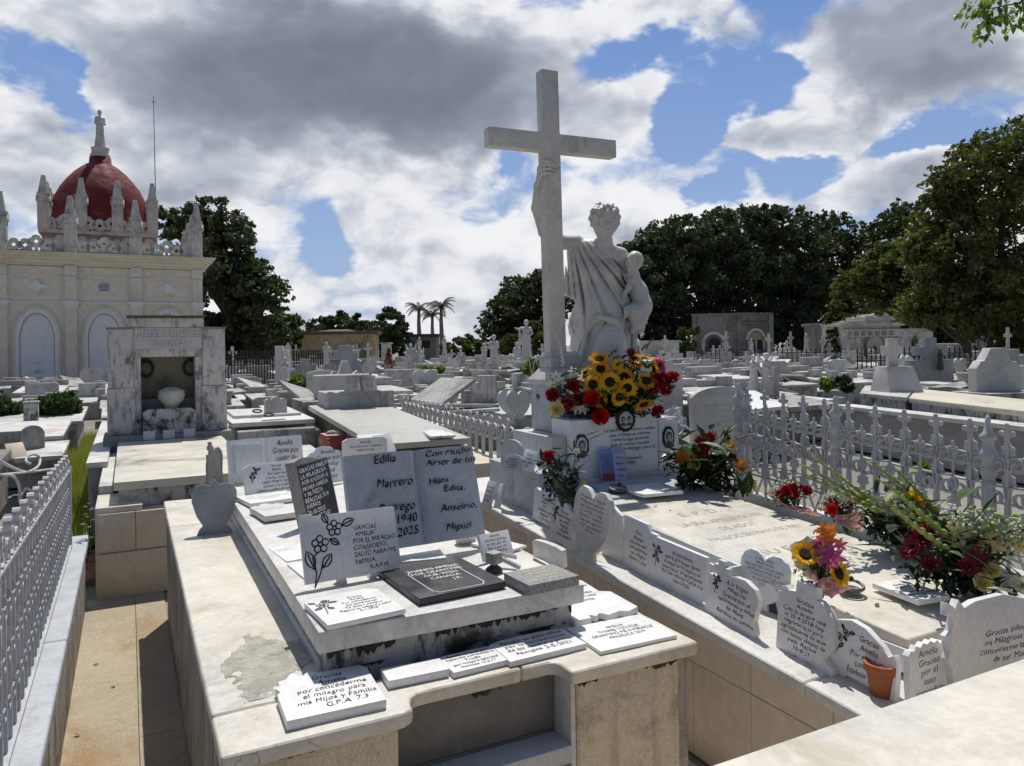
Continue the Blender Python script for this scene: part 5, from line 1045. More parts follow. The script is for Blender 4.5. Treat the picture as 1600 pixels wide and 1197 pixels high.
# terrazzo tomb and neighbours in the middle
tz = thing('terrazzo_tomb', 'long terrazzo slab tomb with a dark mossy edge behind the great marble book', 'tomb', (2.3, 7.5, 0))
wobj('slab', MB().sbox(1.88, 2.76, 6.28, 9.0, .765, .82, .058).mesh(bevel=.010, seg=2, sub=.2, rough=.003), TERRAZ, tz)
wobj('slab_base', MB().sbox(1.93, 2.70, 6.36, 8.95, .60, .762, .058).mesh(bevel=.004, sub=.15, rough=.006), RUSTY, tz)
wobj('ledge', MB().sbox(1.85, 3.12, 6.15, 9.1, -.02, .60, .03).mesh(bevel=.01), mat('cream_wall', (.62, .55, .42), (.56, .50, .40), .6, 2.2, (.3, .25, .18), .3, 2.5, bump=.15), tz)
for (a, b, c, lb) in (((560, 688), (607, 686), (545, 680), 'cream slab offcut lying on the terrazzo tomb\'s near left edge'), ((673, 682), (713, 680), (666, 672), 'cream shaped plaque lying on the terrazzo tomb\'s near right corner')):
    lying('loose_plaque', lb, 'fancyflat' if 'shaped' in lb else 'rect', a, b, c, .84, .02, PLAQ)
def planter(name, label, x0, x1, y0, y1, z0, z1, m, wavy=False):
    t = thing(name, label, 'planter', ((x0+x1)/2, (y0+y1)/2, z0)); w = .035
    mb = MB().box(x0, x1, y0, y0+w, z0, z1).box(x0, x1, y1-w, y1, z0, z1).box(x0, x0+w, y0+w+.001, y1-w-.001, z0, z1).box(x1-w, x1, y0+w+.001, y1-w-.001, z0, z1)
    wobj('box_side', mb.mesh(bevel=.005), m, t); wobj('soil', MB().box(x0+w, x1-w, y0+w, y1-w, z0, z1-.04).mesh(), RUSTY, t)
    if wavy: wobj('wavy_rim', MB().tube([(x0+(x1-x0)*k/24, y0+.01, z1+.008*math.sin(k*1.3)) for k in range(25)], .018, 8).mesh(smooth=True), OLDM, t)
    return t
planter('planter_box', 'long stained planter box standing on the far end of the terrazzo slab', 2.02, 2.70, 8.62, 8.95, .95, 1.13, SPLASH, True)
t = thing('headstone_bench', 'broad pale bench-like headstone block behind the terrazzo tomb', 'headstone', (2.6, 10.2, 0))
wobj('block', MB().box(1.95, 3.1, 9.6, 10.4, 0, .98).mesh(bevel=.01), OLDM, t); wobj('panel', MB().box(2.15, 2.9, 9.9, 10.0, .983, 1.30).mesh(bevel=.03, seg=3), STATM, t)
t = thing('arch_headstone', 'grey arched headstone above the pale bench-like block', 'headstone', (2.95, 11.4, 0)); obj('stone', MB().plate([(x*.55, z*1.45) for x, z in SHAPE['trefoil']], .1).mesh(bevel=.01), STATM, t)
book('book_plaque', 'open stone book on a lectern block left of the grey pointed planters', (540, 612), (590, 610), 588, 1.15, .5, OLDM, left='Recuerdo\nde tus hijos\ny nietos', right='Descansa\nen paz\nMama', lbox=(-.25, .5, .36, .6, 'CENTER'), rbox=(.25, .5, .36, .6, 'CENTER'), ink=INKG, thick=.05, group='open stone books')
t = thing('book_stand', 'block of stone under the far open book', 'lectern', at(565, 612, 1.14)); obj('block', MB().box(-.4, .4, .02, .5, -1.15, .0).mesh(bevel=.02), OLDM, t)
t = gtomb('stepped_tomb', 'tomb with a moulded white slab and two bronze rings left of the terrazzo tomb', .98, 1.86, 8.55, 9.75, .86, m=MARBLE, th=.05, over=.09, sl=.02)
wobj('front_panel', MB().prism([(1.02, 8.40), (1.84, 8.40), (1.84, 8.54), (1.02, 8.54)], .45, .78).mesh(bevel=.02, seg=3), OLDM, t)
wobj('upper_slab', MB().sbox(1.05, 1.8, 9.0, 9.8, .87, .90, .02).mesh(bevel=.006), MARBLE, t)
up_, _, _ = upright('arch_headstone', 'small pointed grey headstone standing on the moulded white slab', 'trefoil', (414, 647), (449, 645), 620, .93, .06, STATM, .02, None, cat='headstone')
for px, py in ((420, 651), (402, 645)):
    c = at(px, py, .92); t = thing('grave_ring', 'bronze ring handle on the moulded white slab, %s' % ('near one' if px > 410 else 'far one'), 'ring', c)
    obj('ring', MB().tube([(.05*math.cos(a*.42), .05*math.sin(a*.42), .02+.012*math.sin(a*.42)) for a in range(16)], .010, 6).mesh(), DARKM, t)
gtomb('low_tomb', 'pale kerbed tomb just right of the niche monument', 1.02, 1.75, 6.9, 8.3, .55, m=MARBLE)
# brick planter
bp = thing('brick_planter', 'flared red brick planter with white joints beside the terrazzo tomb', 'planter', at(533, 705, .62)+Vector((.03, .1, 0)))
for r in range(8):
    wd_ = .15+.035*r/7; z = .021*r
    for k in range(6):
        x0 = -wd_+2*wd_*(k+(0 if r % 2 else .5))/6; x1 = min(wd_, x0+2*wd_/6-.006)
        obj('brick', MB().box(x0, x1, -wd_*.7, -wd_*.7+.04, z, z+.017).mesh(), BRICKM, bp)
    for k in range(4):
        y0 = -wd_*.7+.045+1.3*wd_*k/4; obj('brick', MB().box(-wd_, -wd_+.03, y0, y0+1.3*wd_/4-.006, z, z+.017).mesh(), BRICKM, bp)
obj('mortar', frus(-.14, .14, -.095, .10, 0, -.176, .176, -.12, .13, .165).mesh(), mat('white_mortar', (.6, .5, .47), rough=.9), bp)
obj('rubble', MB().ball((-.1, 0, .17), (.06, .05, .035)).ball((.02, .02, .18), (.07, .05, .04)).ball((.11, -.02, .17), (.05, .05, .035)).ball((-.02, -.05, .17), (.04, .04, .03)).mesh(rough=.01), CONC, bp)
# the wire-and-ring fence behind the pedestal, left
rf = thing('ring_fence', 'old white fence of iron rings behind the pedestal on its left', 'fence', (2.9, 7.2, .35))
arch_ = MB().ribbon([(-.075, -.30)]+[(.075*math.cos(3.14-k*.3927), .0+.075*math.sin(3.14-k*.3927)) for k in range(9)]+[(.075, -.30)], .02, .010).mesh(); ring_ = MB().ribbon([(.055*math.cos(k*.5236), .055*math.sin(k*.5236)) for k in range(13)], .018, .009).mesh()
A = Vector((3.02, 5.9, 0)); B = Vector((3.25, 9.6, 0)); C_ = Vector((5.3, 8.2, 0))
for P0, P1 in ((A, B), (Vector((3.05, 5.9, 0)), Vector((4.6, 5.6, 0)))):
    d = P1-P0; L = d.length; n = int(L/.19); yw = math.atan2(d.y, d.x)
    for k in range(n):
        p = P0+d*(k+.5)/n
        a_ = obj('arch_hoop', arch_, IRONW, rf, loc=(p.x-2.9, p.y-7.2, .50), rot=(0, 0, yw)); obj('ring', ring_, IRONW, a_, loc=(0, 0, -.02)); obj('ring', ring_, IRONW, a_, loc=(.075, 0, .10), scale=.8)
        obj('picket', MB().box(-.006, .006, -.006, .006, -.35, .10).mesh(), IRONW, a_, loc=(.075, 0, 0)) if k == 0 else obj('picket', PKM, IRONW, a_, loc=(.075, 0, 0))
        if k == 0: PKM = a_.children[-1].data
    obj('rail', MB().box(-L/2, L/2, -.01, .01, 0, .015).mesh(), IRONW, rf, loc=((P0.x+P1.x)/2-2.9, (P0.y+P1.y)/2-7.2, .24), rot=(0, 0, yw))
obj('tall_scroll', MB().ribbon([(0, -.6), (0, .0), (-.02, .15), (-.08, .22)]+spiral(-.08, .17, .05, 1.57, 1.1, 12, 1, .7), .014, .009).ribbon([(.01, -.6), (.01, .0), (.03, .12), (.08, .2)]+spiral(.09, .14, .06, 1.57, 1.1, 12, -1, .7), .014, .009).mesh(), IRONW, rf, loc=(1.1, .2, .98), rot=(0, 0, -.4))
rfk = thing('fence_kerb', 'low stone kerb under the fence of iron rings', 'kerb', (3.1, 7.5, 0)); wobj('kerb_block', MB().box(2.99, 3.10, 5.85, 9.7, 0, .42).box(3.11, 4.7, 5.60, 5.75, 0, .42).mesh(bevel=.01), OLDM, rfk)
for (p, top, sh, lb) in ((((736, 668), (806, 663)), 645, 'trefoil', 'three-lobed grey stone behind the ring fence'), (((797, 656), (832, 652)), 611, 'heart', 'dark heart-shaped stone leaning left of the pedestal'), (((784, 650), (812, 647)), 610, 'heart', 'white heart-shaped stone behind the dark heart')):
    upright('shaped_headstone', lb, sh, p[0], p[1], top, .62, .05, STATM if 'white' not in lb else PLAQ, .15, cat='headstone')
# ------------------------------------------------------------ prototypes of graves, copied over the field
def proto(kind):
    t = bpy.data.objects.new('grave', None); t.location = (0, 0, 0)
    R = random.Random(kind)
    L = 2.1+.1*(kind % 3); w = .50+.04*(kind % 4); z = (.46, .56, .52, .60, .40, .50, .50, .46, .52, .44, .50, .44)[kind]; sl = .02+.01*(kind % 4)
    def B(nm, x0, x1, y0, y1, z0, z1, m, s=0., bv=.008): return obj(nm, MB().sbox(x0, x1, y0, y1, z0, z1, s).mesh(bevel=bv, seg=1), m, t)
    B('base', -w+.05, w-.05, -L/2+.05, L/2-.05, -.1, z-.053, OLDM, sl)
    if kind % 2: B('ledge', -w-.08, w+.08, -L/2-.1, L/2+.05, -.1, z*.5, TOMBM)
    B('slab', -w, w, -L/2, L/2, z-.05, z, TOMBM, sl)
    zt = z+sl*L
    k = kind
    if k == 0:
        obj('headstone', MB().plate([(x*.7, zz*.62) for x, zz in SHAPE['arch']], .10).mesh(bevel=.008, seg=1), TOMBM, t, loc=(0, L/2-.3, zt-.02))
    elif k == 1:
        B('upper_slab', -w+.12, w-.12, -L/2+.2, L/2-.2, z+.004, z+.09, TOMBM, sl); B('head_block', -w+.05, w-.05, L/2-.32, L/2-.02, zt-.02, zt+.25, TOMBM)
    elif k == 2:
        B('head_block', -.25, .25, L/2-.45, L/2-.1, zt-.02, zt+.22, TOMBM)
        obj('cross', MB().plate([(-.055, 0), (.055, 0), (.055, .42), (.2, .42), (.2, .53), (.055, .53), (.055, .72), (-.055, .72), (-.055, .53), (-.2, .53), (-.2, .42), (-.055, .42)], .09).mesh(bevel=.006, seg=1), TOMBM, t, loc=(0, L/2-.32, zt+.2))
    elif k == 3:
        obj('headstone', MB().plate([(-.5, 0), (.5, 0), (.5, .32), (.34, .32), (.34, .5), (.16, .5), (.16, .66), (-.16, .66), (-.16, .5), (-.34, .5), (-.34, .32), (-.5, .32)], .14).mesh(bevel=.008, seg=1), OLDM, t, loc=(0, L/2-.25, zt-.02))
    elif k == 4:
        for sx_ in (-.3, .3): obj('vase', MB().lathe([(0, 0), (.09, 0), (.06, .05), (.07, .12), (.12, .28), (.13, .30), (.10, .29), (0, .25)], 12).mesh(smooth=True), OLDM, t, loc=(sx_, -L/2+.25, z))
        B('head_block', -.35, .35, L/2-.3, L/2-.1, zt-.02, zt+.35, TOMBM)
    elif k == 5:
        B('pedestal', -.22, .22, L/2-.48, L/2-.05, zt-.02, zt+.45, TOMBM); o = obj('figure', FIG['pray'], STATM, t, loc=(0, L/2-.27, zt+.44), scale=.5)
    elif k == 6:
        obj('leaning_slab', MB().box(-.3, .3, -.55, .5, 0, .05).mesh(bevel=.005, seg=1), OLDM, t, loc=(.1, .2, z+.2), rot=(.3, .25, .4)); obj('jardiniere', MB().box(-.3, .3, -.12, .12, 0, .22).mesh(bevel=.02, seg=1), OLDM, t, loc=(0, L/2-.3, zt-.01))
    elif k == 7:
        obj('headstone', MB().plate([(x*.62, zz*.55) for x, zz in SHAPE['heart']], .08).mesh(), TOMBM, t, loc=(0, L/2-.3, zt-.02)); obj('vase', MB().lathe([(0, 0), (.11, 0), (.07, .06), (.10, .22), (.14, .3), (0, .28)], 12).mesh(smooth=True), OLDM, t, loc=(.25, -.6, z+.01))
    elif k == 8:
        B('upper_slab', -w+.1, w-.1, -L/2+.15, L/2-.15, z+.004, z+.06, TOMBM, sl); B('pedestal', -.2, .2, L/2-.45, L/2-.05, zt, zt+.5, TOMBM)
        obj('cross', MB().plate([(-.05, 0), (.05, 0), (.05, .5), (.18, .5), (.18, .6), (.05, .6), (.05, .8), (-.05, .8), (-.05, .6), (-.18, .6), (-.18, .5), (-.05, .5)], .08).mesh(bevel=.006, seg=1), TOMBM, t, loc=(0, L/2-.28, zt+.5))
    elif k == 10:
        for sy_ in (-.6, .1, .75): obj('stone_box', MB().box(-.16, .16, -.12, .12, 0, .20).mesh(bevel=.01, seg=1), OLDM, t, loc=(.12*(1 if sy_ > 0 else -1.4), sy_, z+sl*(sy_+L/2)+.002))
        B('head_block', -w+.02, w-.02, L/2-.2, L/2-.02, zt-.03, zt+.12, OLDM)
    elif k == 11:
        obj('leaning_slab', MB().box(-.35, .35, -.6, .6, 0, .05).mesh(bevel=.005, seg=1), TOMBM, t, loc=(-.15, -.1, z+.30), rot=(0, .5, .1)); obj('shelf_slab', MB().box(-w-.15, w+.1, -.3, .5, 0, .05).mesh(bevel=.005, seg=1), OLDM, t, loc=(.1, .5, z+.12), rot=(.04, -.05, .1)); obj('vase', MB().lathe([(0, 0), (.09, 0), (.06, .05), (.07, .12), (.12, .24), (.10, .25), (0, .22)], 10).mesh(smooth=True), OLDM, t, loc=(.3, -.8, z+.005))
    else:
        obj('headstone', MB().plate([(x*.8, zz*.4) for x, zz in SHAPE['cut']], .12).mesh(bevel=.008, seg=1), TOMBM, t, loc=(0, L/2-.3, zt-.02)); obj('open_book', MB().box(-.2, .2, -.12, .14, 0, .05).mesh(), PLAQ, t, loc=(0, -.3, z+.06), rot=(.35, 0, .2))
    return t
KINDL = ['pale tomb with arched headstone', 'double-slabbed tomb with head block', 'tomb headed by a block-mounted cross', 'weathered tomb with stepped headstone', 'low tomb with two stone vases', 'tomb headed by a praying figure', 'weathered tomb with a loose askew slab',
         'tomb with heart headstone and vase', 'tomb headed by a tall cross', 'low tomb with cut-cornered headstone', 'tomb topped with three stone boxes', 'cluttered tomb with leaning slabs and vase']
protos = [proto(k) for k in range(12)]
def onscreen(x, y, z=.6, mx=80):
    v = Vector((x, y, z))-EYE; d = v.dot(FW)
    if d < 3: return None
    px = 800+FOC*v.dot(RT)/d
    return (px, d) if -mx < px < 1600+mx else None
keep = [(-3.9, 3.95, -2, 9.6), (-3.9, -.1, 2, 15.8), (-.5, 3.7, 9, 10.2), (2.8, 5.6, 5, 10), (3.4, 4.4, 1, 5.4), (8.0, 13.6, 3.6, 9.2), (6.6, 9.6, 7.4, 9.4), (4.4, 8.2, 3.4, 7.2), (14.6, 16.4, 9.6, 11.4), (3.3, 4.1, 20.6, 21.8), (12, 13.4, 6.8, 9.2), (6.6, 9.0, 28.6, 30.8), (11.6, 13, 22.4, 23.9)]
spots = []
R = random.Random(11)
j = 0; y = 9.9
while y < 62:
    off = (j % 2)*.5; x = -20+off
    while x < 62:
        xx = x+R.uniform(-.12, .12); yy = y+R.uniform(-.2, .2); x += 1.22+R.choice((0, 0, 0, .4))
        if yy > 31.5 and xx < 5.5: continue
        if any(a-.55 < xx < b+.55 and c-1.15 < yy < d+1.15 for a, b, c, d in keep): continue
        s_ = onscreen(xx, yy)
        if s_ and s_[1] < 57: spots.append((s_[1], xx, yy))
    y += 2.42; j += 1
for gx in range(0, 9):                                     # the strip right of the fence, closer in
    for gy in range(0, 4):
        xx = 4.9+gx*1.35; yy = 2.2+gy*2.5+R.uniform(-.2, .2)
        if any(a-.5 < xx < b+.5 and c-1.1 < yy < d+1.1 for a, b, c, d in keep) or yy > 9.6: continue
        s_ = onscreen(xx, yy)
        if s_: spots.append((s_[1], xx, yy))
spots.sort()
used = set(); far = []
for i, (d, xx, yy) in enumerate(spots):
    k = R.choice((0, 1, 1, 2, 3, 4, 5, 6, 6, 7, 8, 9, 9, 4, 10, 10, 11, 11, 1, 10))
    if d < 24 and k in (2, 5, 8): k = R.choice((1, 4, 6, 9, 10, 11))
    if i < 298:
        if k not in used: t = protos[k]; link(t); used.add(k); t['category'] = 'tomb'
        else: t = copy_tree(protos[k])
        t.location = (xx, yy, 0); t.rotation_euler = (0, 0, R.uniform(-.03, .03)+(math.pi if R.random() < .15 else 0)); s = R.uniform(.88, 1.08); t.scale = (s, s, R.uniform(.8, 1.2))
        s_ = onscreen(xx, yy)
        dw = 'nearest rows' if d < 14 else 'middle rows' if d < 24 else 'rear middle rows' if d < 34 else 'far rows'
        sw = 'left of niche tomb' if s_[0] < 170 else 'right of niche tomb' if s_[0] < 520 else 'left of great cross' if s_[0] < 860 else 'just right of statue' if s_[0] < 1180 else 'behind right iron fence'
        t['label'] = KINDL[k] + ', ' + dw + ', ' + sw; t['group'] = 'graves of the field: ' + KINDL[k]; t.name = 'grave'
    else: far.append((xx, yy, k, R.uniform(.85, 1.15)))
mb = MB()
for xx, yy, k, s in far:
    z = (.45+.3*(k % 3)/2)*s
    mb.box(xx-.5, xx+.5, yy-1.05, yy+1.05, 0, z-.06).box(xx-.56, xx+.56, yy-1.1, yy+1.1, z-.059, z)
    if k in (0, 3, 7, 9): mb.box(xx-.32, xx+.32, yy+.75, yy+.9, z+.001, z+.55*s)
    if k in (2, 8): mb.box(xx-.06, xx+.06, yy+.75, yy+.85, z+.001, z+1.0*s).box(xx-.24, xx+.24, yy+.74, yy+.86, z+.6*s, z+.72*s)
    if k in (1, 4, 5, 6): mb.box(xx-.25, xx+.25, yy+.6, yy+.95, z+.001, z+.3*s)
tag(obj('distant_graves', mb.mesh(), TOMBM), 'mass of distant pale graves before the tree line', kind='stuff')
for p_ in protos:
    if p_.name not in COL.objects: pass
# ------------------------------------------------------------ particular graves further off
def special(name, label, px, py, z, cat='headstone', group=None): return thing(name, label, cat, at(px, py, z), -YAW*.6, group)
t = thing('long_kerb', 'long white-coped wall running back behind the iron fence on the right', 'wall', (9, 6, 0))
wallpts = [(at(1313, 632, .66)), (at(1640, 669, .66))]
d = (wallpts[1]-wallpts[0]); yw = math.atan2(d.y, d.x); L = d.length
t.location = wallpts[0]; t.rotation_euler = (0, 0, yw); t.location.z = 0
obj('coping', MB().box(0, L, -.10, .22, .60, .66).mesh(bevel=.012), MARBLE, t); obj('wall', MB().box(.02, L-.02, -.06, .2, 0, .599).mesh(), mat('grey_wall', (.34, .33, .31), (.28, .27, .255), .8, 1.5, (.15, .14, .13), .5, 2), t)
def ptomb(name, label, pts, z, th=.05, m=TOMBM, base=OLDM, cat='tomb', h2=None):
    P4 = [at(a, b, z) for a, b in pts]; c = sum(P4, Vector())/4; t = thing(name, label, cat, (c.x, c.y, 0))
    cc = Vector((c.x, c.y, 0)); q = [(p-cc) for p in P4]; q = [(v.x, v.y) for v in q]
    ins_ = [(x*.95, y*.95) for x, y in q]
    obj('slab', MB().prism(q, z-th, z).mesh(bevel=.008), m, t); obj('base', MB().prism(ins_, 0, z-th-.002).mesh(), base, t); return t
ptomb('broad_tomb', 'broad tomb with a sunny yellowish top behind the coped wall, far right', [(1420, 622), (1660, 649), (1660, 630), (1432, 607)], .80, .07, mat('yellowish_slab', (.60, .56, .44), (.52, .49, .40), .7, 1.5, (.2, .18, .13), .4, 2), SPLASH)
ptomb('broad_tomb', 'pale mossy-fronted tomb end left of the broad yellowish tomb', [(1343, 614), (1417, 621), (1430, 606), (1352, 602)], .81, .06, TOMBM, SPLASH)
ptomb('white_slab_tomb', 'bright white slab tomb with two rings right of the tall tablet', [(1158, 641), (1232, 634), (1180, 610), (1070, 612)], .72, .05, PLAQW, CONC)
ptomb('white_slab_tomb', 'bright white slab right of the terrazzo tomb, low', [(640, 668), (722, 662), (660, 630), (618, 634)], .62, .05, PLAQW, OLDM)
ptomb('long_slab_tomb', 'long low concrete-edged tomb beyond the white slab with rings', [(1235, 636), (1312, 630), (1190, 607), (1100, 603)], .60, .08, OLDM, CONC)
for px in (1168, 1208):
    t = thing('grave_ring', 'iron ring on the bright white slab, %s' % ('left one' if px < 1200 else 'right one'), 'ring', at(px, 627 if px < 1200 else 624, .73)); obj('ring', MB().tube([(.07*math.cos(a*.42), .07*math.sin(a*.42), .03+.015*math.sin(a*.42)) for a in range(16)], .014, 6).mesh(), DARKM, t)
# stone with small cross, in front of the mausoleum
t = special('headstone_block', 'white trapezoid headstone topped by a cross at the right', 1408, 613, .80); t.scale = (1.17,)*3; 
obj('block', MB().hexa([(-.27, -.12, 0), (.27, -.12, 0), (.27, .3, 0), (-.27, .3, 0)], [(-.22, 0, .36), (.20, 0, .36), (.20, .25, .36), (-.22, .25, .36)]).mesh(bevel=.01), STATM, t)
obj('cross', MB().plate([(-.07, 0), (.07, 0), (.07, .18), (.15, .18), (.15, .29), (.07, .29), (.07, .40), (-.07, .40), (-.07, .29), (-.15, .29), (-.15, .18), (-.07, .18)], .08).mesh(bevel=.005), STATM, t, loc=(-.02, .12, .358))
t = special('dark_cross_stone', 'dark grey cross-topped headstone with a small bronze virgin', 1457, 596, .72)
obj('wing', MB().box(-.55, -.15, 0, .2, 0, .48).mesh(bevel=.01), GREYM, t); obj('wing', MB().box(.22, .55, 0, .2, 0, .48).mesh(bevel=.01), GREYM, t); obj('cross', MB().plate([(-.15, 0), (.22, 0), (.22, .58), (.42, .58), (.42, .78), (.14, .78), (.14, .98), (-.12, .98), (-.12, .78), (-.38, .78), (-.38, .58), (-.15, .58)], .16).mesh(bevel=.01), GREYM, t, loc=(0, .02, 0)); obj('bronze_figure', FIG['pray'], DARKM, t, loc=(.12, -.1, .25), scale=.28)
t = special('stepped_headstone', 'large white stepped headstone at the far right', 1562, 612, .80); t.scale = (1.2,)*3
obj('stone', MB().plate([(-.34, 0), (.34, 0), (.34, .30), (.27, .38), (.20, .38), (.10, .56), (-.12, .56), (-.22, .40), (-.26, .40), (-.34, .30)], .14).mesh(bevel=.01), STATM, t, scale=1.05)
obj('ledge', MB().box(-.45, .5, -.3, .35, -.95, .0).mesh(bevel=.01), TOMBM, t)
for px, h, k in ((1178, .95, 'pray'), (1198, 1.0, 'angel')):
    t = special('grave_statue', 'white figure statue right of the tall tablet, %s' % ('hooded one' if k == 'pray' else 'taller winged one'), px, 612, .68, 'statue'); obj('figure', FIG[k], STATM, t, scale=.44*h, rot=(0, 0, .3)); obj('plinth', MB().box(-.16, .16, -.14, .14, -.68, .01).mesh(bevel=.01), TOMBM, t)
t = special('stone_cross_post', 'rough stone post with a cross beside the winged figure', 1212, 614, .68, 'cross'); obj('post', MB().box(-.05, .05, -.05, .05, -.68, .5).box(-.14, .14, -.045, .045, .22, .32).mesh(bevel=.008), OLDM, t)
cs = thing('christ_statue', 'white statue of Christ with an outstretched arm, left of the great cross', 'statue', at(823, 560, 1.1), -RAD(28)); obj('figure', FIG['open'], STATM, cs, scale=.95); obj('pedestal', MB().box(-.42, .42, -.4, .4, -1.1, .01).mesh(bevel=.02), TOMBM, cs)
for px, py, s in ((772, 562, .9), (808, 560, .7), (642, 566, .7), (655, 560, .6)):
    t = thing('grave_statue', {772: 'slim white standing figure left of Christ, far off', 808: 'small white figure close to the Christ statue', 642: 'small white angel before the grey hut, left one', 655: 'small white angel before the grey hut, right one'}[px], 'statue', atd(px, py, 34), -YAW); t.location.z = .6
    obj('figure', FIG['pray' if px > 700 else 'angel'], STATM, t, scale=s); obj('pedestal', MB().box(-.25, .25, -.25, .25, -.6, .01).mesh(bevel=.01), TOMBM, t)
t = thing('stepped_headstone', 'tall grey headstone with a stepped peak before the yellow building', 'headstone', atd(538, 585, 28), -YAW); t.location.z = 0
obj('stone', MB().plate([(-.50, 0), (.52, 0), (.52, .95), (.40, 1.02), (.40, 1.28), (.26, 1.28), (.26, 1.45), (-.18, 1.45), (-.18, 1.3), (-.34, 1.3), (-.34, 1.1), (-.5, .98)], .35).mesh(bevel=.02), GREYM, t, scale=1.2)
t = thing('pillar_monument', 'white twin-pillar monument with a small figure, right of the niche tomb', 'monument', atd(438, 606, 19), -YAW); t.location.z = 0
obj('pillar', MB().box(-.13, .06, 0, .2, 0, 1.72).box(.065, .19, .0, .2, 0, 1.62).mesh(bevel=.015), STATM, t); obj('figure', FIG['pray'], STATM, t, loc=(.18, -.2, .72), scale=.42); obj('pedestal', MB().box(.05, .33, -.35, -.03, 0, .73).mesh(bevel=.01), STATM, t)
t = thing('obelisk', 'slim white obelisk right of the twin-pillar monument', 'monument', atd(451, 600, 24), 0); t.location.z = 0; obj('shaft', MB().join(frus(-.12, .12, -.12, .12, 0, -.08, .08, -.08, .08, 1.7)).join(frus(-.08, .08, -.08, .08, 1.701, -.01, .01, -.01, .01, 1.85)).mesh(), STATM, t)
t = thing('draped_statue', 'white draped statue group on a tall plinth under the right-hand tree', 'statue', atd(1536, 553, 30), -.6); t.location.z = .55; obj('figure', FIG['angel'], STATM, t, scale=.62, loc=(0, 0, .2)); obj('plinth', MB().lathe([(0, -.6), (.5, -.6), (.5, -.05), (.35, 0), (.3, .2), (0, .21)], 8).mesh(), TOMBM, t)
t = thing('cross_headstone', 'white stepped headstone with a dark cross before the trees', 'headstone', atd(1231, 560, 44), -YAW); t.location.z = .3
obj('stone', MB().plate([(-1.0, 0), (1.0, 0), (1.0, .5), (.55, .55), (.5, .95), (-.45, .95), (-.5, .6), (-1.0, .5)], .3).mesh(bevel=.02), STATM, t); obj('cross_mark', MB().plate([(-.05, .3), (.05, .3), (.05, .5), (.15, .5), (.15, .6), (.05, .6), (.05, .75), (-.05, .75), (-.05, .6), (-.15, .6), (-.15, .5), (-.05, .5)], .02).mesh(), INK, t, loc=(0, -.022, 0))
rs = mat('red_cloth', (.33, .03, .03), rough=.7)
t = thing('red_shrub', 'narrow reddish shrub among the graves left of the palms', 'plant', atd(608, 590, 30)); t.location.z = .3
lv = MB(); RR = random.Random(3)
for k in range(500):
    z = RR.random(); r = .55*(1-z)*RR.random()**.5; a = RR.random()*6.28; c = Vector((r*math.cos(a), r*math.sin(a), z*1.3)); d1 = Vector((RR.gauss(0, 1), RR.gauss(0, 1), RR.gauss(0, 1)))*.04; d2 = Vector((RR.gauss(0, 1), RR.gauss(0, 1), RR.gauss(0, 1)))*.04
    lv.add([c-d1, c+d2, c+d1], [(0, 1, 2)])
obj('leaves', lv.mesh(), mat('red_leaf', (.26, .05, .03), (.16, .04, .02), .6, 5, trans=.2), t)['kind'] = 'stuff'
# black iron fences in the distance
def black_fence(name, label, p0, p1, h=1.05, gap=.16, m=IRONB, z=.35):
    d = p1-p0; L = d.length; n = int(L/gap); t = thing(name, label, 'fence', p0, math.atan2(d.y, d.x)); t.location.z = z
    pk = MB().box(-.018, .018, -.018, .018, 0, h).join(frus(-.03, .03, -.03, .03, h, -.002, .002, -.002, .002, h+.12)).mesh(); hp = MB().ribbon([(.05*math.cos(k*.7854), .05*math.sin(k*.7854)) for k in range(9)], .02, .018).mesh()
    for k in range(min(n, 250)):
        q = obj('picket', pk, m, t, loc=(k*gap, 0, 0)); obj('hoop', hp, m, q, loc=(gap/2, 0, h*.75))
    for zz in (.1, h*.62, h*.88): obj('rail', MB().box(0, L, -.015, .015, zz, zz+.03).mesh(), m, t)
    return t
black_fence('black_fence', 'black iron fence behind the pale tombs left of the yellow building', atd(352, 592, 27), atd(520, 592, 33), 1.15)
black_fence('black_fence', 'black iron fence before the arched mausoleum on the right', atd(1085, 580, 36), atd(1330, 580, 33), .9, .2)
black_fence('black_fence', 'dark reddish iron fence before the wide mausoleum, far right', atd(1340, 580, 27), atd(1640, 575, 24), .95, .15, mat('rusty_red_iron', (.07, .022, .02), (.04, .02, .02), .8, 6))
# ------------------------------------------------------------ chapel with the red dome
BEIGE = mat('beige_wall', (.80, .735, .62), (.75, .69, .58), .8, .5, (.40, .36, .30), .4, .8, bump=.05, bscale=20)
BEIGE2 = mat('ochre_cornice', (.78, .72, .57), (.72, .66, .53), .8, .6, (.35, .30, .22), .3, 1., bump=.05, bscale=20)
GREYST = mat('grey_pinnacle_stone', (.66, .64, .59), (.50, .485, .45), .85, 1.6, (.16, .15, .135), .65, 2., bump=.2, bscale=20, drip=.4)
WHPNL = mat('white_niche_panel', (.84, .84, .84), (.79, .79, .80), .7, .8, bump=.03, vein=.15)
DOMER = mat('red_dome_paint', (.175, .024, .026), (.12, .018, .020), .8, 1.2, (.34, .11, .10), .6, 1.3, bump=.3, bscale=12)
CH = 34.4
ch = thing('chapel', 'beige chapel with stone pinnacles and a dark red onion dome, left', 'chapel', (-4, 38, 0))
def cw(nm, mb, m, par=ch, off=None, **k):
    me = mb.mesh(**k); me.transform(Matrix.Translation(-Vector((ch.location.x, ch.location.y, 0)))); return obj(nm, me, m, ch if par is ch else par, loc=(0, 0, 0))
cw('wall', MB().box(-15.6, 2.80, CH+.12, 44, -.1, 5.0), BEIGE)
cw('plinth', MB().box(-15.7, 2.95, CH-.06, 44.1, -.1, .42), mat('grey_plinth', (.30, .29, .27), rough=.9))
bays = [-8.75+2.31*i-.0 for i in range(6)]
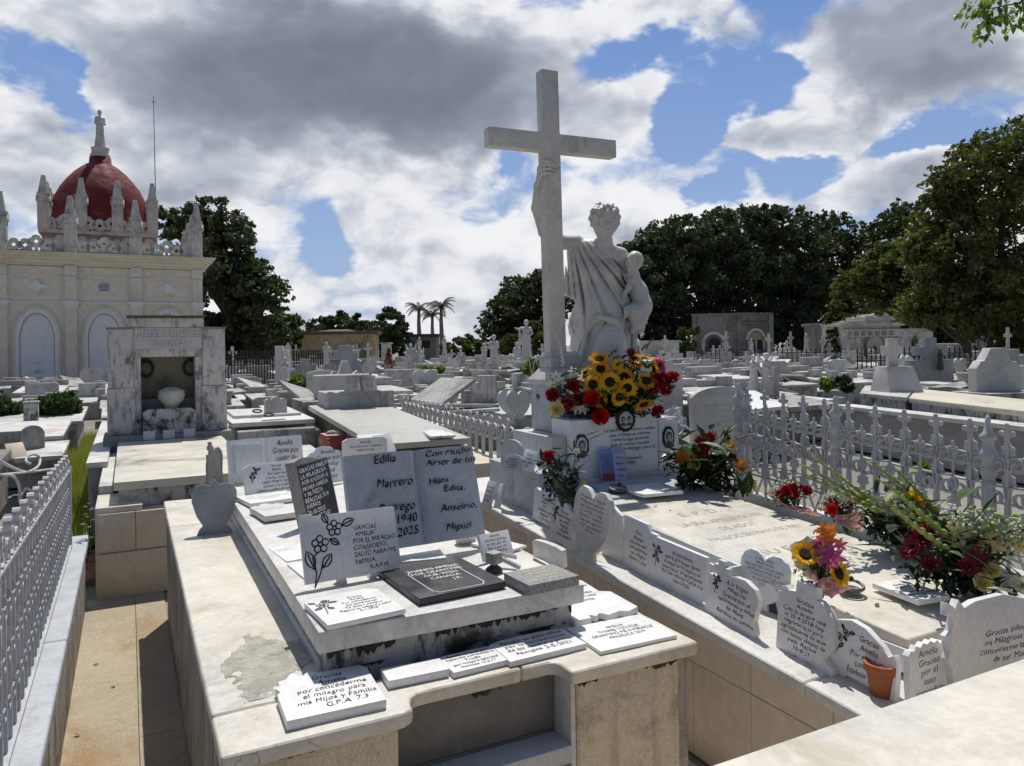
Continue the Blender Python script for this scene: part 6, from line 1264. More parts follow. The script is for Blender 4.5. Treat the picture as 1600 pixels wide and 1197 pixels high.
bays = [2.64-2.31*i for i in range(9)][::-1]            # pilaster centres
for x in bays:
    cw('pilaster', MB().box(x-.20, x+.20, CH-.02, CH+.119, .421, 3.42), BEIGE); cw('pilaster', MB().box(x-.20, x+.20, CH-.02, CH+.119, 3.62, 4.62), BEIGE)
    cw('capital', MB().prism([(x-.22, CH-.04), (x+.22, CH-.04), (x+.22, CH+.118), (x-.22, CH+.118)], 3.40, 3.47).box(x-.25, x+.25, CH-.10, CH+.118, 3.471, 3.56).box(x-.28, x+.28, CH-.14, CH+.118, 3.561, 3.64), WHPNL)
    cw('frieze_block', MB().box(x-.21, x+.21, CH-.05, CH+.118, 4.64, 5.02), BEIGE)
for a, b in zip(bays, bays[1:]):
    c = (a+b)/2
    cw('string_course', MB().box(a+.281, b-.281, CH+.02, CH+.119, 3.56, 3.62), WHPNL)
    cw('sunk_panel', MB().box(a+.36, b-.36, CH+.085, CH+.119, 3.85, 4.50), BEIGE)
    loz = [(c+.42*math.cos(k*1.5708), 4.20+.25*math.sin(k*1.5708)) for k in range(4)]
    q = [(c-.42, 4.20), (c-.26, 4.13), (c-.14, 4.10), (c-.06, 4.0), (c, 3.94), (c+.06, 4.0), (c+.14, 4.10), (c+.26, 4.13), (c+.42, 4.20), (c+.26, 4.27), (c+.14, 4.30), (c+.06, 4.40), (c, 4.46), (c-.06, 4.40), (c-.14, 4.30), (c-.26, 4.27)]
    mb = MB().plate(q, .05); mb.v = [(x, y+CH+.03, z) for x, y, z in mb.v]; o = cw('rosette', mb, WHPNL)
    if abs(c+.83) < .6:
        for k in range(6):
            z = 4.06+k*.055; w_ = .24-abs(z-4.2)*.8; cw('louvre', MB().box(c-w_, c+w_, CH+.015, CH+.028, z, z+.022), INK)
    def ogive(w, h0, h1, n=9, z0=.62):
        p = [(c-w, z0), (c+w, z0)]; R_ = w*1.9
        for k in range(n+1):
            t = k/n; p.append((c+w*(1-t**1.7), h0+(h1-h0)*math.sin(t*1.5708)**.92))
        for k in range(n-1, -1, -1):
            t = k/n; p.append((c-w*(1-t**1.7), h0+(h1-h0)*math.sin(t*1.5708)**.92))
        return p
    for nm, w, h0, h1, yy, z0, m_ in (('arch_moulding', .78, 2.2, 3.42, .05, .42, BEIGE), ('arch_moulding', .69, 2.2, 3.30, .03, .50, WHPNL), ('niche_panel', .56, 2.15, 3.12, .015, .66, WHPNL)):
        if nm == 'niche_panel':
            mb = MB().plate(ogive(w, h0, h1, z0=z0), .02); mb.v = [(x, y+CH+.075, z) for x, y, z in mb.v]; pn = cw(nm, mb, m_)
        else:
            O = ogive(w, h0, h1, z0=z0); I = ogive(w-.10, h0-.02, h1-.13, z0=z0+.10); n = len(O); mb = MB()
            y0, y1 = CH-.02+(0 if w > .7 else -.02), CH+.119
            mb.add([(x, y0, z) for x, z in O]+[(x, y0, z) for x, z in I]+[(x, y1, z) for x, z in O]+[(x, y1, z) for x, z in I],
                   [(i, (i+1) % n, n+(i+1) % n, n+i) for i in range(n)]+[((i+1) % n, i, 2*n+i, 2*n+(i+1) % n) for i in range(n)]+[(n+i, n+(i+1) % n, 3*n+(i+1) % n, 3*n+i) for i in range(n)])
            cw(nm, mb, m_)
    if abs(c+3.1) < .8:
        obj('relief_figure', FIG['pray'], WHPNL, ch, loc=(c-ch.location.x, CH+.075-ch.location.y, 1.32), scale=(1., .12, .95))
        cw('panel_step', MB().box(c-.5, c+.5, CH+.06, CH+.074, 1.15, 1.28), WHPNL)
        ln = [arc(c, .80, .14, 0, 3.14), arc(c, .80, .07, 0, 3.14)]
        o = stroke(None, [[(x-ch.location.x, z) for x, z in l] for l in ln], mat('niche_relief', (.47, .47, .47), rough=.8), wd=.012, y=CH+.06-ch.location.y, name='relief_lines'); o.parent = ch
        o = inscription(None, 'S. JUAN', c-ch.location.x, 1.21, .30, .07, INKG, shear=0, y=CH+.055-ch.location.y); o.parent = ch
# cornice
for z0, z1, o_ in ((4.62, 4.68, .02), (5.02, 5.10, .08), (5.101, 5.24, .16), (5.241, 5.36, .30), (5.361, 5.46, .42), (5.461, 5.52, .50)):
    cw('cornice_moulding', MB().box(-15.6-o_, 2.84+o_, CH+.1-o_, 44+o_, z0, z1), BEIGE2 if z0 > 4.9 else BEIGE)
cw('roof', MB().box(-15.5, 2.8, CH+.1, 44, 5.521, 5.6), mat('roof_tiles', (.30, .14, .12), rough=.9))
def pinnacle(x, y, z, h, w=.22, base='pinnacle'):
    o = obj(base, PINM, GREYST, ch, loc=(x-ch.location.x, y-ch.location.y, z), scale=(w/.22, w/.22, h/2.2)); return o
pm = MB().box(-.22, .22, -.22, .22, 0, 1.12)
for s, ax in ((-1, 0), (1, 0), (-1, 1), (1, 1)):
    a = [(-.26, 0, 1.12), (.26, 0, 1.12), (0, 0, 1.40)]
    if ax == 0: pm.add([(x, s*.27, z) for x, y, z in a]+[(x, s*.16, z) for x, y, z in a], [(0, 1, 2), (5, 4, 3), (0, 3, 4, 1), (1, 4, 5, 2), (2, 5, 3, 0)])
    else: pm.add([(s*.27, x, z) for x, y, z in a]+[(s*.16, x, z) for x, y, z in a], [(0, 1, 2), (5, 4, 3), (0, 3, 4, 1), (1, 4, 5, 2), (2, 5, 3, 0)])
pm.box(-.25, .25, -.25, .25, 1.121, 1.22).box(-.20, .20, -.20, .20, 1.221, 1.42).box(-.24, .24, -.24, .24, 1.421, 1.47).join(frus(-.19, .19, -.19, .19, 1.471, -.075, .075, -.075, .075, 2.2))
PINM = pm.mesh(bevel=.006, seg=1)
for x in bays: pinnacle(x, CH+.15, 5.53, 2.28)
for k in range(1, 4): pinnacle(2.64, CH+.15+k*2.4, 5.53, 2.2)
def quatre():
    n = 32; O = []; I = []
    for k in range(n):
        a = 6.2832*k/n; r = .19+.055*abs(math.cos(2*a))**.6; O.append((r*math.cos(a), r*math.sin(a))); q = .075/(abs(math.cos(a))+abs(math.sin(a))); I.append((q*math.cos(a), q*math.sin(a)))
    mb = MB().add([(x, -.03, z) for x, z in O]+[(x, -.03, z) for x, z in I]+[(x, .03, z) for x, z in O]+[(x, .03, z) for x, z in I],
        [(i, (i+1) % n, n+(i+1) % n, n+i) for i in range(n)]+[((i+1) % n, i, 2*n+i, 2*n+(i+1) % n) for i in range(n)]+[(n+i, n+(i+1) % n, 3*n+(i+1) % n, 3*n+i) for i in range(n)]+[(2*n+(i+1) % n, 2*n+i, 3*n+i, 3*n+(i+1) % n) for i in range(n)])
    mb.box(-.05, .05, -.028, .028, -.34, -.2).box(-.17, -.11, -.028, .028, -.34, -.16).box(.11, .17, -.028, .028, -.34, -.16); return mb
QM = quatre().mesh()
bal = []
for a, b in zip(bays, bays[1:]):
    for k in range(5):
        x = a+.42+(b-a-.84)*k/4; obj('fretwork', QM, GREYST, ch, loc=(x-ch.location.x, CH+.15-ch.location.y, 5.80+(.16 if k == 2 else 0)), scale=(1.15, 1, 1.05))
# drum block and dome
DX, DY = -1.02, 39.0
cw('drum', MB().box(DX-2.12, DX+2.12, DY-2.12, DY+2.12, 5.6, 6.62), mat('pinkish_plaster', (.40, .31, .28), (.34, .27, .25), .9, 1.5, (.15, .12, .11), .6, 1.6))
cw('drum_cornice', MB().box(DX-2.25, DX+2.25, DY-2.25, DY+2.25, 6.621, 6.78), GREYST)
for k in range(10):
    x = DX-1.9+3.8*k/9; obj('blind_fretwork', QM, GREYST, ch, loc=(x-ch.location.x, DY-2.17-ch.location.y, 6.15+(.1 if k % 2 else 0)), scale=1.3); 
for k in range(9):
    x = DX-1.8+3.6*k/8; obj('fretwork', QM, GREYST, ch, loc=(x-ch.location.x, DY-2.12-ch.location.y, 7.02+(.1 if k % 2 else 0)), scale=1.2)
for i in range(4):
    for j in range(4):
        if i in (0, 3) or j in (0, 3): pinnacle(DX-2.05+4.1*i/3, DY-2.05+4.1*j/3, 6.78, 2.25)
dp = [(0, 6.7), (2.06, 6.7), (2.10, 7.1), (2.08, 7.5), (2.0, 8.0), (1.85, 8.5), (1.62, 8.97), (1.35, 9.35), (1.07, 9.68), (.80, 9.92), (.58, 10.08), (.46, 10.14), (.44, 10.42), (.0, 10.44)]
dm = MB().lathe(dp, 48, (DX, DY, 0)); o = cw('dome', dm, DOMER, smooth=True)
dst = thing('dome_statue', 'white robed statue standing on top of the red dome', 'statue', (DX, DY, 10.44), .2)
obj('plinth', MB().lathe([(0, 0), (.42, 0), (.42, .12), (.36, .16), (.36, .34), (.40, .42), (0, .43)], 8).mesh(), STATM, dst); obj('figure', FIG['pray'], STATM, dst, loc=(0, 0, .42), scale=(.86, 1.0, 1.02))
rod = thing('lightning_rod', 'thin lightning rod rising right of the red dome', 'rod', (1.30, 40.0, 5.6)); obj('mast', MB().tube([(0, 0, 0), (-.04, 0, 4), (-.07, 0, 8.25)], [.03, .022, .012], 6).box(-.16, .02, -.01, .01, 7.95, 7.97).mesh(), INK, rod)
# ------------------------------------------------------------ yellow building, grey hut, small white box
def bldg(name, label, cat, px0, px1, dist, wz, dep, z=0, turn=0.):
    a = atd(px0, 560, dist); b = atd(px1, 560, dist); t = thing(name, label, cat, ((a.x+b.x)/2, (a.y+b.y)/2, z), -YAW+turn); return t, (b-a).length/2
YW = mat('ochre_plaster', (.62, .47, .26), (.50, .39, .23), .9, .35, (.09, .075, .06), .7, .35, bump=.3, bscale=8, drip=.8)
t, w = bldg('mausoleum', 'flat-roofed ochre building with black rain streaks, left of centre', 'building', 455, 584, 60, 3, 5, turn=.10)
obj('wall', MB().box(-w, w, 0, 5, -.2, 2.72).mesh(sub=1., rough=.0), YW, t); obj('corner_pilaster', MB().box(-w-.04, -w+.35, -.06, .3, -.2, 2.72).box(w-.35, w+.04, -.06, .3, -.2, 2.72).mesh(), YW, t)
obj('cornice', MB().box(-w-.2, w+.2, -.22, 5.2, 2.721, 2.86).box(-w-.3, w+.3, -.32, 5.3, 2.861, 2.98).mesh(bevel=.02), mat('stained_cornice', (.22, .17, .13), (.12, .10, .08), .9, 1.2, (.05, .04, .035), .7, 1.), t); obj('roof_mound', MB().join(frus(-w*.5, w*.6, 1, 4.5, 2.981, -w*.1, w*.3, 2, 3.5, 3.16)).mesh(), mat('old_roof', (.16, .12, .09), rough=.95), t)
t, w = bldg('hut', 'small flat-roofed grey hut below the palms', 'building', 636, 682, 80, 3, 4)
obj('wall', MB().box(-w, w, 0, 3.5, -.2, 2.7).mesh(), mat('grey_plaster', (.27, .26, .25), (.22, .21, .20), .9, .6), t); obj('roof', MB().box(-w-.3, w+.25, -.4, 3.9, 2.701, 3.0).mesh(), mat('dark_roof', (.06, .065, .07), rough=.8), t); obj('window', MB().box(-.2, .9, -.03, .0, 1.5, 2.3).mesh(), INK, t); obj('door_shade', MB().box(-w-.02, -w+.9, -.03, .0, 0, 2.2).mesh(), mat('dark_door', (.10, .10, .10), rough=.8), t)
t, w = bldg('white_vault', 'small white vault beside the yellow building', 'vault', 596, 607, 55, 3, 2); obj('wall', MB().box(-w, w, 0, 1.5, -.2, 1.9).mesh(bevel=.01), TOMBM, t); obj('cornice', MB().box(-w-.1, w+.1, -.1, 1.6, 1.9, 2.0).mesh(), TOMBM, t)
# ------------------------------------------------------------ the stone mausolea on the right
MAUS = mat('blackened_limestone', (.30, .28, .25), (.17, .16, .145), .9, .5, (.05, .047, .043), .75, .45, bump=.5, bscale=10, drip=.6)
MAUS2 = mat('pale_ashlar', (.64, .61, .54), (.50, .475, .43), .9, .8, (.12, .11, .10), .5, .7, bump=.4, bscale=10, drip=.3)
INKW2 = mat('warm_stone_arch', (.42, .31, .22), (.36, .27, .2), .9, 1.)
def arcz(cx, z0, r, n=12): return [(cx+r*math.cos(math.pi*k/n), z0+r*math.sin(math.pi*k/n)) for k in range(n+1)]
def ashlar(t, x0, x1, y, z0, z1, holes, m, bw=.75, bh=.36, depth=.06, xf=None):
    """courses of stone blocks proud of the wall at y, leaving out the holes (x0, x1, z0, z1)"""
    r = 0; z = z0
    while z < z1-.05:
        zt = min(z+bh, z1); x = x0-(bw/2 if r % 2 else 0)
        while x < x1:
            a, b = max(x, x0), min(x+bw, x1); x += bw
            if b-a < .06 or any(a < h[1] and b > h[0] and z < h[3] and zt > h[2] for h in holes): continue
            me = MB().box(a+.008, b-.008, y-depth-random.uniform(0, .012), y, z+.008, zt-.008).mesh()
            if xf: me.transform(xf)
            obj('stone_block', me, m, t)
        z = zt; r += 1
t = thing('mausoleum', 'black-stained mausoleum with a deep arch and twin pointed windows', 'building', atd(1152, 563, 56), -YAW+.30); t.location.z = 0
w1 = 3.05; zt = 3.75
obj('wall', MB().box(0, w1, 0, 4.6, -.2, zt).mesh(), MAUS, t)
obj('cornice', MB().box(-.06, w1+.08, -.12, 4.7, zt+.001, zt+.10).box(.35, w1-.35, -.20, -.0, zt-.72, zt-.60).mesh(bevel=.02), MAUS, t)
obj('corner_pier', MB().box(-.05, .35, -.14, .0, -.2, zt).box(w1-.35, w1+.05, -.14, .0, -.2, zt).mesh(bevel=.01), MAUS, t)
ashlar(t, .36, w1-.36, 0, 0, zt-.75, [(.75, 2.35, .6, 2.75)], MAUS, .7, .36)
cxw = 1.55
obj('arch_ring', MB().add(*(lambda O, I: ([(x, -.16, z) for x, z in O]+[(x, -.16, z) for x, z in I]+[(x, 0, z) for x, z in O]+[(x, 0, z) for x, z in I], [(i, i+1, 13+i+1, 13+i) for i in range(12)]+[(i+1, i, 26+i, 26+i+1) for i in range(12)]+[(13+i, 13+i+1, 39+i+1, 39+i) for i in range(12)]))(arcz(cxw, 1.85, .86), arcz(cxw, 1.85, .66))).mesh(), MAUS2, t)
mb = MB().plate(arcz(cxw, 1.75, .66)+[(cxw-.66, .75), (cxw+.66, .75)], .03); obj('tympanum', mb.mesh(), INKW2, t, loc=(0, -.05, 0))
for dx in (-.33, .33): obj('window', MB().plate([(cxw+dx-.24, .78), (cxw+dx+.24, .78)]+arcz(cxw+dx, 1.62, .24, 8), .03).mesh(), INK, t, loc=(0, -.09, 0))
for dx in (-.66, 0, .66): obj('colonnette', MB().lathe([(0, 0), (.09, 0), (.06, .05), (.06, .85), (.10, .92), (.10, 1.0), (0, 1.0)], 10, (cxw+dx, -.12, .75)).mesh(), MAUS2, t)
obj('balcony', MB().box(.7, 2.4, -.6, -.02, .5, .74).mesh(bevel=.03), MAUS, t)
# left face of the same mausoleum, with the entrance arch
wl = 3.2
lfm = Matrix.Translation((-.002, 4.6*0, 0)) @ Matrix.Rotation(RAD(-62), 4, 'Z')
fx = bpy.data.objects.new('entrance_front', MB().box(-wl, 0, 0, 3, -.2, zt).mesh()); fx.data.materials.append(MAUS); link(fx, t); fx.location = (-.01, .02, 0); fx.rotation_euler = (0, 0, -RAD(-38)+0)
fx.rotation_euler = (0, 0, RAD(-38))
ashl = [(-wl, 0)]
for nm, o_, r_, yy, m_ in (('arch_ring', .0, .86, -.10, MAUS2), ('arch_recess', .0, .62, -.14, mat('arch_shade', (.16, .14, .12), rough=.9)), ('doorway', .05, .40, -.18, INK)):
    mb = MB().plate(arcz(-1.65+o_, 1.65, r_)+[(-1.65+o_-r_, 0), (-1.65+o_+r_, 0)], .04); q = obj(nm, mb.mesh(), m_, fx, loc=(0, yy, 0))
for dx in (-.72, .72): obj('colonnette', MB().lathe([(0, 0), (.16, 0), (.10, .08), (.10, 1.25), (.17, 1.4), (.17, 1.55), (0, 1.55)], 10, (-1.65+dx, -.28, .1)).mesh(), MAUS2, fx)
obj('cornice', MB().box(-wl-.1, .05, -.12, 3, zt+.001, zt+.1).mesh(), MAUS, fx); obj('corner_pier', MB().box(-wl-.02, -wl+.3, -.12, -.01, -.2, zt).mesh(), MAUS, fx)
# wide mausoleum
t = thing('mausoleum', 'wide pale ashlar mausoleum with a blind arch, a narrow niche and a broken crest', 'building', atd(1318, 566, 46), -YAW+.02); t.location.z = 0
sc = 46/FOC
def mx(px): return (px-1318)*sc
zc = lambda py: (562-py)*sc+.25
wA = mx(1408); wB = mx(1460)
obj('wall', MB().box(mx(1318), wA, 0, 3, -.2, zc(503)).mesh(), MAUS2, t); obj('side_wall', MB().box(wA+.002, wB, .05, 2.6, -.2, zc(508)).mesh(), MAUS2, t)
ashlar(t, wA+.02, wB, .05, .1, zc(509), [(mx(1424), mx(1438), .1, zc(525))], MAUS2, .6, .34)
ashlar(t, mx(1322), wA-.02, 0, .1, zc(522), [(mx(1350), mx(1382), 0, zc(514))], MAUS2, .62, .34)
obj('entablature', MB().box(mx(1316), wA+.05, -.18, -.065, zc(520), zc(508)).mesh(bevel=.02), MAUS2, t)
for a, b, c, d, e in ((1310, 1412, 503, 498, .30), (1316, 1390, 498, 495, .2), (1352, 1402, 495, 488, .15), (1370, 1398, 488, 484, .1)): obj('cornice', MB().box(mx(a), mx(b), -e, 2.5, zc(c)+.001, zc(d)).mesh(bevel=.02, sub=.6, rough=.05), MAUS2, t)
obj('broken_crest', MB().ball((mx(1383), .3, zc(482)), (.22, .2, .28)).ball((mx(1372), .3, zc(486)), (.3, .2, .12)).ball((mx(1394), .3, zc(486)), (.25, .2, .12)).mesh(rough=.05), MAUS2, t)
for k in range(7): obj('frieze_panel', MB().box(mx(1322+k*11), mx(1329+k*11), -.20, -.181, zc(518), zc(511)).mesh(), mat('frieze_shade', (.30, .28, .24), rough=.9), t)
for px in (1320, 1340, 1392, 1404): obj('column', MB().box(mx(px)-.13, mx(px)+.13, -.16, -.066, 0, zc(521)).mesh(bevel=.02), MAUS2, t)
cxm = mx(1366); obj('blind_arch', MB().plate(arcz(cxm, zc(531), .62)+[(cxm-.62, 0), (cxm+.62, 0)], .03).mesh(), MAUS, t, loc=(0, -.04, 0)); obj('arch_panel', MB().plate(arcz(cxm+.05, zc(532), .50)+[(cxm-.45, 0), (cxm+.55, 0)], .03).mesh(), mat('pale_panel', (.55, .52, .45), rough=.9), t, loc=(0, -.08, 0))
obj('cross_hole', MB().box(cxm-.04, cxm+.06, -.09, -.081, .95, 1.35).box(cxm-.14, cxm-.041, -.09, -.081, 1.1, 1.2).box(cxm+.061, cxm+.16, -.09, -.081, 1.1, 1.2).mesh(), INK, t)
obj('dark_opening', MB().box(mx(1327), mx(1335), -.05, -.03, .6, zc(524)).mesh(), INK, t); obj('niche', MB().plate(arcz(mx(1431), zc(530), .18, 8)+[(mx(1431)-.18, .3), (mx(1431)+.18, .3)], .03).mesh(), mat('dark_niche', (.09, .085, .08), rough=.9), t, loc=(0, -.02, 0))
obj('niche_figure', FIG['pray'], mat('rust_figure', (.18, .14, .11), rough=.9), t, loc=(mx(1431), -.1, .9), scale=.6)
t = thing('mausoleum', 'darker ruined pavilion behind the wide mausoleum, overgrown', 'building', atd(1300, 566, 52), -YAW); t.location.z = 0; obj('wall', MB().box(-1.1, .9, 0, 2, -.2, 2.7).mesh(), MAUS, t); obj('cornice', MB().box(-1.25, 1.0, -.2, 2.2, 2.701, 2.9).mesh(bevel=.03), MAUS, t)
for dx in (-.9, .7): obj('pilaster', MB().box(dx-.15, dx+.15, -.12, -.001, 0, 2.7).mesh(), MAUS, t)
t = thing('vault', 'low grey stone vault with a tiny arch, right of the statue', 'building', atd(1030, 563, 50), -YAW+.05); t.location.z = 0; obj('wall', MB().box(-1.6, 1.35, 0, 2.5, -.2, 1.75).mesh(), MAUS2, t); obj('cornice', MB().box(-1.7, 1.45, -.12, 2.6, 1.751, 1.85).mesh(bevel=.02), MAUS2, t); obj('arch_opening', MB().plate(arcz(.3, .6, .22, 8)+[(.08, 0), (.52, 0)], .02).mesh(), INK, t, loc=(0, -.022, 0))
t = thing('white_tomb_house', 'white peaked tomb block right of the statue behind the sunflowers', 'tomb', atd(1030, 590, 13), -YAW+.1); t.location.z = 0; obj('block', MB().plate([(-.36, 0), (.42, 0), (.42, 1.17), (.18, 1.36), (-.30, 1.36), (-.36, 1.3)], .9).mesh(bevel=.01), STATM, t)
t = thing('vault', 'small dark vault with a pale flat roof under the right-hand trees', 'building', atd(1493, 556, 42), -YAW); t.location.z = 0; obj('wall', MB().box(-1.0, 1.0, 0, 2, -.2, 1.35).mesh(), MAUS, t); obj('roof', MB().box(-1.1, 1.1, -.1, 2.1, 1.351, 1.43).mesh(), MAUS2, t)

# ------------------------------------------------------------ trees
def leaf_cloud(blobs, n, size, seed, shell=.55):
    r_ = np.random.RandomState(seed); B = np.array(blobs, float); w = B[:, 3]**2; w /= w.sum()
    i = r_.choice(len(B), n, p=w); d = r_.normal(size=(n, 3)); d /= np.linalg.norm(d, axis=1)[:, None]
    # leaves gather in clumps round twig ends set through each blob's outer half
    K = 34; tw = r_.normal(size=(len(B), K, 3)); tw /= np.linalg.norm(tw, axis=2)[:, :, None]; tr = .55+.55*r_.rand(len(B), K); cs_ = .16+.16*r_.rand(len(B), K)
    j = r_.randint(0, K, n); c = tw[i, j]*tr[i, j][:, None]; P_ = B[i, :3] + B[i, 3][:, None]*(c*np.array([1, 1, .85]) + d*(cs_[i, j]*r_.rand(n)**.45)[:, None]*np.array([1.15, 1.15, .75]))
    d = c/np.maximum(np.linalg.norm(c, axis=1)[:, None], 1e-6)
    a = r_.normal(size=(n, 3))+d*.2; a /= np.linalg.norm(a, axis=1)[:, None]; b = np.cross(a, r_.normal(size=(n, 3))); b /= np.linalg.norm(b, axis=1)[:, None]
    s = size*(.6+.8*r_.rand(n))[:, None]
    V = np.stack([P_-a*s, P_+b*s*.55, P_+a*s, P_-b*s*.55], 1).reshape(-1, 3)
    me = bpy.data.meshes.new('crown'); me.vertices.add(4*n); me.vertices.foreach_set('co', V.ravel()); me.loops.add(4*n); me.loops.foreach_set('vertex_index', np.arange(4*n)); me.polygons.add(n)
    me.polygons.foreach_set('loop_start', np.arange(n)*4); me.polygons.foreach_set('loop_total', np.full(n, 4)); me.update(calc_edges=True); me.validate(); return me
def tree(name, label, dist, blobs, trunk, n, size, m=FOLI, seed=1, depth=.9, group='trees of the background', zb=0., tw=.3, core=True):
    B = []; R_ = random.Random(seed)
    for (px, py, r) in blobs:
        dd = dist*(1+R_.uniform(-.03, .03)); p = atd(px, py, dd); rr = r*dist/FOC; B.append((p.x, p.y, p.z, rr))
        if r > 30:
            for k in range(3):                                       # body behind the visible edge
                a = R_.random()*6.28; B.append((p.x+FW.x*rr*.8*R_.random()+math.cos(a)*rr*.55, p.y+FW.y*rr*.9+math.sin(a)*rr*.3, p.z+R_.uniform(-.5, .5)*rr, rr*.62))
    b0 = atd(trunk[0], trunk[1], dist); t = thing(name, label, 'tree', (b0.x, b0.y, zb), 0, group)
    C0 = Vector((b0.x, b0.y, zb)); Bl = [(x-C0.x, y-C0.y, z-C0.z, r) for x, y, z, r in B]
    cr_ = obj('crown', leaf_cloud(Bl, n, size, seed), m, t); cr_['kind'] = 'stuff'
    if tw <= .02: return t
    h = min(b[2]-b[3]*.2 for b in Bl if b[3] > 0); mb = MB(); top = Vector((sum(b[0] for b in Bl)/len(Bl), sum(b[1] for b in Bl)/len(Bl), sum(b[2] for b in Bl)/len(Bl)))
    mb.tube([(0, 0, -.3), (tw*.3, 0, max(1.2, top.z*.3)), tuple(top*.6+Vector((0, 0, top.z*.1)))], [tw*1.3, tw, tw*.6], 10); obj('trunk', mb.mesh(smooth=True), BARK, t)
    for b in Bl[:14]:
        e = Vector(b[:3]); s = Vector((top.x*.4, top.y*.4, top.z*.45)); md = (s+e)/2+Vector((0, 0, -.1*e.z)); obj('limb', MB().tube([s, md, e], [tw*.45, tw*.25, tw*.08], 6).mesh(smooth=True), BARK, t)
    return t
tree('broad_tree', 'large dark tree standing right behind the chapel', 46, [(322, 332, 30), (300, 360, 42), (345, 372, 48), (330, 420, 60), (372, 430, 50), (402, 460, 46), (355, 480, 55), (428, 462, 28), (410, 500, 38), (340, 530, 48), (390, 530, 36), (262, 350, 30)], (385, 590), 26000, .17, FOLI, 3, tw=.35)
tree('broad_tree', 'smaller sunlit tree right of the large dark chapel tree', 58, [(440, 512, 30), (428, 535, 28), (455, 530, 20), (405, 548, 22)], (440, 590), 6500, .20, FOLI2, 4, tw=.2)
tree('broad_tree', 'low dark trees glimpsed under the chapel tree', 75, [(385, 540, 26), (410, 552, 20), (360, 550, 26), (470, 545, 18)], (390, 590), 5000, .25, FOLI, 5, tw=.2)
tree('broad_tree', 'flat-topped tree behind the yellow building', 88, [(530, 508, 26), (505, 515, 22), (555, 512, 24), (575, 520, 16), (490, 522, 14)], (530, 560), 8000, .26, FOLI, 6, tw=.25)
tree('broad_tree', 'round dark tree between the yellow building and the palms', 80, [(608, 505, 24), (600, 522, 26), (622, 522, 20), (612, 540, 24)], (608, 575), 8000, .22, FOLI, 7, tw=.25)
tree('bush', 'bright green bushes right of the palms', 92, [(720, 545, 20), (700, 550, 16), (745, 548, 18), (735, 535, 14), (768, 556, 16), (755, 552, 14)], (722, 570), 7000, .24, FOLI2, 8, tw=.12)
tree('broad_tree', 'dark tree just left of the great cross', 78, [(830, 452, 32), (806, 470, 34), (780, 492, 30), (838, 490, 36), (765, 508, 22), (800, 515, 34), (845, 525, 30), (850, 440, 24), (870, 470, 40)], (815, 580), 17000, .22, FOLI, 9, tw=.4)
tree('bush', 'yellow-green clipped bushes below the dark tree by the cross', 62, [(838, 518, 18), (850, 530, 22), (800, 538, 18), (820, 545, 18), (790, 545, 12), (860, 545, 20)], (830, 570), 6500, .16, FOLI2, 10, tw=.12)
tree('broad_tree', 'leftmost dark tree of the wall of trees behind the statue', 64, [(1000, 402, 38), (1030, 380, 40), (1068, 372, 44), (1010, 450, 55), (1060, 450, 65), (975, 420, 26), (1000, 510, 50), (1060, 520, 50), (960, 470, 40)], (1030, 580), 30000, .20, FOLI, 12, tw=.45)
tree('broad_tree', 'second dark tree of the wall of trees, above the arched mausoleum', 66, [(1115, 370, 42), (1150, 360, 44), (1180, 350, 36), (1130, 430, 62), (1175, 430, 60), (1110, 490, 55), (1165, 500, 55), (1090, 400, 40)], (1140, 580), 30000, .20, FOLI, 13, tw=.45)
tree('broad_tree', 'third dark tree of the wall of trees, with the highest top', 70, [(1222, 350, 34), (1245, 345, 30), (1215, 390, 50), (1260, 395, 46), (1225, 450, 58), (1270, 450, 50), (1240, 505, 46), (1205, 520, 34)], (1252, 580), 26000, .21, FOLI, 14, tw=.5)
tree('broad_tree', 'fourth tree of the wall of trees, a little paler and farther', 76, [(1300, 362, 34), (1325, 375, 34), (1310, 420, 46), (1345, 400, 36), (1370, 370, 30), (1330, 455, 46), (1300, 500, 40), (1390, 372, 30), (1425, 350, 34), (1408, 330, 20), (1445, 380, 36)], (1325, 580), 19000, .23, mat('mid_foliage', (.055, .085, .03), (.025, .045, .018), .6, .9, (.10, .12, .035), .5, .7, bump=0, trans=.25), 15, tw=.4)
MIX = mat('autumn_foliage', (.115, .14, .032), (.05, .075, .022), .55, 1.1, (.24, .22, .045), .6, 1.2, bump=0, trans=.3)
tree('broad_tree', 'great olive-green tree filling the right edge of the sky', 31, [(1540, 232, 34), (1575, 240, 44), (1505, 262, 34), (1490, 300, 36), (1545, 300, 60), (1600, 320, 70), (1470, 345, 34), (1510, 370, 54), (1570, 400, 80), (1440, 385, 36), (1630, 420, 90), (1490, 430, 56), (1540, 470, 70), (1600, 500, 70), (1460, 480, 44), (1650, 250, 80)], (1590, 600), 46000, .105, MIX, 16, tw=.32)
tree('broad_tree', 'spreading yellow-green boughs reaching left from the great tree', 36, [(1395, 402, 36), (1365, 425, 34), (1340, 445, 30), (1420, 420, 44), (1325, 440, 24), (1380, 455, 36), (1430, 460, 44), (1405, 465, 24), (1310, 455, 16), (1455, 420, 40)], (1510, 590), 17000, .12, MIX, 17, tw=.22)
tree('broad_tree', 'deep dark tree behind the right-hand mausoleum', 58, [(1400, 500, 50), (1450, 510, 50), (1500, 520, 46), (1550, 530, 50), (1600, 530, 50), (1640, 520, 60), (1370, 510, 30), (1500, 470, 50), (1580, 480, 60)], (1500, 590), 22000, .22, FOLI, 18, tw=.4)
tree('young_tree', 'slim light green sapling in front of the wide mausoleum', 47, [(1308, 478, 12), (1300, 500, 14), (1312, 495, 12), (1306, 525, 13), (1298, 545, 12)], (1306, 575), 2600, .13, FOLI2, 19, tw=.06)
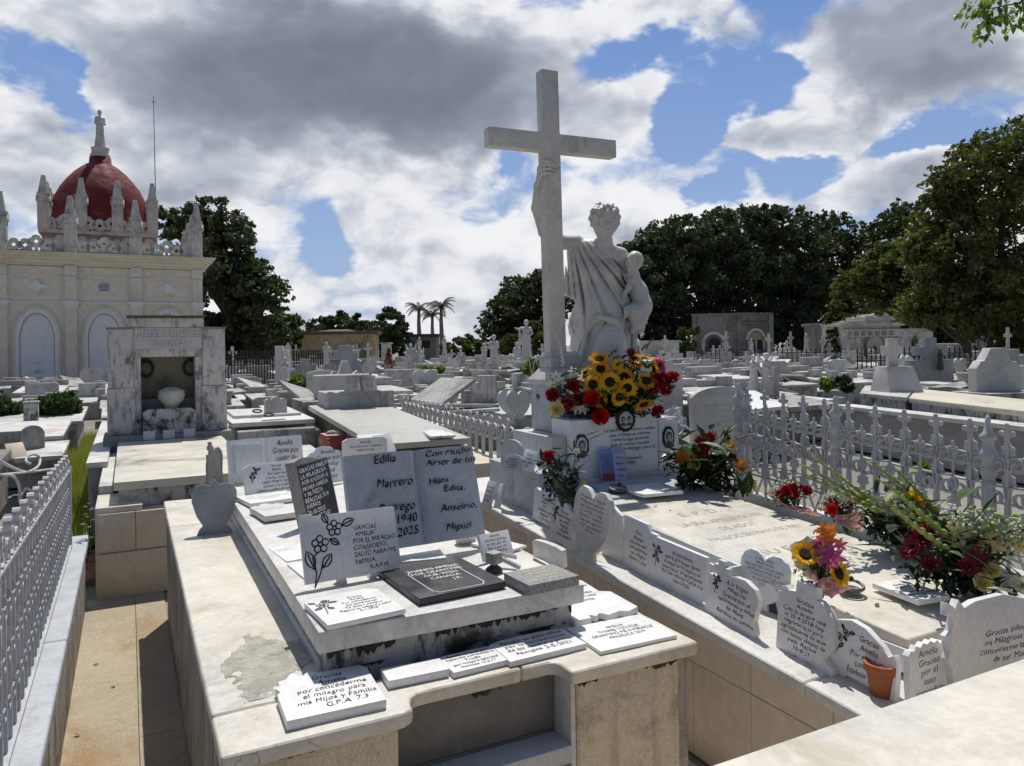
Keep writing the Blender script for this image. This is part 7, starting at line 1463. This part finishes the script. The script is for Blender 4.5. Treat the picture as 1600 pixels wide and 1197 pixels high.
tree('young_tree', 'grey-green shrub left of the arched mausoleum', 50, [(1068, 520, 9), (1074, 540, 14), (1060, 550, 14), (1085, 516, 8)], (1070, 575), 1800, .13, FOLI2, 20, tw=.05)
for (a, b, d, bl, n, nm, lb, m_) in ((60, 690, 11.8, [(72, 640, 20), (95, 638, 22), (112, 636, 14), (30, 642, 14), (104, 624, 12), (82, 630, 14), (60, 646, 14)], 3400, 'bush', 'leafy green shrub spilling over the tombs on the left', GREEN), (5, 680, 11.6, [(2, 632, 10), (14, 642, 14), (-15, 636, 20)], 1600, 'bush', 'leafy green shrub cut by the left edge', GREEN),
                                     (470, 640, 18, [(462, 600, 12), (470, 595, 9), (466, 612, 10)], 900, 'bush', 'small bright green bush left of the bench-like headstone', LIME), (675, 600, 26, [(670, 585, 12), (685, 582, 12), (662, 577, 8), (690, 592, 8)], 1100, 'bush', 'bright green bush among the graves below the palms', LIME), (838, 610, 16, [(834, 570, 10), (842, 578, 10), (826, 576, 8)], 700, 'bush', 'bright green bush just left of the pedestal', LIME),
                                     (1448, 745, 5.6, [(1446, 735, 8), (1456, 748, 10), (1440, 728, 5)], 170, 'plant', 'small green plant seen through the iron fence', LIME), (1290, 610, 16, [(1292, 600, 8), (1300, 598, 7)], 400, 'plant', 'little green plant left of the stone vase, right', LIME), (1316, 612, 15, [(1316, 598, 10), (1322, 604, 9)], 500, 'plant', 'dark little bush among the right-hand graves', DGREEN)):
    t = tree(nm, lb, d, bl, (a, b), n, .045 if d < 8 else .07 if d < 14 else .085, m_, 30+a % 7, tw=.02, group='shrubs among the graves', zb=.3); t['category'] = 'bush' if nm == 'bush' else 'plant'
# palms
def palm(label, px, top, dist, seed):
    b = atd(px, 556, dist); z = atd(px, top, dist).z; t = thing('royal_palm', label, 'palm', (b.x, b.y, 0), 0, 'palms on the horizon'); R_ = random.Random(seed)
    obj('trunk', MB().tube([(0, 0, -.3), (.1, 0, z*.3), (0, 0, z*.7), (.05, 0, z)], [.28, .34, .26, .2], 10).mesh(smooth=True), mat('palm_trunk', (.24, .23, .21), rough=.9), t)
    for k in range(15):
        a = k*2.4; el0 = R_.uniform(.1, 1.15); Lf = R_.uniform(2.2, 2.8); mb = MB(); p = Vector((0, 0, z)); d = Vector((math.cos(a)*math.cos(el0), math.sin(a)*math.cos(el0), math.sin(el0)))
        pts = []
        for s in range(12): pts.append(p.copy()); p = p+d*Lf/11; d = (d+Vector((0, 0, -.17))).normalized()
        sd_ = Vector((-math.sin(a), math.cos(a), 0))
        for s in range(1, 12):
            f = (1-abs(s/11-.45))*.62
            for q in range(3):
                c = pts[s-1].lerp(pts[s], q/3)
                for sg in (-1, 1): e = c+sd_*sg*f*.8+Vector((0, 0, -f*.45))+d*.2; mb.add([c-(pts[s]-pts[s-1])*.16, c+(pts[s]-pts[s-1])*.16, e], [(0, 1, 2)])
        obj('frond', mb.mesh(), mat('palm_leaf', (.035, .055, .022), (.02, .035, .015), .7, 3., trans=.1, bump=0), t)
palm('left palm of the three, with a full crown', 655, 482, 105, 1); palm('middle, lowest and darkest palm of the three', 676, 492, 118, 2); palm('right and tallest palm of the three', 690, 478, 105, 3)
# leafy twig hanging into the top right corner
tg = thing('branch', 'sunlit leafy branch tip hanging into the top right corner', 'branch', atd(1620, -20, 5.2))
R_ = random.Random(5)
def leafm(l=.05, w=.018): return MB().add([(0, 0, 0), (l*.4, w, .004), (l*.75, w*.8, 0), (l, 0, -.008), (l*.75, -w*.8, 0), (l*.4, -w, .004)], [(0, 1, 2, 3, 4, 5)]).mesh()
LM = leafm(.062, .014)
for (pts) in ([(1640, -20), (1590, 5), (1555, 12), (1528, 16)], [(1640, 0), (1600, 14), (1570, 24), (1548, 34), (1540, 46)], [(1650, 0), (1610, 22), (1590, 34)], [(1630, -30), (1570, -8), (1540, 0)]):
    P_ = [atd(a, b, 5.2+.05*i)-tg.location for i, (a, b) in enumerate(pts)]; tb = obj('twig', MB().tube(P_, [.008, .006, .004, .003, .002][:len(P_)], 5).mesh(), BARK, tg)
    for i in range(len(P_)-1):
        for k in range(20):
            c = P_[i].lerp(P_[i+1], k/9); obj('leaf', LM, LIME, tb, loc=c+Vector((R_.gauss(0, .022), R_.gauss(0, .022), R_.gauss(0, .022))), rot=(R_.uniform(-.8, .8), R_.uniform(.2, 1.2), R_.uniform(0, 6.28)), scale=R_.uniform(.8, 1.3))
# ------------------------------------------------------------ flowers
def petals(n, r0, r1, w, cup=.2, seed=0, rows=1, droop=0.):
    mb = MB(); R_ = random.Random(seed)
    for row in range(rows):
        for k in range(n):
            a = 6.283*(k+.5*row)/n+R_.uniform(-.08, .08); l = (r1-r0)*R_.uniform(.85, 1.12)*(1-.12*row); c, s = math.cos(a), math.sin(a); cu = cup+R_.uniform(-.15, .15)+.28*row; pts = []
            for t, ww in ((0, .35), (.35, 1.), (.7, .8), (1., .08)):
                rr = r0+l*t*math.cos(cu); z = l*t*math.sin(cu)-droop*l*t*t
                pts.append((rr, ww*w/2, z))
            L = [(x*c-y*s, x*s+y*c, z) for x, y, z in pts]; Rr = [(x*c+y*s, x*s-y*c, z) for x, y, z in pts]; M_ = [(x*c, x*s, z-.10*w) for x, y, z in pts]
            mb.add(L+M_+Rr, [(i, i+1, 4+i+1, 4+i) for i in range(3)]+[(4+i, 4+i+1, 8+i+1, 8+i) for i in range(3)])
    return mb
SUN_P = petals(19, .019, .052, .015, .12, 1, 2).mesh(); SUN_D = MB().lathe([(0, -.004), (.021, -.002), (.023, .003), (.018, .007), (.009, .006), (0, .003)], 18).mesh(rough=.002)
def rosemesh():
    mb = MB()
    for row, (n, r, h, op) in enumerate(((5, .024, .024, .75), (5, .019, .027, .35), (4, .013, .028, .1), (3, .007, .028, -.1))):
        for k in range(n):
            a = 6.283*k/n+row*.7; wdt = 6.283/n*.72; g = []
            for i in range(4):
                for j in range(4):
                    u = (j/3-.5)*2*wdt*.5*1.25; v = i/3; rr = r*(.35+.65*math.sin(v*1.7))+(op*.010*v*v); zz = h*v-(.006*op*(v > .9)); g.append((rr*math.cos(a+u), rr*math.sin(a+u), zz-abs(u)*.006))
            mb.add(g, [(i*4+j, i*4+j+1, (i+1)*4+j+1, (i+1)*4+j) for i in range(3) for j in range(3)])
    return mb.mesh(smooth=True)
ROSE = rosemesh(); LILY = petals(6, .003, .052, .020, .55, 2, 1, .35).mesh(smooth=True); DAHL = petals(16, .002, .042, .006, .5, 3, 3, .3).mesh(); MUM = petals(22, .002, .036, .007, .35, 4, 4).mesh(); GERB = petals(20, .006, .034, .007, .15, 5, 1).mesh(); STAM = MB().ball((0, 0, .004), (.008, .008, .007), 8, 5).mesh(smooth=True)
LEAFB = MB().add([(0, 0, 0), (.03, .018, .006), (.07, .024, .004), (.12, 0, -.012), (.07, -.024, .004), (.03, -.018, .006), (.03, 0, -.002), (.07, 0, -.004)], [(0, 6, 1), (1, 6, 7, 2), (2, 7, 3), (3, 7, 4), (4, 7, 6, 5), (5, 6, 0)]).mesh()
LEAFN = MB().add([(0, 0, 0), (.06, .006, .01), (.15, .004, 0), (.22, 0, -.02), (.15, -.004, 0), (.06, -.006, .01)], [(0, 1, 2, 3, 4, 5)]).mesh()
SPIKE = MB(); 
for k in range(14):
    SPIKE.join(MB().ball((0, 0, 0), (.015*(1-k*.045), .011*(1-k*.04), .022*(1-k*.03)), 7, 5), Matrix.Translation(((.010-.0005*k)*(1 if k % 2 else -1), .004, .022*k)) @ Matrix.Rotation(.5*(1 if k % 2 else -1), 4, 'Y'))
SPIKE.tube([(0, 0, -.1), (0, 0, .32)], .003, 5); SPIKE = SPIKE.mesh(smooth=True)
BUDS = MB(); R_ = random.Random(8)
for k in range(42): v = Vector((R_.gauss(0, 1), R_.gauss(0, 1), abs(R_.gauss(0, 1)))).normalized()*.045*R_.uniform(.7, 1); BUDS.ball(v, .0055, 6, 4)
BUDS = BUDS.mesh(smooth=True)
KIND = {'sunflower': (SUN_P, YEL), 'rose': (ROSE, RED), 'bright_rose': (ROSE, mat('bright_red', (.62, .015, .01), (.45, .01, .01), .45, 14., trans=.2)), 'white_rose': (ROSE, CREAMF), 'lily': (LILY, WHITEF), 'dahlia': (DAHL, DRED), 'chrysanthemum': (MUM, WHITEF), 'gerbera': (GERB, YEL), 'orange_lily': (LILY, ORANGE), 'orange_gerbera': (GERB, ORANGE), 'pink_orchid': (LILY, PINK), 'pink_rose': (ROSE, PINK), 'yellow_rose': (ROSE, CREAMF), 'yellow_lily': (LILY, CREAMF), 'green_hydrangea': (BUDS, mat('green_buds', (.45, .50, .28), (.30, .38, .16), .7, 20)), 'white_filler': (BUDS, WHITEF), 'ginger': (DAHL, mat('ginger_red', (.34, .01, .02), (.2, .005, .01), .4, 14., trans=.15)), 'gladiolus': (SPIKE, mat('gladiolus_bud', (.42, .48, .17), (.30, .38, .10), .6, 14., trans=.3))}
def flower(par, kind, p, face, s=1., tilt=0.):
    me, m = KIND[kind]; nm = kind if kind not in ('bright_rose',) else 'rose'
    o = obj(nm, me, m, par, loc=p); q = Vector(face).to_track_quat('Z', 'Y'); o.rotation_mode = 'QUATERNION'; o.rotation_quaternion = q @ __import__('mathutils').Quaternion((0, 0, 1), random.uniform(0, 6.28)) if kind != 'gladiolus' else q; o.scale = (s, s, s)
    if kind == 'sunflower': obj('disc', SUN_D, BROWN, o)
    elif kind in ('gerbera', 'orange_gerbera'): obj('disc', STAM, BROWN if kind == 'gerbera' else ORANGE, o)
    elif kind in ('lily', 'orange_lily', 'pink_orchid', 'yellow_lily'): obj('stamens', STAM, mat('pollen', (.6, .5, .2), rough=.8), o, scale=.7)
    return o
TOV = lambda p: (EYE-Vector(p)).normalized()
FS = {'sunflower_arrangement': 1.25, 'mixed_bouquet': 1.25, 'gladiolus_bouquet': 1.25, 'ginger_arrangement': 1.2}
def bouquet(name, label, root, items, plane, leaves=30, spread=(.1, .06, .08), leafm=DGREEN, lc=None, seed=1, group='bouquets and flower arrangements', narrow=0, lsize=1.):
    """items: (kind, px, py, depth offset towards the viewer, size, face) placed on the vertical plane 'plane' metres away"""
    R_ = random.Random(seed); t = thing(name, label, 'bouquet', root, 0, group); rt = Vector(root); pts = []
    for it in items:
        k, px, py, off, s = it[:5]; fc = it[5] if len(it) > 5 else None
        s *= FS.get(name, 1.); p = atd(px, py, plane-off-.015); f = TOV(p)*1.0+Vector((R_.uniform(-.35, .35), R_.uniform(-.35, .35), R_.uniform(-.1, .45))) if fc is None else Vector(fc)
        o = flower(t, k, p-rt, f, s); pts.append(p-rt)
        o2 = None
    mb = MB()
    for p in pts:
        mb.tube([p, p*.45+Vector((0, .0, .0))*.5, Vector((0, 0, .01))], .0028, 4)
    if pts: st = obj('stems', mb.mesh(), GREEN, t); st['kind'] = 'stuff'
    # dark leafy filling behind the blooms
    mb = MB()
    for k in range(leaves*6):
        c = R_.choice(pts) if pts else Vector((0, 0, 0)); q = c*R_.uniform(.3, .88)+Vector(FW)*.025+Vector((R_.gauss(0, spread[0]*.7), R_.gauss(0, spread[1]*.6)+.03, R_.gauss(0, spread[2]*.6)-.01)); q.z = max(q.z, .004)
        M = Vector((R_.gauss(0, 1), R_.gauss(0, 1), R_.gauss(0, .7))).normalized().to_track_quat('X', 'Z').to_matrix(); l = .055*lsize*R_.uniform(.6, 1.3); w_ = l*R_.uniform(.16, .30)
        mb.add([q+M @ Vector(v) for v in ((0, 0, 0), (l*.5, w_, .004), (l, 0, -.008), (l*.5, -w_, .004))], [(0, 1, 2, 3)])
    if leaves: fo = obj('foliage', mb.mesh(), leafm, t); fo['kind'] = 'stuff'
    for k in range(leaves):
        c = R_.choice(pts) if lc is None else Vector((0, 0, 0)); q = c*R_.uniform(.55, 1.0)+Vector((R_.gauss(0, spread[0]), R_.gauss(0, spread[1])+.02, R_.gauss(0, spread[2]))); 
        d = Vector((R_.gauss(0, 1), R_.gauss(0, .6)-.3, R_.uniform(-.2, 1))).normalized()
        if name == 'sunflower_arrangement': q.z = max(q.z, .05)
        o = obj('leaf', LEAFN if (narrow and R_.random() < narrow) else LEAFB, leafm if R_.random() < .7 else GREEN, t, loc=q, scale=lsize*R_.uniform(.6, 1.15)); o.rotation_mode = 'QUATERNION'; o.rotation_quaternion = d.to_track_quat('X', 'Z')
    return t
def z5(x, y): return (840+x/6.65, 540+y/6.65)
def it5(k, x, y, off, s, f=None): a = z5(x, y); return (k, a[0], a[1], off, s) + ((f,) if f else ())
PL = (Vector((2.82, 3.95, 1.25))-EYE).dot(FW)
its = [it5('sunflower', 575, 405, .06, 1.05), it5('sunflower', 750, 380, .08, 1.1), it5('sunflower', 655, 245, .04, 1.02), it5('sunflower', 640, 140, .0, 1.1, (-.3, -.5, .9)), it5('sunflower', 655, 570, .06, .95, (.3, -1, -.2)), it5('sunflower', 850, 535, .10, .98, (-.2, -1, -.3)), it5('sunflower', 935, 440, .09, 1.0), it5('sunflower', 900, 325, .03, .95), it5('sunflower', 1130, 370, .06, 1.0), it5('sunflower', 1210, 250, .02, .95, (1, -.3, .2)), it5('sunflower', 1100, 130, .0, 1.1, (.2, -.2, 1)), it5('sunflower', 1100, 610, .08, 1.05, (0, -.8, -1)), it5('sunflower', 500, 280, -.02, .9, (-.8, 0, .9)), it5('sunflower', 1010, 200, .0, 1.0, (0, -.3, 1)), it5('gerbera', 830, 200, .02, 1.1), it5('sunflower', 970, 530, .05, .85, (.4, -1, -.4))]
for x, y in ((190, 320), (150, 410), (430, 360), (330, 510), (485, 490), (240, 590), (390, 640), (480, 650), (240, 370), (370, 280)): its.append(it5('lily', x, y, .05, .78))
its.append(it5('white_rose', 195, 670, .06, 1.3))
for x, y in ((360, 415), (160, 510), (430, 560), (320, 590), (1240, 365), (1310, 350), (1335, 445), (1405, 350), (1200, 440), (1260, 700)): its.append(it5('rose', x, y, .05, 1.15))
for x, y in ((575, 560), (640, 735)): its.append(it5('bright_rose', x, y, .09, 1.45))
for x, y in ((1250, 185), (1270, 225)): its.append(it5('pink_rose', x, y, .0, 1.0))
for x, y in ((970, 75), (1000, 110)): its.append(it5('dahlia', x, y, -.02, .9))
big = bouquet('sunflower_arrangement', 'big arrangement of sunflowers, white lilies and red roses heaped on the headstones', (2.82, 4.02, 1.20), its, PL, 210, (.05, .06, .05), DGREEN, seed=4, lsize=.8)
g1 = obj('gladiolus_sprig', SPIKE, WHITEF, big, loc=atd(*z5(270, 200), PL)-big.location, rot=(0, -.15, 0), scale=.55)
# crumpled clear wrap at the right
def wrap(par, pts, m, name='wrapping', seed=1, amp=.012):
    """a crumpled sheet through rows of points (world), relative to the bouquet"""
    R_ = random.Random(seed); rows = len(pts); cols = len(pts[0]); sub = 4; G = []
    for i in range((rows-1)*sub+1):
        for j in range((cols-1)*sub+1):
            a, b = min(i//sub, rows-2), min(j//sub, cols-2); u, v = i/sub-a, j/sub-b
            p = pts[a][b].lerp(pts[a][b+1], v).lerp(pts[a+1][b].lerp(pts[a+1][b+1], v), u); p = p+Vector((R_.gauss(0, amp), R_.gauss(0, amp), R_.gauss(0, amp)))*(.6)
            G.append(p-par.location)
    nc = (cols-1)*sub+1; me = MB().add(G, [(i*nc+j, i*nc+j+1, (i+1)*nc+j+1, (i+1)*nc+j) for i in range((rows-1)*sub) for j in range(nc-1)]).mesh()
    return obj(name, me, m, par)
GLS = bpy.data.materials.new('clear_wrap'); GLS.use_nodes = True; g_ = NT(GLS.node_tree); b_ = g_.n('ShaderNodeBsdfPrincipled', ins={'Base Color': (.85, .85, .86, 1), 'Roughness': .18}); tr_ = g_.n('ShaderNodeBsdfTransparent'); m_ = g_.n('ShaderNodeMixShader', ins={0: .45, 1: tr_.outputs[0], 2: b_.outputs[0]}); g_.t.links.new(m_.outputs[0], g_.n('ShaderNodeOutputMaterial').inputs[0])
wrap(big, [[atd(1040, 640, PL-.05), atd(1056, 632, PL-.06), atd(1066, 650, PL+.02)], [atd(1030, 650, PL-.10), atd(1058, 648, PL-.11), atd(1074, 662, PL)], [atd(1046, 652, PL-.05), atd(1062, 662, PL-.06), atd(1070, 672, PL)]], GLS, 'clear_wrapping', 3, .018)
# bouquets
def dist_of(p): return (Vector(p)-EYE).dot(FW)
r0 = at(885, 800, az_(3.75)); d0 = dist_of(r0)
b = bouquet('anthurium_bouquet', 'dark-wrapped bouquet with one red anthurium and one yellow flower', r0, [('rose', 857, 714, .02, 1.0), ('rose', 855, 722, .02, .8), ('gerbera', 912, 763, .04, 1.2, (.6, -1, .2)), ('gerbera', 908, 772, .03, 1.1, (.4, -1, -.3)), ('chrysanthemum', 873, 708, .0, .4), ('lily', 900, 705, .0, .5)], d0, 60, (.035, .03, .05), DGREEN, seed=5, narrow=.3, lsize=.7)
wrap(b, [[atd(862, 745, d0-.04), atd(882, 752, d0-.07), atd(905, 748, d0-.04)], [atd(872, 775, d0-.02), atd(884, 782, d0-.05), atd(898, 778, d0-.02)], [atd(880, 800, d0), atd(886, 802, d0-.02), atd(891, 800, d0)]], CELLO, 'dark_wrapping', 2, .008)
r0 = at(1110, 765, az_(3.5)); d0 = dist_of(r0)-.02
bouquet('ginger_arrangement', 'arrangement of red ginger, orange blooms and broad dark leaves right of the headstones', r0, [('ginger', 1095, 690, .03, 1.1), ('ginger', 1110, 684, .03, 1.1), ('ginger', 1102, 702, .05, 1.2), ('ginger', 1092, 706, .05, 1.), ('orange_gerbera', 1062, 716, .06, 1.1), ('orange_gerbera', 1070, 712, .05, 1.2), ('orange_lily', 1078, 712, .05, 1.), ('orange_gerbera', 1066, 704, .02, .8), ('yellow_rose', 1086, 728, .07, 1.1), ('orange_lily', 1158, 728, .06, 1.0), ('yellow_lily', 1140, 702, .02, .9), ('dahlia', 1144, 712, .03, .8), ('white_rose', 1173, 763, .08, 1.3), ('orange_gerbera', 1164, 758, .06, .7), ('white_filler', 1056, 730, .02, .5), ('orange_lily', 1142, 694, 0, .7)], d0, 90, (.05, .045, .05), DGREEN, seed=6, lsize=1.25)
r0 = at(1240, 800, az_(2.9)+.01); d0 = dist_of(r0)
def low(name, label, r0, its, seed, wr, wm, n=34):
    d0 = dist_of(r0); b = bouquet(name, label, r0, its, d0, n, (.03, .03, .03), GREEN, seed=seed, narrow=.35, lsize=.6)
    wrap(b, [[atd(a, c, d0+e) for a, c, e in row] for row in wr], wm, 'wrapping', seed, .006); return b
low('rose_bouquet', 'small red rose bouquet in pink wrap lying by the slab\'s far right edge', at(1240, 790, az_(3.0)+.03), [('rose', 1228, 768, .05, 1.0), ('rose', 1240, 763, .04, .9), ('rose', 1262, 766, .04, .9), ('rose', 1218, 772, .06, .8), ('white_filler', 1212, 768, .02, .7), ('white_filler', 1225, 757, .0, .7), ('dahlia', 1252, 762, .02, .6), ('rose', 1246, 772, .05, .7)], 7,
    [[(1196, 765, -.05), (1225, 788, -.09), (1262, 792, -.05)], [(1204, 778, -.04), (1235, 797, -.06), (1275, 803, -.03)], [(1222, 786, 0), (1250, 800, 0), (1285, 808, .02)]], PAPER)
low('rose_bouquet', 'red rose and white filler bouquet in pink netting beside the iron fence', at(1322, 812, az_(2.6)+.03), [('bright_rose', 1302, 796, .07, 1.0), ('rose', 1300, 785, .04, .8), ('rose', 1332, 781, .03, .8), ('white_filler', 1310, 778, .03, 1.1), ('white_filler', 1322, 776, .02, 1.2), ('white_filler', 1340, 784, .02, .9), ('white_filler', 1296, 778, .02, .8), ('rose', 1326, 790, .04, .7)], 8,
    [[(1278, 783, -.05), (1308, 806, -.09), (1358, 800, -.05)], [(1290, 800, -.04), (1320, 818, -.06), (1352, 818, -.03)], [(1308, 815, 0), (1330, 828, 0), (1348, 830, .02)]], PAPER)
r0 = at(1400, 858, az_(2.3)+.02); d0 = dist_of(r0)
b = bouquet('gladiolus_bouquet', 'long green gladiolus bouquet with white chrysanthemums and yellow sunflowers', r0, [('chrysanthemum', 1398, 784, .05, 1.25), ('chrysanthemum', 1388, 793, .05, 1.1), ('chrysanthemum', 1410, 796, .06, 1.0), ('sunflower', 1422, 787, .06, .95), ('sunflower', 1440, 795, .05, .9, (.3, -1, .5)), ('sunflower', 1430, 812, .08, .85), ('gerbera', 1420, 806, .07, 1.1), ('chrysanthemum', 1474, 806, .0, .7),
    ('gladiolus', 1362, 790, .03, 1.0, (-.9, .3, .55)), ('gladiolus', 1352, 776, .02, .8, (-.9, .3, .7)), ('gladiolus', 1372, 800, .05, 1., (-.85, .3, .45)), ('gladiolus', 1460, 800, .02, 1.0, (-.7, .3, .6)), ('gladiolus', 1470, 824, .06, 1., (-.8, .2, .6)), ('gladiolus', 1452, 822, .09, .9, (-.8, .1, .4)), ('gladiolus', 1476, 812, .02, .9, (-.7, .2, .7)), ('gladiolus', 1495, 836, .03, .9, (-.75, .2, .55))], d0, 70, (.05, .04, .035), DGREEN, seed=9, narrow=.5, lsize=1.0)
r0 = at(1515, 925, az_(1.85)+.02); d0 = dist_of(r0)
bouquet('mixed_bouquet', 'large near bouquet with dark red dahlias, green hydrangea and yellow buds at the right edge', r0, [('dahlia', 1440, 842, .06, 1.2), ('dahlia', 1428, 856, .05, 1.1), ('dahlia', 1448, 832, .03, .9), ('dahlia', 1452, 880, .09, 1.0), ('dahlia', 1522, 874, .10, 1.2), ('dahlia', 1512, 884, .11, 1.0), ('dahlia', 1416, 866, .04, .7), ('yellow_rose', 1535, 912, .12, .9), ('yellow_rose', 1552, 895, .11, .8), ('green_hydrangea', 1512, 820, .02, 1.2), ('green_hydrangea', 1540, 815, .0, 1.2), ('green_hydrangea', 1570, 826, .0, 1.2), ('green_hydrangea', 1560, 840, .03, 1.1), ('green_hydrangea', 1525, 838, .03, 1.0), ('yellow_lily', 1500, 832, .05, .9), ('yellow_lily', 1535, 838, .06, 1.0), ('yellow_lily', 1510, 850, .06, .9), ('yellow_lily', 1550, 852, .05, .9), ('gladiolus', 1478, 860, .06, .9, (-.8, 0, .5)), ('gladiolus', 1490, 848, .03, .9, (-.8, .1, .6)), ('yellow_lily', 1594, 852, .02, 1.0), ('chrysanthemum', 1598, 915, .1, .9), ('green_hydrangea', 1592, 836, .0, 1.0), ('white_filler', 1486, 806, .0, .8)], d0, 95, (.05, .05, .05), DGREEN, seed=10, narrow=.45, lsize=1.0)
fm = MB(); R_ = random.Random(4); c0 = atd(1560, 900, d0-.08)
for k in range(420):
    v = Vector((R_.gauss(0, 1), R_.gauss(0, 1), R_.gauss(0, 1))).normalized()*.055*R_.random()**.4; e = Vector((R_.gauss(0, 1), R_.gauss(0, 1), R_.gauss(0, 1)))*.006; fm.add([v-e*.3, v+e, v+Vector((.001, .001, .0015))], [(0, 1, 2)])
o = obj('feathery_fern', fm.mesh(), LIME, b, loc=c0-b.location); o['kind'] = 'stuff'
r0 = at(1285, 935, az_(2.05)+.03); d0 = dist_of(r0)-.03
b = bouquet('sunflower_bouquet', 'upright bouquet of two sunflowers, pink orchids and orange snapdragon in pale pink paper', r0, [('sunflower', 1258, 866, .05, 1.0, (-.3, -.7, .8)), ('sunflower', 1310, 895, .08, 1.08, (.2, -1, .45)), ('pink_orchid', 1290, 858, .05, .9), ('pink_orchid', 1302, 870, .07, .95), ('pink_orchid', 1312, 852, .04, .6), ('pink_orchid', 1284, 870, .06, .8), ('pink_orchid', 1298, 876, .08, .8), ('pink_rose', 1280, 852, .04, .7), ('orange_lily', 1293, 843, .04, .9), ('orange_lily', 1290, 832, .03, .8), ('orange_lily', 1298, 828, .03, .6), ('orange_lily', 1286, 828, .03, .5), ('orange_lily', 1272, 858, .04, .7), ('white_filler', 1326, 880, .02, .5)], d0, 34, (.025, .025, .03), GREEN, seed=11, narrow=.3, lsize=.5)
wrap(b, [[atd(1234, 852, d0-.0), atd(1262, 838, d0+.06), atd(1290, 850, d0+.05)], [atd(1240, 880, d0-.05), atd(1266, 880, d0+.03), atd(1288, 880, d0+.04)], [atd(1262, 905, d0-.04), atd(1278, 908, d0), atd(1292, 905, d0+.02)]], PAPERW, 'wrapping', 4, .006)
wrap(b, [[atd(1264, 888, d0-.08), atd(1280, 905, d0-.11), atd(1300, 900, d0-.09)], [atd(1276, 912, d0-.07), atd(1290, 925, d0-.09), atd(1318, 915, d0-.07)], [atd(1288, 932, d0-.03), atd(1300, 932, d0-.05), atd(1328, 918, d0-.04)]], PAPER, 'wrapping', 5, .006)
# fallen petals and dry leaves, each a thing
R_ = random.Random(12)
DRY = mat('dry_leaf', (.16, .10, .05), (.10, .06, .03), .9, 20)
for px, py, m_, lb, s in ((1028, 790, DRY, 'tiny dry twig on the slab near the raised step', .8), (1047, 797, CREAMF, 'pale fallen petal in the upper middle of the carved slab', 1.), (1375, 810, DRY, 'dark dry leaf at the slab\'s right edge', .7), (1372, 942, DRY, 'curled dry leaf left of the lying plaque', 1.2), (1062, 757, PINK, 'pinkish petal beside the shaded lying plaque', 1.1), (1138, 795, DRY, 'little dry speck near the letters E. P. D.', .5), (145, 1040, DRY, 'dry leaf on the path, upper one', 1.), (125, 1150, DRY, 'dry leaf on the path, lower one', 1.), (172, 1075, DRY, 'dry leaf beside the rust stain on the path', .8)):
    z = az_(2.9)+.008 if px > 900 else .004
    c = at(px, py, z)
    if px > 900:
        for _ in range(8): c = at(px, py, az_(c.y)+.006)
    t = thing('fallen_leaf', lb, 'leaf', c, R_.uniform(0, 6)); obj('leaf', LEAFB, m_, t, rot=(R_.uniform(-.5, .5), R_.uniform(-.3, .3), 0), scale=.28*s)
